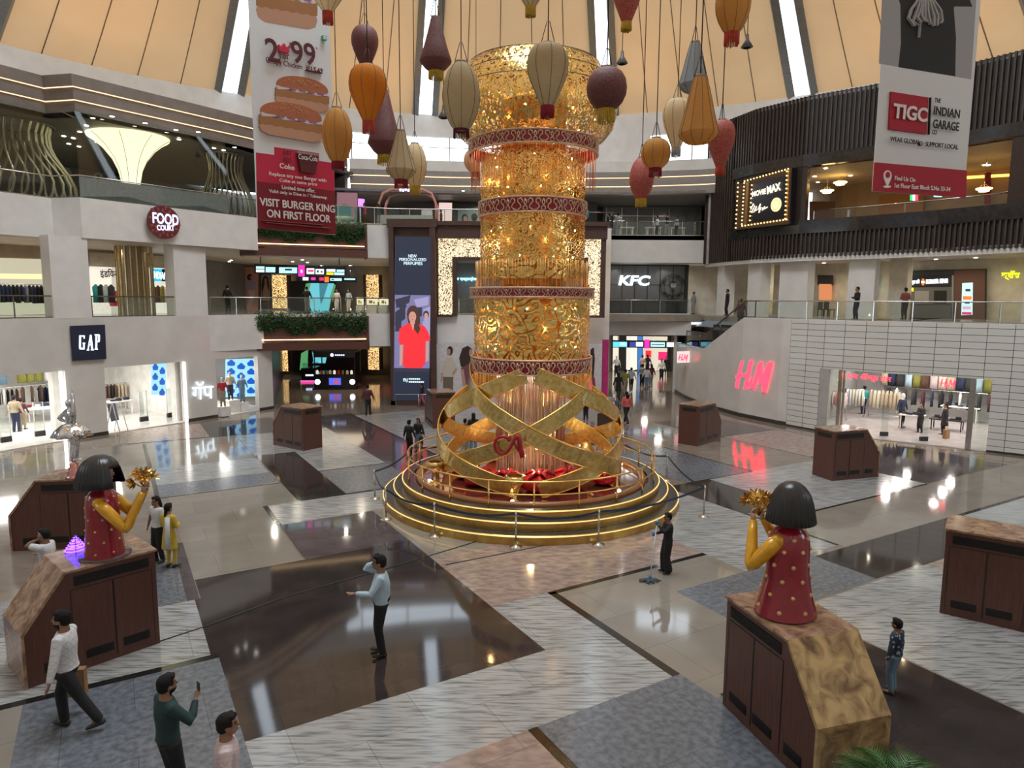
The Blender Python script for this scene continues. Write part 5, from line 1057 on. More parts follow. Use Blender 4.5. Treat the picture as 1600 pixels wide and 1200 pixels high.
BLKC = shirtm('black', (0.012, 0.012, 0.014)); NAVY = shirtm('navy', (0.015, 0.025, 0.06)); WHC = shirtm('white', (.62, .63, .64)); DENIM = shirtm('denim', (.14, .23, .32)); PINKC = shirtm('pale_pink', (.60, .47, .47)); TEALD = shirtm('dark_green', (.015, .045, .045)); REDC = shirtm('red', (.45, .03, .04)); YELC = shirtm('mustard', (.55, .40, .05)); KHAKI = shirtm('khaki', (.30, .24, .16)); TEALC = shirtm('teal', (.01, .30, .32)); GREYC = shirtm('grey', (.25, .25, .26)); CORAL = shirtm('coral', (.62, .12, .12)); LBL = shirtm('light_blue', (.42, .56, .66)); OLIVE = shirtm('olive', (.22, .21, .04)); MAUVE = shirtm('maroon', (.08, .02, .03)); PALEB = shirtm('pale_blue_grey', (.42, .48, .55))
CHK = cloth_pattern('cloth_white_check', (.60, .61, .62), (.42, .44, .47), 'check', 14.0); PCHK = cloth_pattern('cloth_pink_check', (.60, .50, .50), (.45, .33, .35), 'check', 22.0); DPR = cloth_pattern('cloth_printed_denim', (.02, .035, .06), (.30, .36, .42), 'vor', 16.0)
PH = {'g': None}
def ht(px, pyf, pyh):
    g = G(px, pyf); T = D(px, pyh, g.y); return g, T.z
def P_at(px, pyf, pyh, face, lab, top, bot, hmin=1.1, hmax=1.95, **k):
    g, z = ht(px, pyf, pyh); h = max(hmin, min(hmax, z)); return person((g.x, g.y, k.pop('z', 0.0)), face, h, lab, top, bot, **k)
def hold(o, name, mb, mats, lab, cat):  # something carried
    q = mb.build(name, mats); q.matrix_world = Matrix.Translation(o.location) @ o.rotation_euler.to_matrix().to_4x4(); tag(q, lab, cat); return q
# near people
o, hd = P_at(602, 1025, 870, 188, 'man in light blue shirt and black trousers talking on a phone, one palm out', LBL, BLKC, arms=('phone', 'out'), detail=2, fat=.026, hair='short')
b = MB(); wv, d_ = hd[0]; b.box(wv+Vector((.0, .01, .03)), (.012, .075, .14)); hold(o, 'phone', b, [BLACK], 'black phone held to the ear of the man in the light blue shirt', 'phone')
h_ = 1.75; b = MB(); b.tube([(-.05, -.03, 1.50), (-.075, .06, 1.42), (-.03, .15, 1.25), (.0, .175, 1.12), (.03, .15, 1.25), (.075, .06, 1.42), (.05, -.03, 1.50)], .009, 6); b.box((0, .185, 1.07), (.06, .01, .09), 1); q = b.build('lanyard', [BLK, WHC], o)
o, hd = P_at(118, 1147, 960, 187, 'bearded man in white checked shirt striding left with a paper bag', CHK, BLKC, arms=('fwd', 'pocket'), legs='stride', detail=2, hair='beard', fat=.008)
wv, d_ = hd[0]; b = MB(); b.prism([(-.0, -.20), (.0, .20), (.12, .19), (.12, -.19)], wv.z-.62, wv.z-.17, mx=Matrix.Translation((wv.x-.02, wv.y-.02, 0))); b.tube([(wv.x+.04, wv.y-.1, wv.z-.17), (wv.x+.02, wv.y, wv.z), (wv.x+.04, wv.y+.1, wv.z-.17)], .006, 5); hold(o, 'paper_bag', b, [mat('kraft_paper', (.30, .17, .08), .8)], 'brown paper bag carried by the man in the white checked shirt', 'bag')
g = G(278, 1268); T = D(275, 1062, g.y)
o, hd = person((g.x, g.y, 0), 48, min(1.85, T.z), 'bearded man in dark green shirt filming with a phone, cut by the lower edge', TEALD, BLKC, arms=('show', 'down'), detail=2, hair='beard', fat=.006)
wv, d_ = hd[0]; b = MB(); b.box(wv+Vector((-.01, .03, .06)), (.075, .012, .15)); hold(o, 'phone', b, [BLACK], 'dark phone held up by the man in the dark green shirt', 'phone')
g = G(372, 1345); T = D(362, 1116, g.y)
person((g.x, g.y, 0), 20, min(1.8, T.z), 'man in pale pink checked shirt at the lower edge, only head and shoulders in view', PCHK, BLKC, arms=('down', 'down'), detail=2)
P_at(84, 965, 835, 185, 'man in white T-shirt with hand to his face behind the lower left plinth', WHC, BLKC, arms=('hold', 'phone'), sleeve=.6, detail=1)
P_at(253, 884, 782, 245, 'woman with long black hair in white top and black trousers', WHC, BLKC, arms=('down', 'down'), sleeve=.5, hair='long', detail=1, hmax=1.7)
o, hd = P_at(271, 893, 793, 70, 'woman seen from behind in yellow kurta with a white shawl', YELC, YELC, arms=('hold', 'hold'), kind='kurta', hair='pony', detail=1, hmax=1.65)
b = MB(); h_ = 1.6; vs = [(.04, -.13, 1.30), (.17, -.12, 1.31), (.19, -.16, .95), (.22, -.18, .55), (.06, -.17, .55), (.05, -.16, .95)]; b.add(vs+[(x, y-.015, z) for x, y, z in vs], [(0, 1, 2, 5), (5, 2, 3, 4), (6, 11, 8, 7), (11, 10, 9, 8), (0, 6, 7, 1), (1, 7, 8, 2), (2, 8, 9, 3), (3, 9, 10, 4), (4, 10, 11, 5), (5, 11, 6, 0)], 0, True); b.build('shawl', [shirtm('white_shawl', (.70, .72, .74))], o)
o, hd = P_at(1045, 892, 798, 190, 'cleaner in black uniform and cap mopping right of the tower', BLKC, BLKC, arms=('moplo', 'mophi'), hair='cap', detail=1, kind='wide', hmax=1.7)
GLV = mat('blue_glove', (.01, .20, .42), .5)
b = MB(); [b.ball(w_, (.045, .045, .055), n=10, m=8) for w_, _ in hd]; b.build('glove', [GLV], o)
mh = G(1019, 906); b = MB(); Mo = (Matrix.Translation(o.location) @ o.rotation_euler.to_matrix().to_4x4()); a_ = Mo @ hd[1][0]; m_ = Mo @ hd[0][0]
e = empty('mop', mh, 0, 'grey string mop on a blue and white pole held by the cleaner', 'mop'); tp = a_+(a_-mh).normalized()*.12
b.tube([Vector((0, 0, .06)), tp-mh], .012, 8); b.build('pole', [mat('mop_pole', (.65, .70, .75), .4)], e); b = MB(); b.tube([(0, 0, .02), (0, 0, .14)], .035, 8); b.build('clamp', [GLV], e); b = MB()
for k in range(70): a2 = random.uniform(0, 6.28); r_ = random.uniform(.05, .27); b.tube([(0, 0, .07), (.5*r_*math.cos(a2), .5*r_*math.sin(a2)*.8, .06), (r_*math.cos(a2), r_*.75*math.sin(a2), .012)], .014, 4)
b.build('mop_head', [mat('mop_strings', (.10, .12, .13), .9)], e)
P_at(1400, 1076, 960, 128, 'boy in dark printed denim jacket and light jeans seen from behind, right side floor', DPR, DENIM, arms=('down', 'down'), legs='close', detail=2, hmin=.9, shoe=mat('brown_shoe', (.12, .05, .03), .5))
# middle distance
P_at(641, 714, 658, 60, 'man in black clothes standing with the woman and child left of the tower', BLKC, BLKC, arms=('pocket', 'pocket'), detail=1)
P_at(655, 708, 655, 250, 'woman in black top facing the camera between the man and the child', BLKC, DENIM, arms=('hold', 'down'), detail=1, hair='long')
P_at(660, 716, 676, 200, 'child in dark top and grey trousers beside the couple', BLKC, GREYC, arms=('fwd', 'down'), hmin=.9, detail=1)
P_at(741, 706, 646, 95, 'person in black top and jeans with a bag behind the tower railing', BLKC, DENIM, hair='long', detail=1, arms=('bag', 'down'))
P_at(728, 708, 655, 80, 'person in black with grey shoulder bag beside the jeans wearer behind the railing', BLKC, DENIM, hair='short', detail=1, arms=('down', 'hold'))
P_at(576, 652, 604, 95, 'man in brown top with pale backpack walking away left of the tower', MAUVE, BLKC, legs='step', detail=1)
P_at(660, 637, 600, 170, 'woman in black top and pink trousers passing the tall LED screen', BLKC, shirtm('dusty_pink', (.45, .10, .13)), legs='walk', detail=0, hair='long')
P_at(979, 660, 609, 110, 'woman in coral top and black trousers with a handbag right of the tower', CORAL, BLKC, legs='walk', detail=1, hair='long')
P_at(965, 662, 616, 200, 'woman in dark checked top left of the woman in coral', DPR, BLKC, legs='stand', detail=1, hair='long')
P_at(955, 650, 612, 250, 'woman in grey dress with dark scarf near the far poster edge', GREYC, GREYC, kind='kurta', detail=0, hair='long')
P_at(916, 655, 610, 100, 'person in black standing behind the right ribbon of the tower', BLKC, BLKC, detail=0, hair='long', arms=('hold', 'hold'))
for i, (x, yf, yh, fc, tp_, bt_, lg, hr, lab) in enumerate([(966, 622, 578, 95, BLKC, BLKC, 'step', 'long', 'woman in black dress entering the far corridor'), (977, 615, 572, 95, OLIVE, KHAKI, 'step', 'short', 'man in olive top in the far corridor'), (986, 610, 572, 90, PALEB, BLKC, 'step', 'short', 'person in pale blue top walking into the far corridor'),
    (1010, 606, 570, 95, WHC, DENIM, 'stand', 'short', 'broad man in white shirt and jeans in the far corridor'), (1003, 602, 566, 80, GREYC, BLKC, 'stand', 'short', 'person in grey beside the broad man in the corridor'), (1017, 603, 564, 110, MAUVE, GREYC, 'stand', 'long', 'person in maroon right of the broad man in the corridor'),
    (1033, 592, 556, 270, WHC, BLKC, 'stand', 'short', 'man in white shirt and black trousers under the overhead signs'), (1041, 586, 551, 270, BLKC, BLKC, 'stand', 'long', 'tall person in black robe at the right of the far corridor'), (1003, 584, 549, 100, shirtm('peach', (.6, .4, .35)), BLKC, 'stand', 'short', 'person in peach top deep in the far corridor'), (1011, 583, 550, 90, BLKC, BLKC, 'stand', 'long', 'person in black deep in the far corridor')]):
    P_at(x, yf, yh, fc, lab, tp_, bt_, legs=lg, hair=hr, kind='kurta' if 'robe' in lab or 'dress' in lab else 'trousers', hmin=1.5, hmax=1.8)
P_at(27, 685, 627, 100, 'man in khaki vest inside the left clothes shop', KHAKI, NAVY, detail=1, hmin=1.6)
P_at(37, 681, 632, 100, 'person in maroon top beside the khaki vest man in the left shop', MAUVE, KHAKI, hmin=1.6)
P_at(933, 480, 430, 90, 'x', GREYC, BLKC) if False else None
# first floor (z 5.58) and second floor (z 11) people
def P_up(px, z, y, face, h, lab, top, bot, **k):
    p = D(px, 400, y); return person((p.x, y, z), face, h, lab, top, bot, **k)
Z1, Z2 = 5.58, 11.0
P_up(1341, Z1, 35.5, 180, 1.72, 'dark silhouetted man standing at the first floor railing on the right', BLKC, BLKC, arms=('hold', 'hold'))
P_up(1417, Z1, 37, 90, 1.72, 'man in rust jacket at the burger counter on the first floor', shirtm('rust', (.22, .07, .05)), BLKC, arms=('hold', 'hold'))
P_up(1137, Z1, 43.8, 180, 1.7, 'person in black between white piers at the first floor landing', BLKC, BLKC)
P_up(1084, Z1, 49.0, 200, 1.6, 'person in grey at the first floor railing beside the fried chicken shop', GREYC, GREYC)
P_up(475, Z1, 44.5, 90, 1.72, 'man in black standing behind the first floor planter railing', BLKC, GREYC)
P_up(522, Z1, 46, 250, 1.6, 'woman in white top on the first floor behind the planter', WHC, WHC, hair='long'); P_up(541, Z1, 46.6, 240, 1.6, 'second woman in pale clothes beside the one in white on the first floor', PALEB, WHC, hair='long')
P_up(350, Z1, 44, 90, 1.75, 'dark figure deep in the first floor passage left of the orange poster', BLKC, BLKC)
for (x, y, f_, h_, t_, b_, hr, lab) in [(569, 44.8, 200, 1.65, REDC, BLKC, 'short', 'person in red top at the second floor railing'), (590, 44.8, 180, 1.6, TEALD, GREYC, 'long', 'woman in green grey dress at the second floor railing'), (687, 45.5, 180, 1.35, MAUVE, BLKC, 'short', 'person in maroon seated behind the second floor glass railing'),
    (913, 45.2, 200, 1.6, TEALC, BLKC, 'short', 'person in teal at the second floor corner right of the tower'), (947, 48.8, 190, 1.6, BLKC, BLKC, 'long', 'woman in black leaning by the second floor railing'), (962, 49.6, 95, 1.75, GREYC, GREYC, 'short', 'man in grey seen from behind on the second floor'),
    (1023, 49.2, 170, 1.5, WHC, BLKC, 'short', 'person in white shirt at the second floor table'), (1038, 49.6, 180, 1.75, BLKC, GREYC, 'short', 'tall man in black at the second floor table'), (1053, 49.2, 200, 1.5, PALEB, BLKC, 'short', 'person in pale top at the right end of the second floor table'), (345, 41, 90, 1.6, DENIM, BLKC, 'short', 'person at the food court railing beside the burger banner')]:
    P_up(x, Z2, y, f_, h_, lab, t_, b_, hair=hr)
# man riding up behind the white parapet
p = D(1154, 500, 40.6); person((p.x, 40.4, 4.95), 60, 1.7, 'man in brown shirt climbing the stairs behind the white parapet', MAUVE, BLKC, legs='step')
# chrome ballerina on the far left plinth
CHR = mat('chrome', (.80, .82, .85), .06, 1.0)
g = G(119, 753, 1.87)
o, hd = person((g.x, g.y, 2.28), 60, 1.62, 'chrome ballerina statue with raised arm on the far left plinth', CHR, CHR, arms=('up', 'bag'), legs='close', detail=1, skin=CHR, shoe=CHR, hairm=CHR, group=None, cat='statue')
b = MB(); b.lathe([(.10, 1.02), (.22, .97), (.36, .84), (.44, .68), (.42, .66), (.32, .80), (.1, .92)], 48, rib=lambda a, z: 1+.16*math.sin(a*9)*(1.02-z)*2); b.build('tutu', [CHR], o)
b = MB(); b.lathe([(.22, -.42), (.22, -.38), (.16, -.34), (.19, -.28), (.13, -.24), (.15, -.18), (.09, -.14), (.11, -.08), (.05, -.03), (.05, 0)], 24); b.build('pedestal', [mat('pink_metal', (.75, .35, .32), .15, .8)], o)
for c in o.children:
    if c.name.startswith('trousers'): c.name = 'leggings'
# purple light cone on the lower left plinth
g = G(84, 893, 1.80); e = empty('light_cone', (-8.02, 12.05, 1.853), 0, 'small purple light-string cone on the lower left plinth', 'lamp'); PUR = mat('purple_led', (.2, .05, 1), emit=5, ecol=(.14, .05, 1)); b = MB()
b.tube([(.20*(1-t/60)*math.cos(t*.7), .20*(1-t/60)*math.sin(t*.7), .012+.30*t/60) for t in range(60)], .012, 5); b.build('light_string', [PUR], e); b = MB(); [b.tube([(.2*math.cos(k*1.05), .2*math.sin(k*1.05), 0), (0, 0, .33)], .006, 4) for k in range(6)]; b.build('wire_frame', [BLK], e)
# palm at the lower right
g = G(1400, 1330); e = empty('potted_palm', (g.x, g.y, 0), 0, 'green palm with feathery fronds at the lower right corner', 'plant'); PAL = mat('palm_green', (.05, .14, .03), .45, col2=(.03, .09, .02), scale=5)
gt = D(1405, 1215, g.y)
b = MB(); b.lathe([(.22, 0), (.30, .5), (.32, .55), (.26, .55), (.24, .45), (0, .45)], 20); b.build('pot', [DGREY], e)
b = MB(); zt_ = max(.7, gt.z-.1); b.tube([(0, 0, .45), (0, 0, zt_)], .05, 6); b.build('stem', [mat('palm_stem', (.16, .12, .05), .8)], e); b = MB()
for k in range(26):
    a = k*2.399; L_ = random.uniform(.42, .68); up_ = random.uniform(.25, .7); prev = None; pts = [Vector((L_*t*math.cos(a), L_*t*math.sin(a), zt_+up_*t*1.3-1.1*up_*t*t)) for t in [i/9 for i in range(10)]]; b.tube(pts, [.012*(1-t/12) for t in range(10)], 4)
    for i in range(1, 10):
        tg = (pts[i]-pts[i-1]).normalized(); sd = tg.cross(Vector((0, 0, 1))).normalized()
        for sg in (-1, 1):
            for jj in (0, .5):
                q0 = pts[i].lerp(pts[i-1], jj); q1 = q0+(sd*sg*.85+tg*.7+Vector((0, 0, -.1))).normalized()*(.30*math.sin(math.pi*min(.95, i/10+.1))); n_ = tg*.011; b.add([q0-n_, q0+n_, q1, (q0+q1)/2+Vector((0, 0, .012))], [(0, 3, 2), (3, 1, 2), (0, 1, 3), (0, 2, 1)], 0)
b.build('fronds', [PAL], e, kind='stuff')
# ================================================================ INTERIORS, RAILS, SIGNS
def Q(y): return facing(Vector((0, y, 0)), 0.0)
def XZ(px, py, y): p = D(px, py, y); return p.x, p.z
def wallbox(name, pts, z0, z1, m, th=.2, nm=None): b = MB(); b.wall(pts, z0, z1, th, 0); return struct(b.build(nm or name, [m]))
DARKW = mat('dark_shop_wall', (.035, .035, .037), .35, scale=2); TAN = mat('tan_wall', (.42, .34, .25), .5, scale=1.5); GLZ = mat('grey_glazed_wall', (.16, .17, .175), .25, scale=2); MIDG = mat('mid_grey_wall', (.20, .19, .18), .5, scale=2)
W1 = offset(LP, 7.5)
wallbox('wall_left', [tuple(p) for p in W1[:-1]]+[(-22, 47)], 5.58, 9.2, TAN)
wallbox('wall_back', [(-22, 47), (-21, 56.5), (-4, 56.5)], 5.58, 9.2, MIDG)
wallbox('wall_back', [(-14.3, 40.3), (-19.8, 58.5), (-9.5, 58.5), (-7.55, 42.5)], 0, 3.62, DARKW)
wallbox('wall_back', [(-7.4, 42.6), (-9, 56.5)], 5.58, 9.2, MIDG, .1)
wallbox('wall_back', [(-4.9, 51), (6.2, 51)], 5.58, 9.2, mat('shop_grey_blue', (.22, .24, .26), .4), .2)
wallbox('wall_back', [(6.25, 51.5), (13.2, 51.5), (13.2, 62)], 5.58, 9.2, DARKW)
wallbox('wall_back', [(5.9, 48), (9.2, 64), (18, 64), (18, 58), (12.2, 48.8)][:4], 0, 4.15, mat('corridor_shopfront', (.50, .46, .40), .4), .2)
wallbox('wall_right', [(11.75, 48.5), (13.2, 54), (15.5, 64)][::-1], 0, 4.15, GLOSSW, -.2)
wallbox('wall_left', UPO, 11, 14.85, mat('food_court_wall', (.14, .125, .11), .5))
wallbox('wall_back', [(-22, 56), (-4, 55.5), (6, 55.5), (17, 55)], 11, 14.8, MIDG)
wallbox('wall_back', [(-11.2, 47.3), (-17, 56)], 11, 16, GREYW)
wallbox('wall_right', [(13.4, 47.0), (15.5, 55)][::-1], 9, 17.9, GREYW, -.2)
b = MB(); b.slab([(-12.5, 46.6), (-4.3, 47.9), (8, 47.9), (13.4, 46.6)], [(-20, 57), (-5, 57), (8, 57), (17, 57)], 13.75, 13.9); struct(b.build('ceiling', [MIDG]))
b = MB(); b.wall([(6.35, 52.5), (6.35, 56)], 11, 13.7, .2); b.wall([(7.0, 53.9), (14.5, 53.4)], 11, 13.7, .15, 1)
for k in range(7): b.box((7.2+k*1.2, 53.72-.07*k, 12.3), (.06, .06, 2.7), 2)
b.box((10.8, 53.6, 13.0), (7.4, .05, .05), 2); struct(b.build('wall_back', [CREAM, GLZ, STEEL]))
b = MB(); b.wall([(-8, 52), (6.3, 52)], 11, 13.7, .2, 0); struct(b.build('wall_back', [mat('store_dark_front', (.075, .07, .068), .4)]))
def lamp_area(loc, sx, sy, pw, col=(1, .93, .82), rz=0):  # fill lights added under the ceilings to brighten interiors, no fixture drawn
    if loc[2] > 6:
        l = bpy.data.lights.new('ceiling_fill_spot', 'SPOT'); l.energy = pw*2.2; l.color = col; l.spot_size = math.radians(165); l.spot_blend = .6; l.shadow_soft_size = .06
        for u, v in ((-.3, -.3), (.3, -.3), (-.3, .3), (.3, .3)): o = bpy.data.objects.new('ceiling_fill_spot', l); C.objects.link(o); l.energy = pw*.8; o.location = (loc[0]+u*sx*math.cos(rz)-v*sy*math.sin(rz), loc[1]+u*sx*math.sin(rz)+v*sy*math.cos(rz), loc[2])
        return
    area('ceiling_fill_light', loc, sx, pw, col, (0, 0, rz), 'RECTANGLE', sy)
def inward(path, k, d): O_ = offset(path, d); p = O_[k]; return p
for k in (3, 5, 7): p = offset(LP, 3.5)[k]; lamp_area((p.x, p.y, 3.35), 4, 3, 330, (1, .97, .92), -1.0)
for k in (2, 4, 6): p = offset(LP, 4)[k]; lamp_area((p.x, p.y, 9.05), 3, 3, 90, (1, .88, .70), -1.0)
for k in (3, 5): p = offset(UP, 6)[k]; lamp_area((p.x, p.y, 14.6), 4, 4, 90, (1, .9, .72), -1.0)
lamp_area((-12.5, 47, 3.5), 4, 6, 90, (1, .85, .6)); lamp_area((-13.5, 46.5, 9.05), 8, 8, 300, (1, .88, .70)); [area('ceiling_fill_light', (8.6+u*2.6+.25*v, 51+v*4, 4.05), .5, 45, (1, .93, .82)) for u in range(2) for v in range(3)]; lamp_area((0, 47.5, 9.0), 8, 4, 60, (.9, .95, 1))
lamp_area((9.6, 49.8, 9.0), 6, 2, 45, (1, .95, .9)); lamp_area((-6, 50, 13.6), 12, 4, 150, (1, .92, .82)); lamp_area((10, 50.5, 13.6), 6, 4, 60, (1, .95, .9))

for u in range(5):
    for v in range(3):
        q = HA+HT*(1.3+u*2.1)+HN*(1.6+v*2.6); area('ceiling_fill_light', (q.x, q.y, 3.25), .35, 48, (1, .93, .86), (0, 0, 0))
for k in (3, 4, 5, 6): p = offset(RU, 4.0)[k]; lamp_area((p.x, p.y, 8.9), 3, 3, 55, (1, .88, .68), -.8)
for k in (4, 5, 6): p = offset(RU, 3.2)[k]; lamp_area((p.x, p.y, 14.0), 3, 3, 34, (1, .76, .42), -.8)
ORD = ['first', 'second', 'third', 'fourth', 'fifth', 'sixth', 'seventh', 'eighth', 'ninth', 'tenth', 'eleventh', 'twelfth', 'thirteenth', 'fourteenth', 'fifteenth', 'sixteenth', 'seventeenth', 'eighteenth', 'nineteenth', 'twentieth', '21st', '22nd', '23rd', '24th', '25th', '26th']
# small round downlight discs set in the ceilings
DLm = MB(); DLm.lathe([(0, -.004), (.10, -.004), (.10, 0)], 10); DLM = DLm.mesh('ceiling_light', [LAMPW]); _dl = [0]
def downlight(x, y, z, where, grp, s_=1.0): o = bpy.data.objects.new('ceiling_light', DLM); C.objects.link(o); o.location = (x, y, z-.012); o.scale = (s_, s_, 1); tag(o, 'small round downlight '+where, 'ceiling light', grp)
def dl_px(pts, z, where, grp, s_=1.0):
    for i, (x, y) in enumerate(sorted(pts)): g = G(x, y, z); downlight(g.x, g.y, z, where+', '+ORD[i]+' from the left', grp, s_)
dl_px([(9, 397), (145, 405), (200, 404)], 9.19, 'over the left first floor gallery', 'downlights of the left first floor gallery')
dl_px([(353, 416), (359, 412), (356, 414), (350, 420), (470, 410), (478, 414), (455, 413), (545, 418), (560, 421), (585, 419), (598, 424), (340, 432), (500, 419)], 9.19, 'over the first floor passage behind the planter', 'downlights behind the planter')
dl_px([(140, 192), (170, 189), (130, 204), (120, 214), (95, 221), (110, 224), (103, 233), (119, 237), (222, 199), (147, 230), (270, 209), (305, 212), (275, 224), (330, 237), (345, 240), (362, 235)], 14.79, 'in the food court ceiling', 'food court downlights')
dl_px([(716, 306), (720, 299), (920, 306), (952, 305), (1020, 303), (1060, 301), (560, 305), (740, 307)], 13.74, 'over the second floor gallery at the back', 'downlights of the back gallery')
dl_px([(990, 420), (1028, 421), (1078, 420), (1073, 424), (1020, 423)], 9.19, 'in front of the fried chicken shop', 'downlights at the fried chicken shop')
dl_px([(1273, 414), (1292, 411), (1285, 405), (1276, 424), (1411, 401), (1460, 397), (1468, 404), (1425, 407), (1522, 394), (1525, 399), (1420, 415), (1396, 400)], 8.99, 'over the right first floor gallery', 'downlights of the right first floor gallery')
dl_px([(1269, 270), (1286, 257), (1325, 268), (1274, 279), (1270, 304), (1311, 302), (1334, 309), (1540, 249), (1534, 249), (1520, 275), (1560, 262)], 14.14, 'in the cinema lobby ceiling', 'cinema lobby downlights')
# ---------------------------------------------------------------- railings
def railing(path, z, lab, h=.98, step=1.4, rail=DSTEEL, posts=True, gl=True, cat='railing', base=True):
    P_ = [Vector((p[0], p[1])) for p in path]; e = empty('glass_railing', (P_[0].x, P_[0].y, z), 0, lab, cat); o_ = Vector((P_[0].x, P_[0].y, 0))
    q = [Vector((p.x, p.y, h))-o_ for p in P_]
    b = MB(); b.tube(q, .035, 8); b.build('handrail', [rail], e)
    if base: b = MB(); b.wall([(p.x, p.y) for p in q], 0, .06, .04); b.build('base_channel', [rail], e)
    if gl: b = MB(); b.wall([(p.x, p.y) for p in q], .06, h-.05, .012); b.build('glass_panel', [GLASS], e)
    if posts:
        for p, an in resample([(v.x, v.y) for v in q], step): b = MB(); b.box((p.x, p.y, h/2), (.04, .04, h)); b.build('post', [rail], e)
    return e
off1 = offset(LP, .12)
def psec(path, a, c, z): 
    s_ = sec(path, a, c, z); return [tuple(p) for p in s_]
LPo = [tuple(p) for p in offset(LP, .15)]
railing(psec(LPo, -60, 97, 6), Z1, 'glass railing with bronze handrail of the left gallery, cut by the left edge'); railing(psec(LPo, 143, 285, 6), Z1, 'glass railing with bronze handrail between the two white piers on the left'); railing([psec(LPo, 328, 350, 6)[0], (-14.25, 39.75), (-7.5, 42.35)], Z1, 'long glass railing behind the hedge planter on the first floor', rail=STEEL)
railing([(-14.3, 39.6), (-7.4, 42.3), (-4.9, 42.5), (-2.5, 42.4), (0.5, 42.6), (3.5, 43.0), (6.3, 43.8)], 11.0, 'curved glass railing with steel handrail around the back of the second floor', rail=STEEL, step=2)
railing([(6.3, 43.8), (6.45, 48.15), (13.7, 48.15)], 11.0, 'glass railing of the second floor right of the tower', rail=STEEL, step=1.8)
railing([(6.35, 48.15), (12.4, 48.15)], Z1, 'dark glass railing in front of the fried chicken shop', rail=STEEL, step=2)
railing([(-4.7, 44.6), (6.1, 45.4)], Z1, 'thin steel railing inside the lattice portal', rail=STEEL, step=1.2)
RSo = offset(RPd, .15); rr1 = [tuple(p) for p in RSo if 26 < p.y < 38.2]; railing(rr1, 5.62, 'long glass railing with steel handrail above the tiled wall', rail=STEEL, step=1.6, h=.92)
railing([tuple(p) for p in RSo if 38.2 <= p.y < 39.2]+[rr1[0]], 5.62, 'short glass railing at the head of the stairs', rail=DSTEEL, h=.92)
UPo = [tuple(p) for p in offset(UP, .12)]
e = railing(UPo[1:-1]+[(-14.3, 39.5)], 11.0, 'tall frameless glass screen around the food court on the left', h=1.0, rail=STEEL, step=30, posts=False)
b = MB(); b.wall([(p[0]-UPo[1][0], p[1]-UPo[1][1]) for p in UPo[1:-1]], 1.0, 3.78, .012); b.build('upper_glass', [glass('screen_glass', (.86, .9, .88))], e)
b = MB(); b.wall([(p[0]-UPo[1][0], p[1]-UPo[1][1]) for p in UPo[4:-1]], .02, .95, .03); b.build('grey_infill_panel', [mat('grey_frosted', (.22, .24, .22), .3)], e)
# stair parapet railing (rises behind the white wall)
st = [Vector((*RSo[i], ztop(RPd[i]))) for i in range(len(RPd)) if 38.2 <= RPd[i].y <= 46.5]; e = empty('stair_railing', st[0], 0, 'bronze stair railing climbing behind the white parapet', 'railing')
b = MB(); b.tube([p+Vector((0, 0, .95))-st[0] for p in st], .04, 8); b.build('handrail', [DSTEEL], e)
for p in st[::3]: b = MB(); b.tube([p-st[0], p+Vector((0, 0, .95))-st[0]], .035, 6); b.build('post', [DSTEEL], e)
b = MB(); n0 = len(st); vs = []
for p in st: vs += [p-st[0]+Vector((0, 0, .05)), p-st[0]+Vector((0, 0, .9))]
b.add(vs+[v+Vector((.012, .004, 0)) for v in vs], [(2*i, 2*i+2, 2*i+3, 2*i+1) for i in range(n0-1)]+[(2*n0+2*i, 2*n0+2*i+1, 2*n0+2*i+3, 2*n0+2*i+2) for i in range(n0-1)]); b.build('glass_panel', [GLASS], e)
b = MB(); b.prism([tuple(p) for p in (Vector(RSo[0])+Vector((3, 2)), Vector((13.6, 46)), Vector((14.2, 42)), Vector((16, 38.4)), Vector((18, 39)), Vector((17, 47)))], 4.6, 4.8); struct(b.build('trim_12', [mat('stair_grey', (.15, .15, .15), .6)]))
dv_ = Vector((q3.x, q3.y)).normalized(); dl_ = Vector((-dv_.y, dv_.x)); wallbox('wall_right', [Vector(q3[:2])+dv_*.6+dl_*.35, Vector(q3[:2])+dv_*12+dl_*.9], 10.9, 14.3, CREAM, .2)  # wall added along the sight line to hide a sliver of sky
# cinema terrace rail
c0_, _ = line_at(RU, 1268, 11.6); c1_, _ = line_at(RU, 1574, 12); cp = [tuple(p) for p in offset(between(c0_, c1_), .25)]
railing(cp, 11.15, 'steel bar railing on the black granite ledge of the cinema terrace', h=.55, rail=STEEL, step=3.6, base=False)
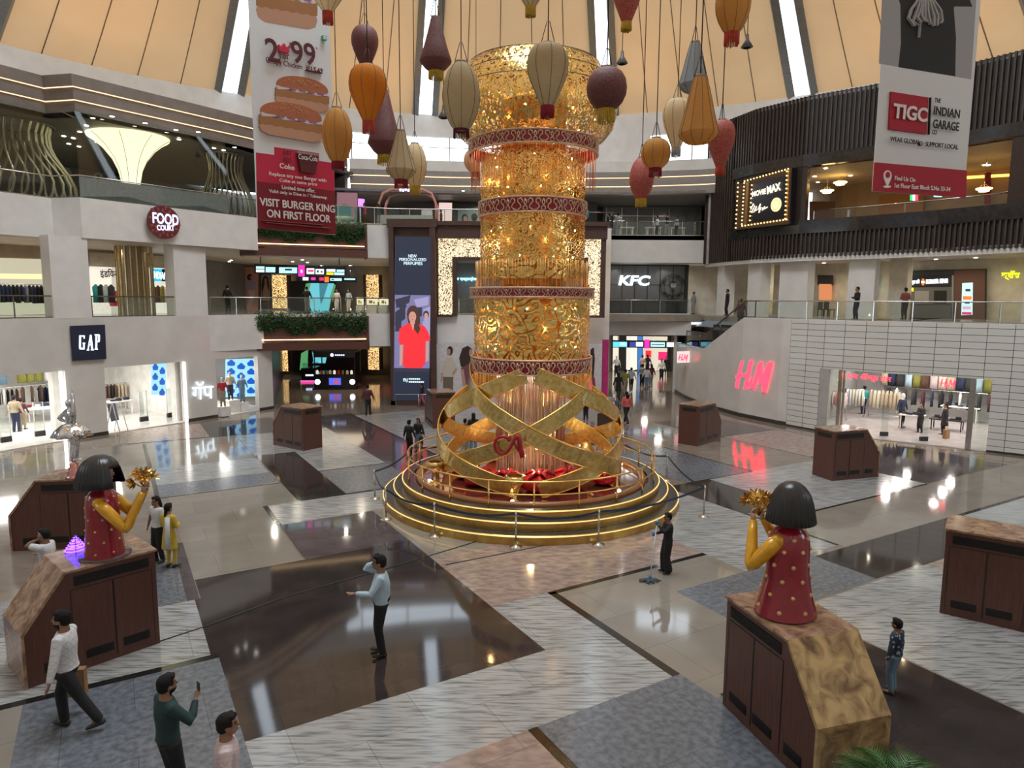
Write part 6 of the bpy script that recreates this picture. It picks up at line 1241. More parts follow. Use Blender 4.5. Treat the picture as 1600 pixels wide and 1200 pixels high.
# ---------------------------------------------------------------- planters
LEAF = mat('hedge_leaf', (.045, .10, .03), .5, col2=(.02, .05, .015), scale=6); 
def planter(z0, z1, zs_, lab, seed, ztopf, yshift=0):
    rnd = random.Random(seed); a = D(379, 500, 39.0+yshift); c = D(574, 500, 41.25+yshift); e = empty('hedge_planter', (a.x, a.y, z0), 0, lab, 'planter'); d = Vector((c.x-a.x, c.y-a.y)); L_ = d.length; an = math.atan2(d.y, d.x); R = Matrix.Rotation(an, 4, 'Z')
    b = MB(); h_ = z1-z0; b.box((L_/2, .45, h_/2+.25), (L_, .9, h_-.5), 0, mx=R); b.box((L_/2, .42, .22), (L_+.1, .98, .44), 0, mx=R); b.box((.03, .4, h_/2), (.12, 1.05, h_+.1), 0, mx=R); b.box((L_-.03, .4, h_/2), (.12, 1.05, h_+.1), 0, mx=R); b.build('wood_trough', [WOODB], e)
    b = MB(); b.box((L_/2, -.06, zs_-z0), (L_-.3, .03, .035), 0, mx=R); b.build('light_strip', [WARML], e)
    b = MB()
    for k in range(5200):
        x = rnd.uniform(.1, L_-.1); t = rnd.random(); dr = .75+.45*math.sin(x*2.1+seed)+.35*math.sin(x*5.3); zz = ztopf-z0+rnd.uniform(-.02, .22)*(1-t)-t**.8*(h_*.42+dr*.35)*1.0; y = -.10-.12*math.sin(math.pi*min(1, t+.1))+rnd.uniform(-.12, .1) if t > .12 else rnd.uniform(-.2, .7)
        s_ = rnd.uniform(.05, .10); p = Vector((x, y, zz)); u = Vector((rnd.uniform(-1, 1), rnd.uniform(-1, 0), rnd.uniform(-1, .4))).normalized(); v = u.orthogonal().normalized()*s_*.45
        b.add([p-u*s_, p+v, p+u*s_, p-v], [(0, 1, 2, 3)], 0, mx=R)
    b.build('ivy', [LEAF], e, kind='stuff'); return e
planter(3.50, 5.45, 4.12, 'brown planter with hanging ivy on the first floor edge', 1, 5.65); planter(8.95, 10.9, 9.62, 'brown planter with hanging ivy on the second floor edge below the burger banner', 2, 11.0)
# ---------------------------------------------------------------- LED tower screen
e = empty('led_screen_pillar', (-6.15, 42.0, 0), 0, 'tall LED advertising screen in a brown frame left of the tower', 'screen')
b = MB(); BRF = mat('brown_frame', (.075, .035, .027), .4, scale=3); yF = 41.6
xl, xr = D(608, 500, yF).x, D(680, 500, yF).x; sl, sr = D(615.5, 500, yF).x, D(671, 500, yF).x; zt2, zb2 = D(640, 372, yF).z, D(640, 628, yF).z
b.box(((xl+sl)/2+6.15, -.1, 5.6), (sl-xl, .7, 11.2)); b.box(((xr+sr)/2+6.15, -.1, 5.6), (xr-sr, .7, 11.2)); b.box(((xl+xr)/2+6.15, -.1, 11.05), (xr-xl+.2, .75, .5)); b.box(((xl+xr)/2+6.15, -.1, .12), (xr-xl, .7, .3)); b.box(((xl+xr)/2+6.15, .1, 5.5), (xr-xl-.1, .3, 11)); b.build('frame', [BRF], e)
SMx = Q(yF-.05); A = Art(SMx)
def Lm(n, c, s_=1.0): return lit('screen_'+n, c, s_)
NV = Lm('navy', (.012, .018, .04), .9); BGc = Lm('violet_grey', (.18, .17, .34), .9); REDs = Lm('red', (.75, .02, .03), 1.0); SKs = Lm('skin', (.55, .28, .22), .9); HRs = Lm('hair', (.07, .03, .02), .8); WTs = Lm('white', (.7, .9, 1), 1.2); DKs = Lm('dark', (.03, .03, .06), .8); PLs = Lm('pale', (.32, .30, .50), .9)
A.poly([(615.5, 372), (671, 372), (671, 628), (615.5, 628)], NV); A.poly([(615.5, 463), (671, 463), (671, 580), (615.5, 580)], BGc)
for i, q in enumerate([[(616, 470), (640, 463), (638, 475), (618, 484)], [(645, 470), (668, 465), (668, 478), (650, 482)], [(616, 490), (632, 478), (632, 500), (616, 512)], [(660, 485), (671, 480), (671, 505), (662, 508)]]): A.poly(q, PLs if i % 2 else DKs)
A.poly([(620, 478), (632, 473), (634, 482), (624, 486)], DKs); A.poly([(648, 482), (658, 482), (658, 496), (650, 496)], DKs); A.oval(664.5, 493, 4.5, 6, DKs); A.poly([(659, 504), (671, 502), (671, 530), (662, 528)], PLs); A.oval(664.5, 495, 3, 4.5, SKs); A.poly([(618, 500), (626, 496), (626, 520), (616, 520)], DKs)
A.oval(644, 492, 9.5, 13, HRs); A.poly([(634, 492), (638, 512), (646, 524), (656, 520), (655, 496)], HRs); A.oval(643.3, 497, 5.8, 8.5, SKs); A.poly([(640, 503), (647, 503), (648, 514), (643, 520), (639, 513)], SKs)
A.poly([(623, 516), (636, 507), (641, 508), (644, 518), (648, 507), (662, 511), (668, 520), (672, 532), (667, 535), (664, 534), (664, 571), (657, 578), (634, 578), (629, 572), (630, 540), (625, 541), (622, 536)], REDs)
A.poly([(624, 541), (629, 541), (628, 572), (624, 574)], SKs); A.poly([(665, 535), (669, 534), (669, 565), (665, 567)], SKs); A.poly([(646, 508), (652, 505), (656, 516), (652, 524), (646, 516)], HRs)
A.poly([(615.5, 577), (671, 577), (671, 583), (615.5, 583)], DKs)
for sg in (-1, 1): A.oval(643.3+sg*2.4, 496, .8, .5, HRs, 8)
A.oval(643.4, 501.5, 1.6, .6, REDs, 8)
A.poly([(614.6, 371.5), (615.5, 371.5), (615.5, 628), (614.6, 628)], DKs, .001); A.build('screen_picture', e)
for t2, a_, c_, h_ in (('NEW', (636, 402), (649, 402), 5), ('PERSONALIZED', (622, 407.5), (664, 407.5), 4.6), ('PERFUMES', (629, 413.5), (658, 413.5), 5), ('BJ', (630.5, 596), (637, 596), 6), ('MAGIC YOUR', (639, 594), (658, 594), 2.5), ('LUXURY PERFUME', (639, 598.5), (663, 598.5), 2.5)):
    if t2 in ('MAGIC YOUR', 'LUXURY PERFUME'):
        A2 = Art(SMx)
        for k in range(8 if 'LUX' in t2 else 6): x_ = a_[0]+k*3.0; A2.poly([(x_, a_[1]-1), (x_+2.2, a_[1]-1), (x_+2.2, a_[1]+.8), (x_, a_[1]+.8)], WTs, .07)
        A2.build('small_print', e); continue
    ptext(SMx, t2, a_, c_, h_, WTs, e, layer=.08, bold=.0)
b = MB(); b.tube([(-.9, -1.3, .0), (-.9, -1.3, .8), (1.9, -1.3, .8), (1.9, -1.3, 0)], .03, 6); b.tube([(.5, -1.3, 0), (.5, -1.3, .8)], .03, 6); o = b.build('barrier', [STEEL]); o.location = (-6.15, 42.0, 0); tag(o, 'low steel barrier at the foot of the tall LED screen', 'barrier')
# ---------------------------------------------------------------- portal with lit lattice
LATL = mat('lattice_glow', (1, .9, .7), emit=1.1, ecol=(1, .82, .52)); LATG = mat('lattice_glow_gold', (1, .8, .5), emit=1.3, ecol=(1, .64, .26)); LATP = perforated('lattice_screen', (.10, .05, .03), 9.0, .075, .5, warp=.9)
LATP.node_tree.nodes['Principled BSDF'].inputs['Metallic'].default_value = 0.2
e = empty('lattice_portal', (.5, 42.4, 5.5), 0, 'brown portal with glowing cut-out lattice behind the gold tower', 'portal'); yP = 42.15
def rbox(b, xa, xb, za, zb_, y, th=.2, mi=0): b.box(((xa+xb)/2-.5, y-42.4, (za+zb_)/2-5.5), (abs(xb-xa), th, abs(zb_-za)), mi)
x0, z_ = XZ(678, 495, yP); x1 = XZ(943, 495, yP)[0]; lx0, lx1 = XZ(683, 430, yP)[0], XZ(705, 430, yP)[0]; rx0, rx1 = XZ(916, 430, yP)[0], XZ(936, 430, yP)[0]; zt3 = XZ(800, 347, yP)[1]; lz1, lz0 = XZ(690, 374, yP)[1], XZ(690, 403, yP)[1]; ix0, ix1 = XZ(712, 430, yP)[0], XZ(908, 430, yP)[0]
b = MB(); rbox(b, x0, lx0, 5.5, 10.95, yP); rbox(b, rx1, x1, 5.5, 10.95, yP); rbox(b, x0-.05, x1+.05, lz1, 11.15, yP, .5); rbox(b, lx1, ix0, 5.5, lz0, yP, .4); rbox(b, ix1, rx0, 5.5, lz0, yP, .4); rbox(b, ix0, ix1, lz0-.2, lz0, yP, .4); rbox(b, x0, lx1, 5.45, 5.6, yP, .3); rbox(b, rx0, x1, 5.45, 5.6, yP, .3); rbox(b, x0-.15, x1+.15, 10.95, 11.2, yP-.15, .7); b.build('frame', [BRF], e)
b = MB(); rbox(b, lx0, lx1, 5.6, lz1, yP+.09, .02); rbox(b, rx0, rx1, 5.6, lz1, yP+.09, .02); rbox(b, lx1, rx0, lz0, lz1, yP+.09, .02); b.build('light_panel', [LATL], e)
b = MB(); rbox(b, lx0, lx1, 5.6, lz1, yP-.02, .006); rbox(b, rx0, rx1, 5.6, lz1, yP-.02, .006); rbox(b, lx1, rx0, lz0, lz1, yP-.02, .006)
b.build('lattice', [LATP], e)
CY = lit('cyan_letters', (.35, .85, 1), 2.5)
o = ptext(Q(50.6), 'र एक्सप्रेस', (712, 437), (743, 437), 7, CY, None, 'shop_sign', layer=.03, bold=.02); tag(o, 'glowing cyan shop lettering seen through the lattice portal', 'sign')
def lattice_column(px0, px1, py0, py1, y, lab):
    xa, za = XZ(px0, py1, y); xb, zb_ = XZ(px1, py0, y); e = empty('lattice_column', ((xa+xb)/2, y, za), 0, lab, 'column'); w_ = xb-xa; h_ = zb_-za
    b = MB(); b.box((0, 0, h_/2), (w_, .3, h_)); b.build('light_box', [LATG], e); b = MB(); b.box((0, -.2, h_/2), (w_, .01, h_)); b.build('lattice', [LATP], e); b = MB(); b.box((-w_/2-.12, 0, h_/2), (.22, .5, h_)); b.box((w_/2+.12, 0, h_/2), (.22, .5, h_)); b.build('frame', [BRF], e)
lattice_column(437, 450, 549, 584, 57.5, 'glowing lattice column at the left of the ground floor passage'); lattice_column(576, 592, 546, 580, 56.5, 'glowing lattice column at the right of the ground floor passage'); lattice_column(426, 447, 434, 486, 55.8, 'glowing lattice column left on the first floor passage'); lattice_column(572, 590, 432, 474, 55.5, 'glowing lattice column right on the first floor passage')
# ---------------------------------------------------------------- panels, posters
def plate(name, pts, y, mats_art, lab, cat, th=.06, frame=None, parts=None):
    """flat panel standing at depth y given by its pixel outline"""
    b = MB(); P_ = [XZ(px, py, y) for px, py in pts]; cx = sum(p[0] for p in P_)/len(P_); z0 = min(p[1] for p in P_); e = empty(name, (cx, y, z0), 0, lab, cat)
    M = Q(y-th/2-.002); A = Art(Q(y)); A.poly(pts, frame or BLKP, .03)
    A.build('panel', e)
    A = Art(M); mats_art(A); A.build('picture', e); return e, M
PKs = flat('peach', (.62, .28, .20)); SKp = flat('skin', (.45, .25, .18)); HRp = flat('hair', (.03, .015, .012)); LIL = flat('lilac', (.42, .32, .45)); CRM = flat('cream_cloth', (.50, .46, .38)); BRN = flat('brown_cloth', (.14, .11, .08)); PGW = flat('poster_grey', (.46, .44, .45)); 
def art_peach(A): A.poly([(376, 422), (402, 422), (402, 492), (376, 492)], PKs); A.oval(388.5, 438, 4.6, 5, HRp); A.poly([(381, 443), (396, 443), (400, 450), (396, 458), (382, 457), (378, 448)], LIL); A.oval(391, 438.5, 2.4, 3, SKp); A.poly([(386, 458), (397, 459), (395, 475), (389, 489), (384, 488), (388, 470)], flat('pale_trousers', (.60, .48, .45)))
plate('poster', [(374.5, 421), (403, 421), (403, 493), (374.5, 493)], 54.5, art_peach, 'peach poster of a person in a lilac top on the first floor', 'poster')
def art_hair(A): A.poly([(405.5, 434), (420.5, 434), (420.5, 475), (405.5, 475)], flat('grey_photo', (.30, .27, .24))); A.poly([(409, 474), (406.5, 450), (409, 438), (413, 435), (417, 438), (419, 452), (417, 474)], HRp); A.poly([(411.5, 440), (415, 440), (415, 447), (418, 460), (418, 475), (409, 475), (409, 460), (411.5, 448)], SKp); A.oval(413.2, 443, 2, 3.5, SKp)
plate('poster', [(404.5, 433), (421.5, 433), (421.5, 476), (404.5, 476)], 54.8, art_hair, 'portrait poster of a long-haired model beside the peach poster', 'poster')
TEALS = lit('teal_screen', (.16, .62, .72), .75); GRNs = lit('green_screen', (.12, .42, .16), .6)
def art_teal(A): A.poly([(480, 446), (520, 446), (512, 492), (486, 492), (476, 462)], TEALS); A.poly([(476, 447), (484, 446), (480, 462), (474, 460)], GRNs); A.poly([(520, 447), (513, 470), (517, 471), (523, 449)], GRNs); A.poly([(497, 446), (511, 446), (504, 470), (500, 480), (498, 470)], lit('teal_dark', (.06, .30, .38), .6))
plate('video_wall', [(452, 443), (524, 443), (524, 492), (452, 492)], 55.2, art_teal, 'teal video wall of the dark shop on the first floor passage', 'screen')
def art_teal2(A): A.poly([(487, 553), (512, 552), (508, 571), (490, 571)], TEALS); A.poly([(470, 556), (481, 550), (480, 582), (468, 582)], GRNs); A.poly([(496, 548), (504, 548), (504, 554), (496, 554)], lit('green_tile', (.1, .8, .2), 1.0))
plate('video_wall', [(454, 549), (572, 548), (572, 584), (454, 586)], 57.9, art_teal2, 'teal video wall at the end of the ground floor passage', 'screen')
# white hoarding with two models
e = empty('hoarding', (0, 42.1, 0), 0, 'white hoarding with large photographs of two models behind the gold tower', 'poster')
PM = Q(41.85); xh0, xh1 = XZ(680, 560, 42)[0], XZ(940, 560, 42)[0]; zh = XZ(700, 538, 41.9)[1]; b = MB(); b.box(((xh0+xh1)/2, -.12, zh/2), (xh1-xh0, .2, zh)); b.build('panel', [mat('hoarding_white', (.60, .58, .60), .4)], e)
b = MB(); b.box((xh1+.2, -.1, zh/2+.15), (.35, .4, zh+.3)); b.build('pink_edge', [mat('magenta_edge', (.45, .02, .16), .4)], e)
A = Art(PM); A.oval(702.5, 549, 4.6, 7, HRp); A.oval(700.5, 551, 3, 5, SKp); A.poly([(692, 566), (698, 560), (706, 560), (712, 570), (714, 579), (708, 586), (708, 592), (692, 592), (689, 585)], CRM); A.poly([(692, 590), (708, 590), (708, 614), (702, 625), (693, 625)], BRN); A.poly([(689, 584), (692, 584), (691, 598), (688.5, 598)], SKp); A.poly([(708, 588), (714, 578), (712, 576), (706, 584)], SKp)
A.poly([(719, 570), (717, 560), (722, 545), (730, 541), (737, 546), (738, 556), (735, 566), (728, 576), (720, 574)], HRp); A.oval(735, 552, 2.6, 6, SKp); A.poly([(720, 576), (734, 568), (741, 572), (742, 608), (724, 614), (724, 590)], flat('maroon_print', (.16, .05, .08))); A.poly([(720, 578), (724, 578), (728, 600), (733, 616), (729, 618), (723, 602)], SKp)
A.poly([(922, 545), (927, 541), (929, 560), (927, 590), (922, 590)], HRp); A.poly([(922, 590), (929, 588), (931, 606), (924, 608)], flat('burgundy', (.25, .02, .05))); A.build('photograph', e)
# overhead digital signs
def sign_bar(pts, y, cells, lab, mid=None, name='digital_sign'):
    def art(A):
        for (x0, y0, x1, y1, m) in cells: A.poly([(x0, y0), (x1, y0), (x1, y1), (x0, y1)], m)
    e, M = plate(name, pts, y, art, lab, 'sign', th=.16, frame=BLACK); xs = [p[0] for p in pts]; ys = min(p[1] for p in pts); b = MB()
    for px in (min(xs)+10, max(xs)-10): xx, zz = XZ(px, ys, y); b.tube([(xx-e.location.x, 0, zz-e.location.z), (xx-e.location.x, 0, zz-e.location.z+.45)], .03, 6)
    b.build('hanger', [BLK], e); return e, M
SC = lit('sky_panel', (.45, .85, .95), 1.1); SW = lit('white_panel', (.8, .92, 1), 1.1); MG = lit('magenta_panel', (.80, .03, .45), 1.0); YP = lit('yellow_panel', (.85, .75, .02), 1.0); OR = lit('orange_panel', (.85, .22, .04), .9); CB = lit('blue_panel', (.12, .6, .9), 1.1); NVp = lit('indigo_panel', (.05, .06, .35), .9); RP_ = lit('red_panel', (.75, .02, .15), 1.0); TXT = lit('dark_print', (.02, .12, .18), .3)
sign_bar([(395, 417), (538, 420), (538, 433), (395, 432)], 43.4, [(398, 421, 411, 425, SC), (398, 426, 411, 430, SW), (413, 422, 428, 430, SC), (434, 422, 462, 431, SC), (443, 424, 454, 427, TXT), (464, 418, 474, 436, MG), (477, 423, 489, 432, SW), (479, 425.5, 488, 428.5, RP_), (491, 424, 504, 432, SW), (493, 426, 496, 429.5, TXT), (499, 427, 502, 429.5, TXT), (508, 424, 522, 428, SW), (524, 424.5, 536, 428, SC), (508, 429, 519, 433, YP), (520, 429, 536, 433, SC)], 'long overhead digital sign with magenta middle tile, first floor passage')
ptext(Q(43.2), '1', (468, 428), (470.5, 428), 4.5, SW, None, 'sign_numeral', layer=.03, bold=.02) and None
for o in [x for x in bpy.data.objects if x.name.startswith('sign_numeral')]: o.parent = [x for x in bpy.data.objects if x.name.startswith('digital_sign')][0]; o.matrix_parent_inverse = o.parent.matrix_world.inverted() if False else Matrix.Translation(-o.parent.location)
sign_bar([(461, 435), (555, 436), (555, 444), (461, 443)], 49, [(471, 437, 480, 442, SW), (484, 437, 491, 441.5, MG), (497, 437, 504, 442, RP_), (505, 436, 512, 444.5, OR), (514, 438, 532, 442, SC), (536, 438, 553, 440.5, SC), (516, 439, 520, 441, TXT)], 'shorter second digital sign hanging behind the long one')
sign_bar([(955, 529.5), (1066, 529.5), (1066, 541), (955, 541)], 50.5, [(957, 532, 979, 540, CB), (968, 533, 978, 538, SC), (983, 532, 992, 540, NVp), (993, 532, 1004, 539, SW), (1006, 528, 1014, 542, MG), (1016, 532, 1038, 539, SC), (1017, 535, 1037, 536.2, TXT), (1041, 532, 1052, 539, SW), (1053, 532, 1064, 539, SC)], 'overhead digital sign above the ground floor corridor right of the tower')
# ---------------------------------------------------------------- wall signs
def on_path(path, px, z): p, an = line_at(path, px, z); return p, an
LRED = lit('neon_red', (1.0, .03, .06), 3.0); LWH = lit('white_letters', (.75, .90, 1.0), 2.0); LWB = lit('blue_white_letters', (.55, .65, 1.0), 2.2); LYE = lit('yellow_letters', (.85, .85, .0), 2.0)
def sign_on(path, pxa, pxb, z, off_=.12):
    p0, _ = line_at(path, pxa, z); p1, _ = line_at(path, pxb, z); d = (p1-p0).xy.normalized(); n_ = Vector((d.y, -d.x)); return panelM(Vector((*(p0.xy+n_*off_), 0)), Vector((*(p1.xy+n_*off_), 0)))
M = sign_on(UP, 225, 285, 10.2, .30); c = M @ Vector((*plane_pt(M, 252, 354), 0)); e = empty('food_court_sign', c, 0, 'round dark red food court sign on the white fascia', 'sign'); MAR = flat('sign_maroon', (.10, .015, .02)); MAR2 = flat('sign_pattern', (.30, .05, .04))
cc = plane_pt(M, 252, 354); r_ = abs(plane_pt(M, 252, 328).y-cc.y)
A = Art(M); A.oval(cc.x, cc.y, r_, r_, MAR, 40, local=True, layer=.09); A.build('disc', e); A = Art(M)
for k in range(36): a = k*2.4; q = r_*.93*math.sqrt((k+1)/36); A.oval(cc.x+q*math.cos(a), cc.y+q*math.sin(a), .10, .06, MAR2, 8, rot=a, local=True, layer=.095)
for k in range(48): a = k*math.pi/24; A.oval(cc.x+r_*.96*math.cos(a), cc.y+r_*.96*math.sin(a), .025, .025, MAR2, 6, local=True, layer=.095)
A.build('pattern', e); ptext(M, 'FOOD', (233.5, 347), (274, 351), 17, LWB, e, layer=.12, bold=.02); ptext(M, 'COURT', (240.5, 362.5), (267.5, 363), 8.5, LWB, e, layer=.12, bold=.02)
M = sign_on(LP, 108, 165, 4.6, .08); c = M @ Vector((*plane_pt(M, 136, 569), 0)); e = empty('shop_sign', c, 0, 'square navy sign with glowing white serif letters on the left wall', 'sign'); A = Art(M); A.poly([(108, 517.5), (161.5, 515), (164.5, 568.5), (112.5, 572)], flat('sign_navy', (.012, .018, .05)), .09); A.build('panel', e)
# condensed serif lettering drawn stroke by stroke
A = Art(M)
def bar(x0, y0, x1, y1): A.poly([(x0, y0), (x1, y0), (x1, y1), (x0, y1)], LWH, .11)
bar(121.5, 534, 124, 552); bar(121.5, 532, 129.5, 534); bar(128.3, 532, 129.8, 537); bar(122, 551.5, 129, 554); bar(127, 543.5, 130.6, 545); bar(127.8, 544, 129.8, 554)
A.poly([(134.5, 555), (138.2, 531), (140.3, 531), (143.2, 554.5), (140.6, 554.6), (138.6, 537), (136, 555)], LWH, .11); bar(136.5, 546, 141.5, 547.5); bar(133.6, 554, 137, 555.4); bar(139.8, 553.6, 144.4, 555)
bar(146.8, 530.5, 149.4, 553.5); bar(145.6, 530, 152.5, 531.8); bar(145.8, 552.5, 150.6, 554); bar(151.2, 531, 153.4, 541); bar(149, 540.5, 152.6, 542.3); A.build('lettering', e)
M = sign_on(LP, 296, 336, 2.2, .05); o = ptext(M, 'गॅप', (300, 617), (333, 614), 28, LWH, None, 'shop_sign', layer=.05, bold=.0); tag(o, 'glowing white Hindi letters on the pier of the left clothes shop', 'sign')
def sharpsign(M, px, py, w_, h_, m, lab, sl=-.08, th=.10):
    """slanted brush-script H&M lettering"""
    A = Art(M)
    def q(u, v): return (px+u*w_+(1-v)*h_*.16, py+v*h_+(u)*w_*sl*-1)
    for pts in ([(0.06, .08), (.15, .02), (.12, 1.0), (.02, .92)], [(.33, .0), (.42, .0), (.38, .98), (.29, 1.0)], [(-.02, .55), (.40, .40), (.41, .50), (0, .66)],
                [(.43, .72), (.48, .58), (.52, .60), (.50, .72), (.56, .92), (.50, .94), (.46, .84), (.43, .94), (.40, .84)],
                [(.60, .10), (.68, .02), (.62, 1.0), (.55, .92)], [(.62, .08), (.69, .02), (.80, .62), (.74, .78)], [(.74, .72), (.92, .02), (.97, .06), (.80, .78)], [(.89, .08), (1.0, .0), (.96, 1.04), (.86, .98)]):
        A.poly([q(*p) for p in pts], m, th)
    o = A.build('shop_sign'); tag(o, lab, 'sign'); return o
M = sign_on(RP, 1140, 1210, 3.2, .06); sharpsign(M, 1149, 557, 50, 46, LRED, 'large glowing red brush-letter sign on the white curved wall')
M = sign_on(RP, 1460, 1500, 3.0, -.5); sharpsign(M, 1468, 583, 24, 13, LRED, 'small glowing red brush-letter sign inside the right shop entrance', th=.05)
M = sign_on(RP, 1320, 1400, 3.0, -.5); o = ptext(M, 'एच ॲण्ड एम', (1325, 581), (1393, 586), 13, LRED, None, 'shop_sign', layer=.05, bold=.02); tag(o, 'glowing red Hindi lettering over the right shop entrance', 'sign')
M = sign_on(RP, 1056, 1076, 3.2, .05) if False else panelM(Vector((11.2, 45.0, 0)), Vector((12.2, 44.2, 0))); e = empty('projecting_sign', M @ Vector((*plane_pt(M, 1067, 565), 0)), 0, 'small white projecting sign with red brush letters at the corner of the curved wall', 'sign')
A = Art(M); A.poly([(1058, 546), (1077, 545), (1077, 563), (1058, 564)], lit('white_box', (.9, .75, .72), .8), .08); A.build('light_box', e); o = sharpsign(M, 1060, 549, 14, 11, LRED, 'x', th=.1); 
for k in ('label', 'category'): del o[k]
o.name = 'lettering'; o.parent = e; o.matrix_local = Matrix.Translation(-e.location) @ M
# fried chicken shop
M = Q(51.3); KW = lit('kfc_white', (.75, .92, 1), 3.0); o = ptext(M, 'KFC', (966, 436), (1013, 436), 16, KW, None, 'shop_sign', layer=.05, bold=.03); o.data.transform(Matrix(((1, .18, 0, 0), (0, 1, 0, 0), (0, 0, 1, 0), (0, 0, 0, 1)))); tag(o, 'glowing white slanted KFC letters on the dark shopfront', 'sign')
e = empty('shopfront', (9.6, 51.35, 5.6), 0, 'dark steel panelled shopfront of the fried chicken shop', 'shopfront'); b = MB()
for k in range(8): b.box((-3.3+k*.95, 0, 1.75), (.03, .04, 3.5))
for z in (.05, 1.0, 2.1): b.box((0, 0, z), (6.8, .04, .03))
b.build('panel_joints', [BLK], e); b = MB(); b.box((0.3, .08, 2.2), (5.9, .06, 2.6)); b.build('steel_panel', [mat('brushed_dark_steel', (.20, .20, .20), .3, .7, scale=3, stretch=(8, 8, .5))], e)
A = Art(Q(51.1)); q = plane_pt(Q(51.1), 1050, 445); rr_ = abs(plane_pt(Q(51.1), 1050, 425).y-q.y); 
for r0 in (1.0, .72):
    for k in range(40): a, c2 = 2*math.pi*k/40, 2*math.pi*(k+1)/40; A.poly([(q.x+r0*rr_*math.cos(a), q.y+r0*rr_*math.sin(a)), (q.x+r0*rr_*math.cos(c2), q.y+r0*rr_*math.sin(c2)), (q.x+(r0-.04)*rr_*math.cos(c2), q.y+(r0-.04)*rr_*math.sin(c2)), (q.x+(r0-.04)*rr_*math.cos(a), q.y+(r0-.04)*rr_*math.sin(a))], BLKP, .01, local=True)
A.oval(q.x, q.y+.13, .20, .24, flat('badge_face', (.30, .30, .30)), local=True, layer=.012); A.oval(q.x, q.y+.32, .21, .09, BLKP, local=True, layer=.014); A.poly([(q.x-.16, q.y+.16), (q.x+.16, q.y+.16), (q.x+.16, q.y+.12), (q.x-.16, q.y+.12)], BLKP, .016, local=True); A.poly([(q.x-.05, q.y-.02), (q.x+.05, q.y-.02), (q.x, q.y-.16)], BLKP, .016, local=True); A.poly([(q.x-.14, q.y-.22), (q.x, q.y-.27), (q.x+.14, q.y-.22), (q.x+.14, q.y-.34), (q.x, q.y-.28), (q.x-.14, q.y-.34)], BLKP, .016, local=True); A.poly([(q.x-.02, q.y-.3), (q.x+.02, q.y-.3), (q.x+.03, q.y-.55), (q.x-.03, q.y-.55)], BLKP, .016, local=True)
o = A.build('badge', e)
for s_, a0, a1, flip in (('MADE THE HARD WAY', 160, 20, 1), ('MADE BY HAND', 215, 325, -1)):
    for k, ch in enumerate(s_):
        if ch == ' ': continue
        a = math.radians(a0+(a1-a0)*k/(len(s_)-1)); r0 = rr_*.84; MM = Q(51.1) @ Matrix.Translation((q.x+r0*math.cos(a), q.y+r0*math.sin(a), .02)) @ Matrix.Rotation(a-math.pi/2 if flip > 0 else a+math.pi/2, 4, 'Z'); t2 = text(ch, .24, BLKP, MM, 'badge_letter', None, .005, .01); t2.parent = e; t2.matrix_local = Matrix.Translation(-e.location) @ MM
# left first-floor shops
W1p = [tuple(p) for p in W1[:-1]]
LSH = mat('self_lit_white', (.85, .85, .80), .4, emit=.45, ecol=(1, .95, .85))  # white that emits, standing in for shop lighting on the panels
M = sign_on(W1p, 140, 276, 7.5, .15); e = empty('shopfront', M.translation, 0, 'bright white clothes shopfront between the white piers on the first floor', 'shopfront'); A = Art(M); A.poly([(137, 424), (172, 425), (172, 500), (137, 502)], LSH, .04); A.poly([(236, 425), (275, 426), (275, 498), (236, 500)], LSH, .04); A.poly([(137, 402), (275, 408), (275, 424), (137, 423)], CREAM, .05); A.poly([(172, 425), (236, 425), (236, 500), (172, 502)], lit('glowing_interior', (.75, .70, .58), .6), .02); A.build('wall_panels', e)  # flat emissive panels in place of a lit shop interior
ptext(M, 'इंडियन', (153, 435), (181, 435), 15, flat('dark_letters', (.05, .03, .03)), e, layer=.09, bold=.02); A = Art(M); A.poly([(236, 427), (275, 428), (275, 446), (236, 446)], lit('cyan_box', (.02, .45, .75), 1.0), .07); A.poly([(250, 427), (262, 427), (262, 446), (250, 446)], BLKP, .072); A.build('light_box', e); ptext(M, 'INDIAN GARAGE', (236, 436), (283, 441), 11, lit('cyan_white', (.6, .95, 1), 3), e, layer=.1, bold=.02)
A = Art(M); A.poly([(164, 462), (180, 462), (183, 485), (170, 486)], RED1, .5); o = A.build('sale_poster'); tag(o, 'small red sale poster in the first floor shop', 'poster')
o = ptext(M, '70%', (170, 476), (180, 476), 5, WHT, None, 'sale_lettering', layer=.52, bold=.03); o.parent = bpy.data.objects['sale_poster']; o.matrix_parent_inverse = bpy.data.objects['sale_poster'].matrix_world.inverted() if False else M.inverted()
def column_slats(pxa, pxb, y, z0, z1, n_, lab, m, curve=0.0):
    xa, xb = D(pxa, 450, y).x, D(pxb, 450, y).x; e = empty('slatted_column', ((xa+xb)/2, y, z0), 0, lab, 'column'); r_ = (xb-xa)/2; b = MB(); b.lathe([(r_*.7, 0), (r_*.7, z1-z0)], 20); b.build('core', [mat('slat_core', (.30, .24, .14), .4)], e)
    for k in range(n_):
        a = 2*math.pi*k/n_; b = MB(); b.box((r_*math.cos(a), r_*math.sin(a), (z1-z0)/2), (.09, .05, z1-z0), rz=a); b.build('slat', [m], e)
p_, _ = line_at([tuple(q) for q in offset(LP, 3.2)], 210, 7.0)
column_slats(185, 235, p_.y, Z1, 9.2, 20, 'round column of gold and chrome slats in the first floor shop gallery', mat('gold_slat', (.75, .62, .38), .2, .9))
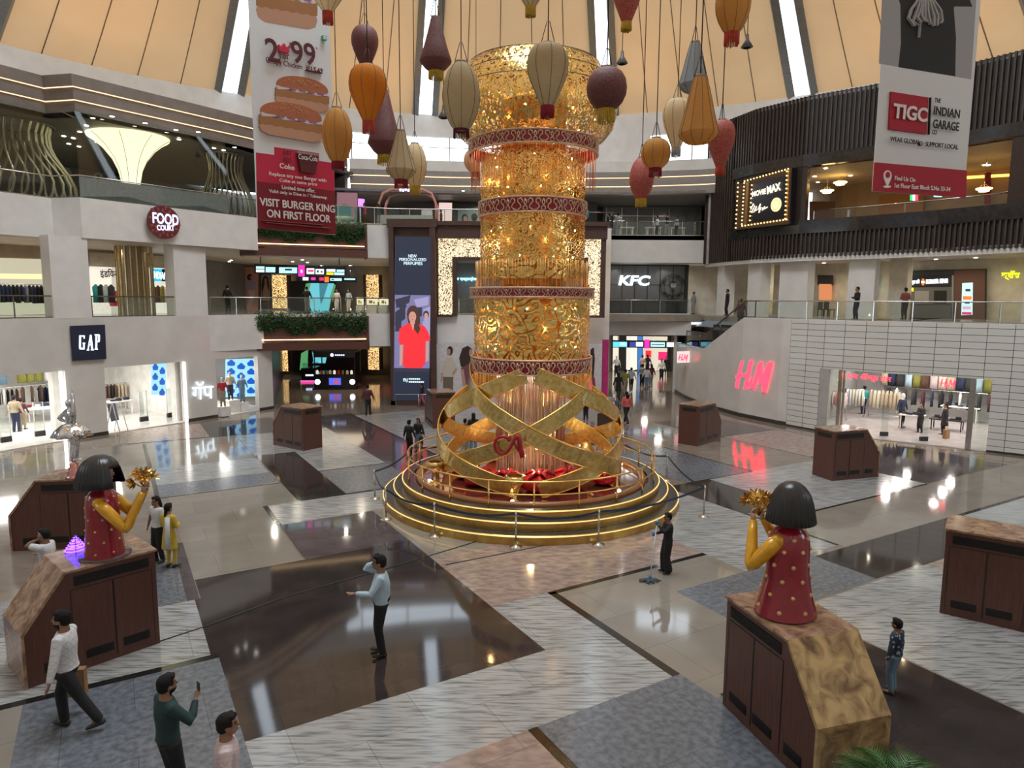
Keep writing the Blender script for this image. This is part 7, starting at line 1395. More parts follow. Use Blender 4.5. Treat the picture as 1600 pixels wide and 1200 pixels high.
# garments
GM = {}
def garment(loc, rz, m, lab, grp, w_=.46, h_=.8, kind='top'):
    key = (kind, round(w_, 2), round(h_, 2))
    if key not in GM:
        b = MB()
        if kind == 'top': b.tube([(0, 0, 0), (0, 0, -.06), (0, 0, -.16), (0, 0, -h_*.6), (0, 0, -h_)], [(.05, .03), (.10, .05), (w_/2, .07), (w_/2*.9, .06), (w_/2*.95, .07)], 8)
        elif kind == 'skirt': b.tube([(0, 0, 0), (0, 0, -.2), (0, 0, -h_)], [(.12, .05), (.18, .09), (w_/2+.05, .13)], 10)
        else:
            for sg in (-1, 1): b.tube([(sg*.07, 0, 0), (sg*.08, 0, -h_*.5), (sg*.085, 0, -h_)], [(.085, .05), (.075, .05), (.065, .045)], 8)
        GM[key] = b
    o = GM[key].build('garment', [m]); o.location = loc; o.rotation_euler = (0, 0, rz); tag(o, lab, 'garment', grp); return o
def rack(loc, ang, L_, cols, lab, grp, n=9, h=1.55, kind='top', gh=.8, seed=0):
    rnd = random.Random(seed); e = empty('clothes_rack', loc, ang, lab, 'rack'); b = MB()
    b.tube([(-L_/2, 0, 0), (-L_/2, 0, h), (L_/2, 0, h), (L_/2, 0, 0)], .018, 6); b.tube([(-L_/2, 0, .12), (L_/2, 0, .12)], .015, 6); [b.tube([(x, -.25, .02), (x, .25, .02)], .018, 6) for x in (-L_/2, L_/2)]; b.build('frame', [STEEL], e)
    for k in range(n):
        x = -L_/2+L_*(k+.5)/n; m = cols[rnd.randrange(len(cols))]; garment((loc[0]+x*math.cos(ang), loc[1]+x*math.sin(ang), loc[2]+h-.03), ang+math.pi/2+rnd.uniform(-.15, .15), m, m.name.replace('cloth_', '').replace('_', ' ')+' garment, '+ORD[k]+' from the left on the '+lab, grp, kind=kind, h_=gh*rnd.uniform(.92, 1.05))
DGC = shirtm('dark_grey', (.03, .03, .032)); BEC = shirtm('beige', (.48, .40, .28)); CRC = shirtm('cream', (.62, .57, .45)); BRC = shirtm('brown', (.10, .05, .03))
pr_, an_ = line_at([tuple(q) for q in offset(LP, 1.7)], 38, 6.2); rack((pr_.x, pr_.y, Z1), an_, 2.3, [BLKC, DGC, NAVY, GREYC], 'rack on the left first floor', 'garments on the left first floor rack', n=14, h=1.5)
M = sign_on(W1p, 0, 80, 7.5, .1); e = empty('shop_wall_panel', M.translation, 0, 'bright cream shop wall behind the clothes rack on the left first floor', 'panel'); A = Art(M); A.poly([(-30, 412), (78, 414), (78, 502), (-30, 504)], lit('cream_glow', (.60, .55, .40), .75), .03); A.build('panel', e); A = Art(M); A.poly([(-30, 437), (78, 437), (78, 445), (-30, 445)], lit('warm_band', (1, .75, .40), 1.0), .06); A.build('light_band', e)  # cream wall panel emits in place of shop lighting falling on it
# left ground-floor shop
def gl(px, py, z=.035): g = G(px, py, z); return (g.x, g.y, z)
wallang = math.atan2(40-28.6, -14.2+21.4)
for px, py, L_, cols, lab, kd in ((8, 662, 1.5, [BRC, BLKC, DGC], 'dark rack at the left edge', 'top'), (52, 640, 1.6, [BRC, DGC, MAUVE], 'brown rack deep in the left shop', 'top'), (75, 655, 1.2, [BLKC, WHC, NAVY], 'black and white rack, left shop', 'top'), (182, 648, 1.3, [BEC, BRC, BLKC], 'beige rack in the second opening', 'top'), (205, 632, 1.5, [MAUVE, DGC, OLIVE], 'maroon rack in the second opening', 'top'), (267, 634, 1.0, [BEC, BRC, CRC], 'right-hand rack in the second opening', 'top')):
    g = gl(px, py); rack(g, wallang, L_, cols, lab, 'garments in the left shop', n=7, seed=px)
def table(loc, rz, w_, d_, h_, lab, m=None, items=0, cols=(), grp='folded clothes on shop tables', round_=False):
    e = empty('display_table', loc, rz, lab, 'table'); b = MB()
    if round_: b.lathe([(w_/2, h_-.05), (w_/2, h_), (0, h_)], 28)
    else: b.box((0, 0, h_-.03), (w_, d_, .06))
    b.build('table_top', [m or SHOPW], e)
    for sx in (-1, 1):
        for sy in (-1, 1): b = MB(); k = .7 if round_ else .95; b.box((sx*w_/2*k*.9, sy*d_/2*k*.9, h_/2), (.05, .05, h_-.05)); b.build('leg', [m or SHOPW], e)
    rnd = random.Random(int(loc[0]*10))
    spots_ = sorted((-.40*w_*(.8 if round_ else 1)+.80*w_*(.8 if round_ else 1)*(k+.5)/max(1, items), rnd.uniform(-.3, .3)*d_*(.7 if round_ else 1)) for k in range(items))
    for k in range(items):
        b = MB(); cx, cy = spots_[k]; q = Matrix.Rotation(rz, 4, 'Z') @ Vector((cx, cy, 0)); hh = rnd.uniform(.06, .16); m2 = cols[k % len(cols)]
        for j in range(3): b.box((0, 0, hh*(j+.5)/3), (.26-.01*j, .20, hh/3-.004), rz=rz+.05*j)
        o = b.build('folded_clothes', [m2]); o.location = (loc[0]+q.x, loc[1]+q.y, loc[2]+h_+.002); tag(o, m2.name.replace('cloth_', '').replace('_', ' ')+' folded clothes, '+ORD[k]+' from left, '+lab, 'clothes', grp)
table(gl(65, 665), wallang, 2.2, 1.2, .75, 'round white table in the left shop', items=6, cols=[DGC, REDC, WHC, NAVY], round_=True); table(gl(75, 650), wallang, 1.6, .9, .95, 'white table behind the round one', items=4, cols=[REDC, GREYC]); table(gl(188, 655), wallang, 1.2, .8, .8, 'white table in the second shop opening', items=4, cols=[NAVY, DGC, BEC])
for row, (zz, hh_) in enumerate(((2.75, .8), (1.75, .85))):
    pts = resample([tuple(q) for q in offset(LP, 7.9)[2:7]], .42)
    for k, (p, an) in enumerate(pts):
        if k % 6 == 5 or k > 25: continue
        m_ = [BRC, DGC, NAVY, BEC, MAUVE, DENIM, OLIVE, WHC][(k//3+row*2) % 8]; garment((p.x, p.y, zz), an+.35*((k % 3)-1)+(1.2 if row else 0), m_, m_.name.replace('cloth_', '').replace('_', ' ')+' garment, '+ORD[k]+' along the %s wall rail of the left shop' % ('upper', 'lower')[row], 'garments on the wall rails of the left shop', h_=hh_)
    b = MB(); b.tube([(p.x, p.y, zz+.02) for p, an in pts], .02, 5); o = b.build('wall_rail', [STEEL]); tag(o, '%s steel wall rail in the left shop' % ('upper', 'lower')[row], 'rail')
for k in range(9):
    p_, an = line_at([tuple(q) for q in offset(LP, 5.6)], (150, 158, 166, 174, 240, 247, 254, 261, 268)[k], 6.5); m_ = [TEALC, BLKC, LBL, DGC, NAVY, BRC, OLIVE, WHC, MAUVE][k]; garment((p_.x, p_.y, Z1+1.65), an+.3, m_, m_.name.replace('cloth_', '').replace('_', ' ')+' garment, '+ORD[k]+' from the left in the first floor shop', 'garments in the first floor shop', h_=1.0)
def gate(px, py, lab): g = gl(px, py); e = empty('security_gate', g, wallang, lab, 'security gate', 'anti-theft gates of the left shop'); b = MB(); b.box((0, 0, .12), (.42, .14, .24)); b.build('base', [BLK], e); b = MB(); b.box((0, 0, .9), (.40, .03, 1.35)); b.build('clear_panel', [glass('acrylic', (.9, .93, .92))], e); b = MB(); b.tube([(-.2, 0, .2), (-.2, 0, 1.6), (.2, 0, 1.6), (.2, 0, .2)], .02, 6); b.build('frame', [SHOPW], e)
gate(11, 700, 'anti-theft gate nearest the left edge'); gate(64, 690, 'anti-theft gate left of the grey pier'); gate(226, 665, 'anti-theft gate in the middle of the second opening'); gate(268, 658, 'anti-theft gate at the right jamb of the second opening')
g = gl(185, 683); e = empty('a_board', g, wallang+.4, 'white easel board with grey panel at the second shop opening', 'sign board'); b = MB(); b.box((0, -.02, 1.0), (.5, .03, .85), mx=Matrix.Rotation(-.2, 4, 'X')); b.build('board', [mat('slate_grey', (.13, .15, .18), .4)], e)
for sg in (-1, 1): b = MB(); b.tube([(sg*.27, -.35, 0), (sg*.24, 0, 1.5)], .02, 6); b.build('leg', [SHOPW], e); b = MB(); b.tube([(sg*.27, .4, 0), (sg*.24, .02, 1.5)], .02, 6); b.build('leg', [SHOPW], e)
# lit jambs
for px in (98, 289): p_, an = line_at(LP, px, 1.6); n_ = Vector((math.sin(an), -math.cos(an), 0)); b = MB(); b.box((0, 0, 1.6), (.10, .10, 3.15), rz=an); o = b.build('light_strip', [LIGHTW]); o.location = (p_.x-n_.x*.0, p_.y-n_.y*.0, 0.0); o.location.x += n_.x*.02; tag(o, 'vertical white light strip on the jamb beside the %s' % ('chrome ballerina' if px == 98 else 'glowing Hindi letters'), 'light')
for px0, px1 in ((86, 96), (270, 286)): a_, an = line_at([tuple(q) for q in offset(LP, .9)], (px0+px1)/2, 1.6); b = MB(); b.box((0, 0, 1.6), (.5, .5, 3.2), rz=an); o = struct(b.build('wall_left', [SHOPW])); o.location = (a_.x, a_.y, 0.02)
# blue screens
BLS = lit('blue_pattern_light', (.35, .72, .95), .9); BLD = lit('blue_pattern_dark', (.01, .10, .50), .9)
def hoodie_screen(path, pa, pb, y0, y1, lab, off_, cols_, rows_):
    M = sign_on(path, pa, pb, 2, off_); e = empty('pattern_screen', M.translation, 0, lab, 'screen'); A = Art(M); A.poly([(pa, y0), (pb, y0-2), (pb, y1-2), (pa, y1)], BLS, .06); A.build('screen', e); A = Art(M); w_ = (pb-pa)/cols_; hh = (y1-y0)/rows_
    for i in range(cols_):
        for j in range(rows_):
            cx, cy = pa+w_*(i+.5), y0+hh*(j+.5)-1+(hh*.25 if i % 2 else -hh*.2)
            if cy-hh*.3 < y0 or cy+hh*.3 > y1: cy = max(y0+hh*.34, min(y1-hh*.34, cy))
            A.poly([(cx-w_*.34, cy+hh*.30), (cx-w_*.42, cy), (cx-w_*.22, cy-hh*.16), (cx-w_*.1, cy-hh*.32), (cx+w_*.1, cy-hh*.32), (cx+w_*.22, cy-hh*.16), (cx+w_*.42, cy), (cx+w_*.34, cy+hh*.30), (cx, cy+hh*.34)], BLD, .065)
    A.build('hoodie_pattern', e)
LPi = [tuple(q) for q in offset(LP, 2.6)]
hoodie_screen(LPi, 236, 258, 574, 624, 'blue patterned light panel inside the second shop opening', 0, 2, 3); hoodie_screen([tuple(q) for q in offset(LP, 1.9)], 352, 399, 567, 626, 'large blue patterned light panel in the display window', 0, 3, 4)
def cube(px, py, s_, lab): g = gl(px, py); b = MB(); b.box((0, 0, s_/2), (s_*1.1, s_*1.1, s_), rz=wallang); b.box((0, 0, s_+.01), (s_*1.14, s_*1.14, .03), rz=wallang); o = b.build('display_cube', [SHOPW]); o.location = g; tag(o, lab, 'display block', 'white display cubes in the shop window'); return g, s_
MSK = mat('mannequin_white', (.72, .70, .66), .35)
def manq(loc, face, lab, top, bot, h=1.75, **k):
    o, _ = person(loc, face, h, lab, top, bot, skin=MSK, hairm=MSK, group='shop mannequins', cat='mannequin', **k); o.name = 'mannequin'; return o
for px, py, s_, tp_, bt_, lab in ((350, 655, .5, REDC, KHAKI, 'mannequin in red top on the leftmost white cube of the window'), (362, 648, .65, BEC, NAVY, 'mannequin in beige top in the middle of the window'), (380, 646, .45, DENIM, DENIM, 'mannequin in denim in front of the blue panel')):
    g, s2 = cube(px, py, s_, 'white display cube under the '+lab.split(' on ')[0].split(' in the')[0]); manq((g[0], g[1], g[2]+s_+.03), 290, lab, tp_, bt_, h=1.6)
for px0, px1, lab in ((556, 566, 'left lit jewellery case behind the first floor planter'), (570, 588, 'middle lit jewellery case behind the first floor planter'), (591, 605, 'right lit jewellery case behind the first floor planter')):
    a_, c_ = D(px0, 480, 46.5), D(px1, 480, 46.5); e = empty('display_case', ((a_.x+c_.x)/2, 46.5, Z1), 0, lab, 'display case', 'jewellery cases on the first floor'); w_ = c_.x-a_.x; b = MB(); b.box((0, 0, .25), (w_, .6, .5)); b.box((0, 0, 1.02), (w_, .6, .05)); b.build('cabinet', [SHOPW], e); b = MB(); b.box((0, .1, .75), (w_*.94, .3, .42)); b.build('lit_interior', [lit('case_glow', (.9, .80, .55), .9)], e); b = MB(); b.box((0, -.2, .75), (w_*.3, .05, .2)); b.box((w_*.28, -.2, .7), (w_*.12, .05, .15)); b.build('jewellery', [GOLD], e)
# ---------------------------------------------------------------- right shop interior
def gr(px, py): g = G(px, py, .03); return (g.x, g.y, .03)
ra = math.atan2(HT.y, HT.x)
for px, py, L_, cols, lab, kd, gh in ((1298, 648, 1.6, [WHC, CORAL, PINKC], 'white and coral rack, right shop', 'top', .8), (1330, 643, 1.3, [WHC, BLKC, CRC], 'white and black trouser rack', 'trousers', .9), (1381, 646, 1.6, [BEC, CRC], 'cream skirt rack, right shop', 'skirt', .95), (1420, 632, 1.6, [BLKC, NAVY, WHC, GREYC], 'navy jacket rack, right shop', 'top', .8), (1455, 640, 1.0, [WHC, BLKC], 'T-shirt rack, right shop', 'top', .7)):
    rack(gr(px, py), ra, L_, cols, lab, 'garments in the right shop', n=8, seed=px, kind=kd, gh=gh)
for k in range(26):
    q = HA+HN*8.3+HT*(1.6+k*.42); m_ = [BEC, BRC, DGC, CRC, OLIVE, NAVY, PINKC, LBL][(k*5) % 8]; garment((q.x, q.y, 2.6), ra+.4*((k % 3)-1), m_, m_.name.replace('cloth_', '').replace('_', ' ')+' garment, '+ORD[k]+' from the left on the right shop back wall', 'garments on the back wall of the right shop', h_=.95)
for k in range(24):
    q = HA+HN*7.6+HT*(2.0+k*.44); m_ = [BLKC, NAVY, DGC, WHC, BLKC, MAUVE, DGC][(k*3) % 7]; garment((q.x, q.y, 1.62), ra+1.3+.2*((k % 3)-1), m_, m_.name.replace('cloth_', '').replace('_', ' ')+' garment, '+ORD[k]+' from the left, lower rail of the right shop', 'garments on the lower rail of the right shop', h_=.9)
q = HA+HN*7.6; b = MB(); b.tube([(q.x+HT.x*1.8, q.y+HT.y*1.8, 0.03), (q.x+HT.x*1.8, q.y+HT.y*1.8, 1.66), (q.x+HT.x*12.4, q.y+HT.y*12.4, 1.66), (q.x+HT.x*12.4, q.y+HT.y*12.4, .03)], .02, 6); o = b.build('clothes_rail', [STEEL]); tag(o, 'long low steel clothes rail at the back of the right shop', 'rail')
b = MB(); q0, q1 = HA+HN*8.3, HB+HN*8.3; b.tube([(q0.x, q0.y, 2.62), (q1.x, q1.y, 2.62)], .02, 6); o = b.build('wall_rail', [STEEL]); tag(o, 'steel wall rail with hanging clothes along the back of the right shop', 'rail')
manq(gr(1408, 661), 290, 'mannequin in navy jacket and white shirt standing in the right shop', NAVY, BLKC, h=1.8)
P_at(1349, 641, 596, 95, 'woman in teal top seen from behind in the right shop', TEALC, NAVY, hair='short', hmin=1.5)
P_at(1438, 669, 622, 200, 'woman in black with mustard scarf at the shop table', BLKC, BLKC, hair='long', hmin=1.4, arms=('hold', 'hold')); P_at(1475, 672, 622, 170, 'woman in long black robe carrying a brown bag in the right shop', BLKC, BLKC, kind='kurta', hair='long', hmin=1.4)
g = gr(1473, 674); b = MB(); b.box((0, 0, .22), (.32, .16, .44), rz=.5); b.tube([(-.08, 0, .44), (0, 0, .6), (.08, 0, .44)], .01, 5); o = b.build('shopping_bag', [MATS['kraft_paper']]); o.location = (g[0]-.1, g[1]-.45, .03); tag(o, 'brown paper bag at the feet of the woman in the black robe', 'bag')
table(gr(1425, 664), ra, 1.1, .7, .8, 'white trestle table in the right shop', items=4, cols=[DGC, NAVY]); table(gr(1480, 664), ra, 1.5, .9, .6, 'dark low table in the right shop', m=BLK, items=5, cols=[DGC, BLKC, GREYC]); table(gr(1500, 650), ra, 1.8, .9, .85, 'long white table, right shop', items=7, cols=[DGC, DENIM, BLKC])
for k, (px, w_) in enumerate(((1311, .16), (1317, .08), (1517, .22), (1287, .45))):
    p_, an = line_at(RP, px, 1.6); b = MB(); b.box((0, 0, 1.6), (w_, .12, 3.2), rz=an); o = struct(b.build('door_%d' % (k+1), [STEEL if px != 1287 else GREYW])); o.location = (p_.x, p_.y, 0.02)
for pa, pb in ((1290, 1309), (1522, 1545)):
    p0_, _ = line_at(RP, pa, 1.6); p1_, _ = line_at(RP, pb, 1.6); b = MB(); b.wall([p0_[:2], p1_[:2]], .03, 3.15, .012); struct(b.build('window_3', [GLASS]))
for px, py, lab in ((1382, 674, 'thin anti-theft post in the right shop entrance'), (1444, 681, 'second thin anti-theft post right of the mannequin')): g = gr(px, py); b = MB(); b.box((0, 0, .75), (.32, .04, 1.5)); b.box((0, 0, .1), (.36, .12, .2), 1); o = b.build('security_gate', [glass('acrylic'), BLK]); o.location = g; tag(o, lab, 'security gate')
# ---------------------------------------------------------------- cinema sign and terrace
M = sign_on(RU, 1148, 1234, 12.6, .50); c = M @ Vector((*plane_pt(M, 1190, 345), 0)); e = empty('cinema_sign', c, 0, 'cinema sign panel framed by rows of yellow bulbs on the black wall', 'sign')
b = MB(); qs_ = [plane_pt(M, *p_) for p_ in ((1150, 284), (1234, 257), (1231, 345), (1148, 355))]; b.prism([tuple(v) for v in qs_], -.7, .03); o = b.build('sign_box', [BLACK], e); o.matrix_local = rel_to(e, M)
A = Art(M); A.poly([(1150, 284), (1234, 257), (1231, 345), (1148, 355)], flat('sign_bronze', (.05, .028, .02)), .06); A.poly([(1173, 285), (1226, 268), (1224, 336), (1169, 344)], BLACK, .075); A.poly([(1164, 280), (1168, 279), (1165, 347), (1161, 348)], mat('bronze_trim', (.35, .2, .08), .3, .8), .08); A.poly([(1228, 262), (1231, 261), (1229, 340), (1226, 340)], mat('bronze_trim', (.35, .2, .08), .3, .8), .08); A.build('panel', e)
BU = lit('bulb_glow', (1, .60, .16), 4.5); b = MB(); 
def bulb(px, py): q = plane_pt(M, px, py); b.ball((q.x, q.y, .14), .042, n=8, m=6)
for k in range(15): t = k/14; bulb(1162+t*68, 279-t*20); bulb(1159+t*69, 349-t*11)
for k in range(12): t = k/11; bulb(1161.5-t*3, 282+t*64); bulb(1228-t*2, 263+t*74)
for k in range(11): t = k/10; bulb(1152-t*3, 282+t*70)
for k in range(9): t = k/8; bulb(1173.5-t*2.5, 285+t*55)
o = b.build('bulb', [BU], e, kind='stuff'); o.matrix_local = rel_to(e, M)
MW = lit('warm_white_letters', (1, .85, .6), 1.6); ptext(M, 'MOVIE', (1174.5, 299.5), (1196, 294), 8.5, MW, e, layer=.16, bold=.03); ptext(M, 'MAX', (1197.5, 293), (1219, 286), 12.5, MW, e, layer=.16, bold=.04)
b = MB(); pts_ = [(1172, 323), (1176, 314), (1178, 318), (1173, 328), (1177, 327), (1181, 318), (1180, 325), (1184, 322), (1187, 314), (1185, 328), (1188, 320), (1191, 320), (1190, 324), (1194, 318), (1193, 322), (1198, 319)]; b.tube([(*plane_pt(M, *p), .13) for p in pts_], .03, 5); o = b.build('script_lettering', [MW], e); o.matrix_local = rel_to(e, M)
A = Art(M); q = plane_pt(M, 1211, 315); A.oval(q.x, q.y, .36, .40, lit('cream_disc', (1, .85, .40), 1.1), 24, local=True, layer=.12); A.oval(q.x, q.y, .26, .3, lit('cream_disc2', (.9, .65, .25), .7), 24, local=True, layer=.125); A.oval(q.x, q.y, .22, .26, lit('cream_disc', (1, .85, .40), 1.1), 24, local=True, layer=.13); A.build('emblem', e)
RUi = [tuple(q) for q in offset(RU, 7.6)]
M = sign_on(RUi, 1275, 1560, 12.6, .1); e = empty('feature_wall', M.translation, 0, 'orange lit feature wall of the cinema lobby', 'wall panel'); A = Art(M); A.poly([(1255, 283), (1580, 262), (1580, 266), (1255, 289)], lit('amber_cove', (1, .50, .08), 2.5), .05); A.poly([(1262, 309), (1322, 309), (1322, 345), (1262, 350)], flat('wood_tan', (.22, .10, .05)), .06); A.poly([(1345, 300), (1440, 294), (1440, 330), (1345, 330)], flat('wood_orange', (.36, .17, .06)), .05); A.poly([(1535, 262), (1545, 260), (1545, 310), (1535, 310)], RED2, .07); A.build('panels', e)
for x, y in ((1310, 279), (1290, 292), (1537, 286)):
    p_, _ = line_at([tuple(q) for q in offset(RU, 4)], x, 13); z_ = D(x, y, p_.y).z; e = empty('ring_chandelier', (p_.x, p_.y, z_), 0, {1310: 'gold ring chandelier, upper of the two at the left of the cinema lobby', 1290: 'gold ring chandelier, lower one at the left of the cinema lobby', 1537: 'gold ring chandelier right of the garage banner'}[x], 'lamp'); b = MB()
    b.tube([(.35*math.cos(k*.393), .35*math.sin(k*.393), 0) for k in range(16)], .04, 5, closed=True); b.tube([(.22*math.cos(k*.393), .22*math.sin(k*.393), -.12) for k in range(16)], .035, 5, closed=True); b.build('light_ring', [lit('ring_glow', (1, .65, .2), 8)], e); b = MB(); b.tube([(0, 0, 0), (0, 0, 14.1-z_)], .01, 4); [b.tube([(.35*math.cos(a), .35*math.sin(a), 0), (0, 0, .3)], .008, 4) for a in (0, 2.1, 4.2)]; b.build('cord', [GOLD], e)
for x, cols_, lab in ((1425, ((.02, .5, .15), (.9, .9, .9), (.8, .05, .1)), 'small glowing round food sign below the garage banner'), (1462, ((.3, .9, 1), (.3, .9, 1), (.3, .9, 1)), 'small cyan screen below the garage banner')):
    M2 = sign_on(RUi, x-10, x+10, 12, 1.5); A = Art(M2)
    for k in range(3): A.poly([(x-6+k*4, 297), (x-2+k*4, 297), (x-2+k*4, 306 if cols_[0][0] < .1 else 300), (x-6+k*4, 306 if cols_[0][0] < .1 else 300)], lit('s%s%d' % ('a' if x == 1425 else 'b', k), cols_[k], 1.6), .08)
    o = A.build('lit_sign'); tag(o, lab, 'sign')
# ---------------------------------------------------------------- right first floor: burger shop and others
RB = [(12.8, 50.0)]+[tuple(q) for q in offset(RU[1:], 7.0)]
M = sign_on(RB, 1415, 1540, 7.4, .35); e = empty('shopfront', M.translation, 0, 'dark burger shopfront with lit white sign on the right first floor', 'shopfront'); CHA = flat('charcoal', (.035, .035, .035)); WDF = flat('wood_front', (.13, .06, .035))
A = Art(M); A.poly([(1398, 416), (1540, 411), (1540, 502), (1398, 502)], CHA, .03); A.poly([(1418, 424), (1486, 421), (1486, 440), (1418, 441)], BLKP, .06); A.poly([(1420, 442), (1486, 440), (1486, 466), (1420, 468)], flat('kitchen_grey', (.16, .15, .14)), .04); A.poly([(1458, 446), (1478, 446), (1478, 466), (1458, 466)], BLKP, .05); A.poly([(1420, 470), (1487, 468), (1487, 500), (1420, 500)], flat('counter_grey', (.11, .11, .11)), .35); A.poly([(1490, 415), (1538, 412), (1538, 502), (1490, 502)], WDF, .12); A.poly([(1486, 422), (1489, 422), (1489, 500), (1486, 500)], flat('trim_steel', (.3, .3, .3)), .1); A.poly([(1398, 440), (1412, 440), (1412, 462), (1398, 462)], RED1, .05); A.poly([(1422, 442), (1426, 442), (1426, 448), (1422, 448)], YP, .1); A.poly([(1428, 447), (1450, 447), (1450, 462), (1428, 462)], flat('kitchen_light', (.35, .34, .30)), .045); A.build('front_panels', e)
BKW = lit('bk_white', (.95, .97, 1), 2.5); ptext(M, 'बर्गर किंग', (1422, 434), (1436, 433), 9, BKW, e, layer=.12, bold=.02); ptext(M, 'BURGER KING', (1446, 432.5), (1480, 430.5), 7, BKW, e, layer=.12, bold=.045); A = Art(M); A.oval(1441, 433, 2.6, 5.6, OR, 16, layer=.11); A.poly([(1438.8, 431.6), (1443.2, 431.6), (1443.2, 434.4), (1438.8, 434.4)], BKW, .115); A.build('emblem', e)
A = Art(M); A.poly([(1503, 434), (1519, 433), (1519, 483), (1502, 484)], lit('menu_cyan', (.50, .85, .90), 1.2), .18); A.poly([(1504, 454), (1518, 454), (1518, 460), (1504, 460)], OR, .185); A.poly([(1504, 470), (1517, 470), (1517, 475), (1504, 475)], lit('menu_pink', (.8, .4, .5), 1), .185); A.poly([(1508, 443), (1516, 443), (1516, 447), (1508, 447)], TXT, .185); A.poly([(1507, 463), (1515, 463), (1515, 466), (1507, 466)], TXT, .185); A.poly([(1503, 479), (1518, 479), (1518, 483), (1503, 483)], RP_, .185); o = A.build('menu_screen'); tag(o, 'upright glowing menu screen on the wooden wall beside the burger shop', 'screen')
M = sign_on(RB, 1560, 1592, 7.8, .8); o = ptext(M, 'क्रॉस', (1563, 421), (1592, 421), 15, LYE, None, 'shop_sign', layer=.06, bold=.03); tag(o, 'glowing yellow Hindi lettering at the far right of the first floor', 'sign')
M = sign_on(RB, 1250, 1300, 7.4, .3); e = empty('shopfront', M.translation, 0, 'cafe front with orange menu board between white piers on the right first floor', 'shopfront'); A = Art(M); A.poly([(1276, 424), (1300, 424), (1300, 440), (1276, 440)], CHA, .05); A.poly([(1279, 438), (1298, 438), (1298, 463), (1279, 463)], lit('orange_menu', (.70, .25, .10), .8), .07); A.poly([(1249, 432), (1255, 432), (1255, 472), (1249, 472)], lit('pale_strip', (1, .8, .7), 1.2), .07); A.poly([(1255, 440), (1264, 440), (1264, 472), (1255, 472)], RED2, .06); A.poly([(1265, 440), (1278, 440), (1278, 472), (1265, 472)], flat('pale_wall', (.5, .48, .45)), .05); A.build('front_panels', e)
M = sign_on(RB, 1352, 1372, 7.4, .4); A = Art(M); A.poly([(1352, 418), (1372, 418), (1372, 438), (1352, 438)], flat('deep_blue', (.01, .02, .05)), .05); A.poly([(1354, 438), (1370, 438), (1370, 448), (1354, 448)], lit('cyan_screen', (.3, .8, .95), 1.0), .06); A.poly([(1354, 449), (1366, 449), (1366, 490), (1354, 490)], CHA, .06); o = A.build('shopfront'); tag(o, 'narrow dark shopfront with cyan screen between cream piers on the right', 'shopfront')
for px, lab in ((1247, 'dark chair at the cafe by the right railing'), (1285, 'black chair at the cafe beside the cream pier'), (1295, 'black chair nearest the cream pier')):
    p_, _ = line_at([tuple(q) for q in offset(RU, 4.5)], px, 6); e = empty('cafe_chair', (p_.x, p_.y, Z1), .5, lab, 'chair', 'cafe chairs on the right first floor'); b = MB(); b.box((0, 0, .45), (.45, .45, .05)); b.build('seat', [BLK], e); b = MB(); b.box((0, .21, .7), (.42, .04, .45)); b.build('backrest', [BLK], e)
    for sx in (-1, 1):
        for sy in (-1, 1): b = MB(); b.box((sx*.2, sy*.2, .22), (.04, .04, .44)); b.build('leg', [BLK], e)
def goldslats(px0, px1, y, z0, z1, lab): 
    a_, c_ = D(px0, 450, y).x, D(px1, 450, y).x; e = empty('slat_screen', ((a_+c_)/2, y, z0), 0, lab, 'screen'); n_ = 6
    for k in range(n_): b = MB(); b.box((-(c_-a_)/2+(c_-a_)*(k+.5)/n_, 0, (z1-z0)/2), (.05, .08, z1-z0)); b.build('slat', [mat('gold_slat')] if False else [MATS['gold_slat']], e)
goldslats(1199, 1206, 46.5, Z1, 9.0, 'gold vertical slats between the white piers right of the stairs')
# ---------------------------------------------------------------- second floor
FCW = mat('trumpet_fabric', (.9, .85, .6), .6, emit=1.25, ecol=(1, .90, .58))
a_, _ = line_at([tuple(q) for q in offset(UP, 3.0)], 203, 12.5); e = empty('trumpet_column', (a_.x, a_.y, 11.0), 0, 'glowing cream trumpet-shaped column in the food court', 'column'); dep = (a_-Vector((0, 0, EYE))).dot(fw); s_ = dep/FPX
prt = [(20, 0), (22, 25), (27, 40), (38, 62), (50, 78), (57, 84), (58, 86), (40, 88)]
b = MB(); k0 = 0.9; b.lathe([(r*s_, 1.15+z*s_*.95) for r, z in [(12, 0), (13.5, 10), (17, 28), (24, 45), (36, 62), (48, 73), (57, 79), (58, 82), (40, 84)]], 32); b.build('shade', [FCW], e); b = MB(); b.lathe([(.45, 0), (.45, 1.15), (.3, 1.16)], 20); b.build('base', [STEEL], e)
b = MB()
for k in range(8): a = k*.785+.3; b.tube([(r*s_*1.01*math.cos(a), r*s_*1.01*math.sin(a), 1.15+z*s_*.95) for r, z in [(12, 0), (13.5, 10), (17, 28), (24, 45), (36, 62), (48, 73), (57, 79)]], .012, 4)
b.build('seam', [DSTEEL], e)
SLT = mat('pale_gold_slat', (.40, .36, .26), .35, .5)
def tulip(px, path_off, lab, rb, rt, n_=28, zb=11.0, flip=1):
    a_, _ = line_at([tuple(q) for q in offset(UP, path_off)], px, 12.5); e = empty('slatted_feature', (a_.x, a_.y, zb), 0, lab, 'column')
    for k in range(n_):
        a = 2*math.pi*k/n_; b = MB(); pts = []
        for i in range(9): t = i/8; r = rb+(rt-rb)*(.5-.5*math.cos(math.pi*t)) + .18*math.sin(t*math.pi*2); pts.append((r*math.cos(a+.12*math.sin(t*6)), r*math.sin(a+.12*math.sin(t*6)), t*3.75))
        b.tube(pts, [(.03, .10)]*9, 4, smooth=False); b.build('slat', [SLT], e)
    b = MB(); b.lathe([(rt+.15, 3.7), (rt+.2, 3.78), (0, 3.78)], 28); b.build('cap', [MIDG], e)
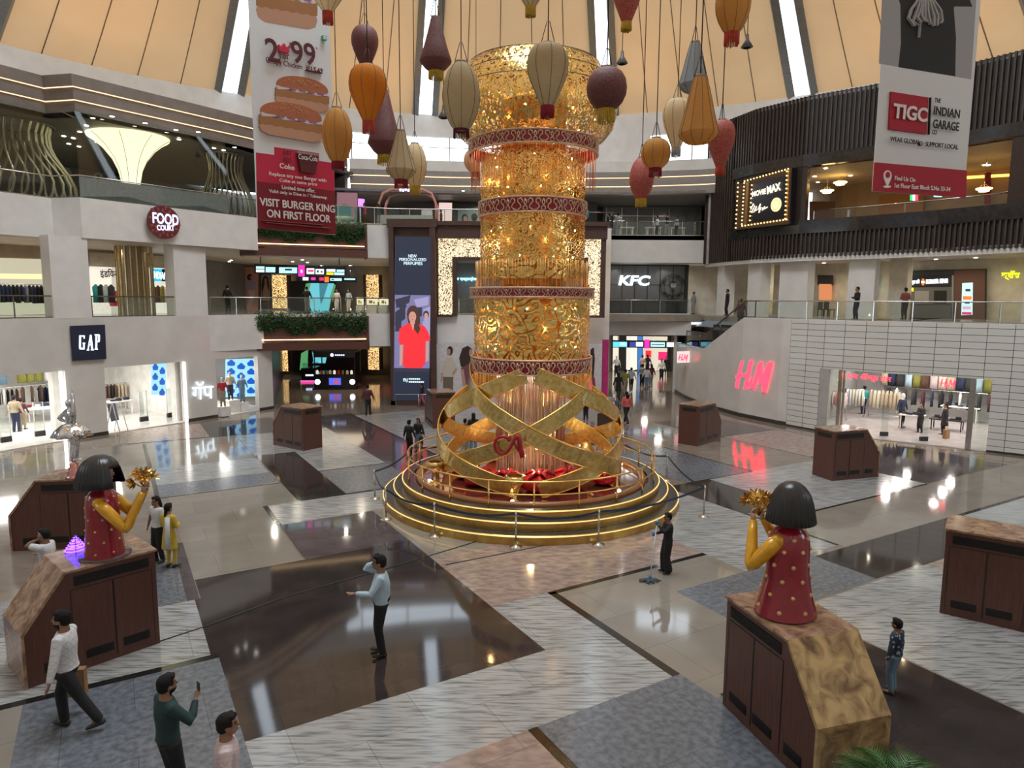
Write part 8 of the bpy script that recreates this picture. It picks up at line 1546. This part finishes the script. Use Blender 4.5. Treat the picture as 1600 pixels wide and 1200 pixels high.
tulip(25, 3.6, 'large flaring slatted feature at the left edge of the food court', 2.3, 1.5); tulip(358, 3.0, 'flaring slatted feature beside the burger banner in the food court', 1.35, 1.0, 26)
for x, y in ((100, 253), (150, 258), (236, 268), (277, 275), (317, 280)):
    a_, _ = line_at([tuple(q) for q in offset(UP[:-1], 12.6)], x, 13.5); z_ = D(x, y, a_.y).z; b = MB(); b.lathe([(0, .1), (.28, .1), (.30, .04), (.30, 0)], 16, mx=Matrix.Rotation(math.pi/2, 4, 'X')); b.lathe([(0, .12), (.14, .12), (.14, .1)], 12, 1, mx=Matrix.Rotation(math.pi/2, 4, 'X')); o = b.build('air_nozzle', [GREYW, BLK]); o.location = (a_.x+.35, a_.y-.3, min(14.3, z_)); tag(o, 'round white air nozzle on the dark food court wall, %s from the left' % ORD[(100, 150, 236, 277, 317).index(x)], 'air vent', 'air nozzles in the food court')
# pink arched kiosk
ya = 46.2; xa, xb = D(589, 330, ya).x, D(678, 330, ya).x; zt4 = D(640, 298, ya).z; e = empty('pink_kiosk', ((xa+xb)/2, ya, 11.0), 0, 'pink tubular arch kiosk with white counter behind the second floor railing', 'kiosk'); PKT = mat('pink_tube', (.68, .30, .26), .35); w_ = (xb-xa)/2
for yy, sc_ in ((0, 1), (1.8, .95)):
    b = MB(); pts = [(-w_*sc_, yy, 0), (-w_*sc_, yy, zt4-11-.9), (-w_*sc_*.85, yy, zt4-11-.25), (-w_*sc_*.55, yy, zt4-11), (w_*sc_*.55, yy, zt4-11), (w_*sc_*.85, yy, zt4-11-.25), (w_*sc_, yy, zt4-11-.9), (w_*sc_, yy, 0)]; b.tube(pts, .09, 8); b.build('arch', [PKT], e)
b = MB(); b.box((0, -.3, .5), (2*w_*.9, .7, 1.0)); b.build('counter', [mat('pale_counter', (.48, .50, .46), .4)], e); o = ptext(Q(ya-.15), 'tipsoclo', (620, 299), (654, 299), 6, LWB, e, layer=.02, bold=.02); bpy.data.objects.remove(o)
A = Art(Q(ya-.12)); 
for k in range(8): A.oval(622+k*4.2, 299+.8*math.sin(k*2.3), 1.7, 2.4, LWB, 10)
A.build('blurred_light_lettering', e)
for k, (x, m_, lab) in enumerate(((613, BLACK, 'black espresso machine on the counter of the pink kiosk'), (664, SHOPW, 'white machine at the right end of the pink kiosk counter'))): q = D(x, 330, ya-.3); b = MB(); b.box((0, 0, .16), (.7, .4, .32)); b.box((0, 0, .35), (.6, .35, .05)); b.box((-.15, -.22, .12), (.08, .08, .1)); b.box((.15, -.22, .12), (.08, .08, .1)); o = b.build('counter_machine', [m_]); o.location = (q.x, ya-.3, 12.0); tag(o, lab, 'machine')
def art_b(A): A.poly([(523, 304), (555, 304), (555, 330), (523, 330)], flat('poster_pink', (.55, .30, .36))); A.poly([(523, 325), (535, 322), (555, 330), (555, 359), (523, 359)], flat('poster_teal', (.10, .30, .30))); A.poly([(545, 330), (549, 322), (552, 342), (547, 346)], flat('poster_pink2', (.50, .25, .28)))
plate('hoarding', [(522, 303), (556, 303), (556, 360), (522, 360)], 45.5, art_b, 'pink and teal hoarding on the second floor beside the burger banner', 'poster')
def art_c(A): A.poly([(682.5, 318), (703, 318), (703, 355), (682.5, 355)], lit('pink_white', (.85, .62, .58), .8))
plate('wall_lightbox', [(681, 317), (704, 317), (704, 356), (681, 356)], 51.2, art_c, 'pinkish white lit panel on the second floor left of the tower', 'panel')
def art_d(A): A.poly([(712, 328), (750, 328), (750, 360), (712, 360)], flat('photo_teal', (.20, .30, .32))); A.oval(723, 342, 5, 7, HRp); A.oval(724, 343, 3, 4.5, SKp); A.poly([(715, 350), (732, 348), (734, 360), (714, 360)], flat('rose_cloth', (.45, .3, .3))); A.oval(738, 340, 5, 6, HRp); A.poly([(728, 347), (746, 346), (748, 360), (728, 360)], BLKP)
plate('poster', [(711, 327), (751, 327), (751, 361), (711, 361)], 50.5, art_d, 'poster of two people on the second floor beside the tower', 'poster')
VIO = lit('violet_glow', (.35, .15, .95), 2.0); b = MB(); q = D(559, 318, 46.5); b.lathe([(.25, 0), (.32, .45), (0, .5)], 14); o = b.build('glowing_shade', [VIO]); o.location = (q.x, 46.5, q.z-.3); e_ = MB(); e_.tube([(0, 0, 0), (0, 0, -(q.z-.3-11))], .05, 6); e_.build('stand', [SHOPW], o); tag(o, 'violet glowing lamp on a white stand on the second floor', 'lamp')
for x, lab in ((975, 'white table at the left of the second floor right gallery'), (1018, 'white angular table by the group on the second floor'), (1055, 'white table at the right end of the second floor gallery')): q = D(x, 350, 50.3); b = MB(); b.box((0, 0, .76), (1.1, .7, .05)); [b.box((sx*.45, sy*.28, .37), (.06, .06, .74)) for sx in (-1, 1) for sy in (-1, 1)]; o = b.build('gallery_table', [SHOPW]); o.location = (q.x, 50.3, 11.0); tag(o, lab, 'table')
# ---------------------------------------------------------------- ground floor passage: black retail kiosk
g = G(522, 612); e = empty('retail_kiosk', (g.x, g.y+1.3, 0), .05, 'black cosmetics kiosk with round lights and a blue screen in the ground floor passage', 'kiosk'); wK = (D(554, 600, g.y).x-D(490, 600, g.y).x)
b = MB(); b.box((0, 0, .55), (wK, 2.4, 1.1)); b.box((0, 0, .05), (wK+.25, 2.65, .1)); b.build('counter', [BLACK], e)
for sx in (-1, 1):
    for sy in (-1, 1): b = MB(); b.box((sx*(wK/2-.05), sy*1.15, 1.35), (.07, .07, 2.7)); b.build('post', [BLACK], e)
b = MB(); b.box((0, 0, 2.72), (wK+.1, 2.5, .12)); b.box((0, -1.2, 2.5), (wK, .08, .35)); b.build('canopy', [BLACK], e)
for k, (dx, col) in enumerate(((-.42, 0), (.42, 0))): b = MB(); b.lathe([(0, .02), (.19, .02), (.19, 0)], 18, mx=Matrix.Translation((dx*wK, -1.21, .55)) @ Matrix.Rotation(math.pi/2, 4, 'X')); b.build('round_light', [lit('kiosk_light', (.75, .9, 1), 5)], e)
b = MB(); b.box((0, -1.22, .58), (.85, .03, .5)); b.build('screen', [lit('kiosk_screen', (.06, .10, .75), 1.3)], e); b = MB(); b.box((.1, -1.24, .55), (.35, .02, .3)); b.build('screen_picture', [lit('kiosk_pic', (.45, .08, .15), 1.0)], e)
b = MB(); b.ball((-.15, -1.26, 2.5), (.12, .02, .12), n=12, m=8); [b.box((.12+k*.14, -1.26, 2.5), (.09, .02, .09)) for k in range(5)]; b.build('lit_letters', [LWB], e)
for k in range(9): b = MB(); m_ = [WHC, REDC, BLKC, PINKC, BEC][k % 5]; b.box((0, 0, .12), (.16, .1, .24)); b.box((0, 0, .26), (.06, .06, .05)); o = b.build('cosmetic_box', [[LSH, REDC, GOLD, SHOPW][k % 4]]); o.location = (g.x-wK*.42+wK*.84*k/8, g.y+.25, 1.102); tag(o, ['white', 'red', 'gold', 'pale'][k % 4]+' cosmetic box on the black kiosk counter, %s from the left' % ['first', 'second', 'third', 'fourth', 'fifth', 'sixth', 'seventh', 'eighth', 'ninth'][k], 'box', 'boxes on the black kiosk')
g2 = G(480, 601); e = empty('retail_kiosk', (g2.x, g2.y+1, 0), .1, 'smaller black kiosk with pink base light left behind the cosmetics kiosk', 'kiosk'); b = MB(); b.box((0, 0, .6), (1.1, 2, 1.0)); b.build('counter', [BLACK], e); b = MB(); b.box((0, 0, .08), (1.2, 2.1, .12)); b.build('pink_base', [lit('pink_base', (.8, .08, .35), 1.2)], e); b = MB(); b.box((.1, -1.02, .55), (.6, .02, .12)); b.build('lit_letters', [LWB], e); b = MB(); b.box((0, 0, 1.3), (.9, 1.7, .35)); b.build('glass_case', [glass('acrylic')], e)
# red lit panel at passage right and shop frontage of the far corridor
M = panelM((-10.0, 56, 0), (-7.7, 43.4, 0)); 
b = MB(); b.wall([(-8.0, 46.0), (-9.1, 52)], .3, 3.2, -.06); o = b.build('wall_lightbox', [mat('red_panel_glow', (.3, .03, .06), .4, emit=.7, ecol=(.85, .10, .18), col2=(.5, .1, .2))]); tag(o, 'red backlit panel at the right of the ground floor passage', 'panel')
def art_e(A):
    for i, (x0, x1, m_) in enumerate(((957, 966, lit('e1', (.9, .8, .65), .8)), (966, 978, CHA), (978, 985, lit('e2', (.9, .85, .75), .8)), (985, 995, lit('e3', (.9, .88, .7), .9)), (996, 1003, lit('e4', (.05, .2, .6), .8)), (1004, 1020, lit('e5', (.85, .75, .6), .7)), (1020, 1042, lit('e6', (.8, .7, .55), .8)))): A.poly([(x0, 523), (x1, 523), (x1, 575), (x0, 577)], m_)
    A.poly([(1028, 547), (1042, 547), (1042, 560), (1028, 560)], RP_); A.poly([(1008, 545), (1017, 545), (1017, 556), (1008, 556)], REDs)
plate('shopfront', [(955, 519), (1048, 519), (1048, 577), (955, 578)], 63.5, art_e, 'row of bright shopfronts at the end of the far corridor', 'shopfront', frame=CHA)
manq((D(963, 560, 58).x, 58, .02), 250, 'mannequin in white top at the left of the far corridor', WHC, BLKC, h=1.8)
# easel board on the floor right of the tower
g = G(945, 700); e = empty('easel', (g.x, g.y, 0), .2, 'wooden easel with dark picture behind the tower railing', 'easel'); WDE = mat('easel_wood', (.45, .27, .12), .5)
for a_, c_ in (((-.35, -.1, 0), (-.05, 0, 1.75)), ((.35, -.1, 0), (.05, 0, 1.75)), ((0, .5, 0), (0, .02, 1.7))): b = MB(); b.tube([a_, c_], .025, 5); b.build('leg', [WDE], e)
b = MB(); b.box((0, -.08, .75), (.6, .04, .04)); b.build('ledge', [WDE], e); b = MB(); b.box((0, -.10, 1.2), (.75, .03, .85)); b.build('picture', [flat('dark_brown_picture', (.05, .03, .02))], e)
b = MB(); g = G(1060, 492) if False else None
p_, an = line_at([tuple(q) for q in BL], 350, 4.4); c = D(348, 535, 38.6); b = MB(); b.tube([(0, 0, 0), (.12, -.35, -.08)], [.10, .13], 12); b.lathe([(.07, 0), (.07, .1)], 10); o = b.build('wall_speaker', [mat('taupe_speaker', (.22, .17, .14), .4)]); o.location = (c.x, c.y, c.z); tag(o, 'small taupe wall speaker left of the lower planter', 'speaker')
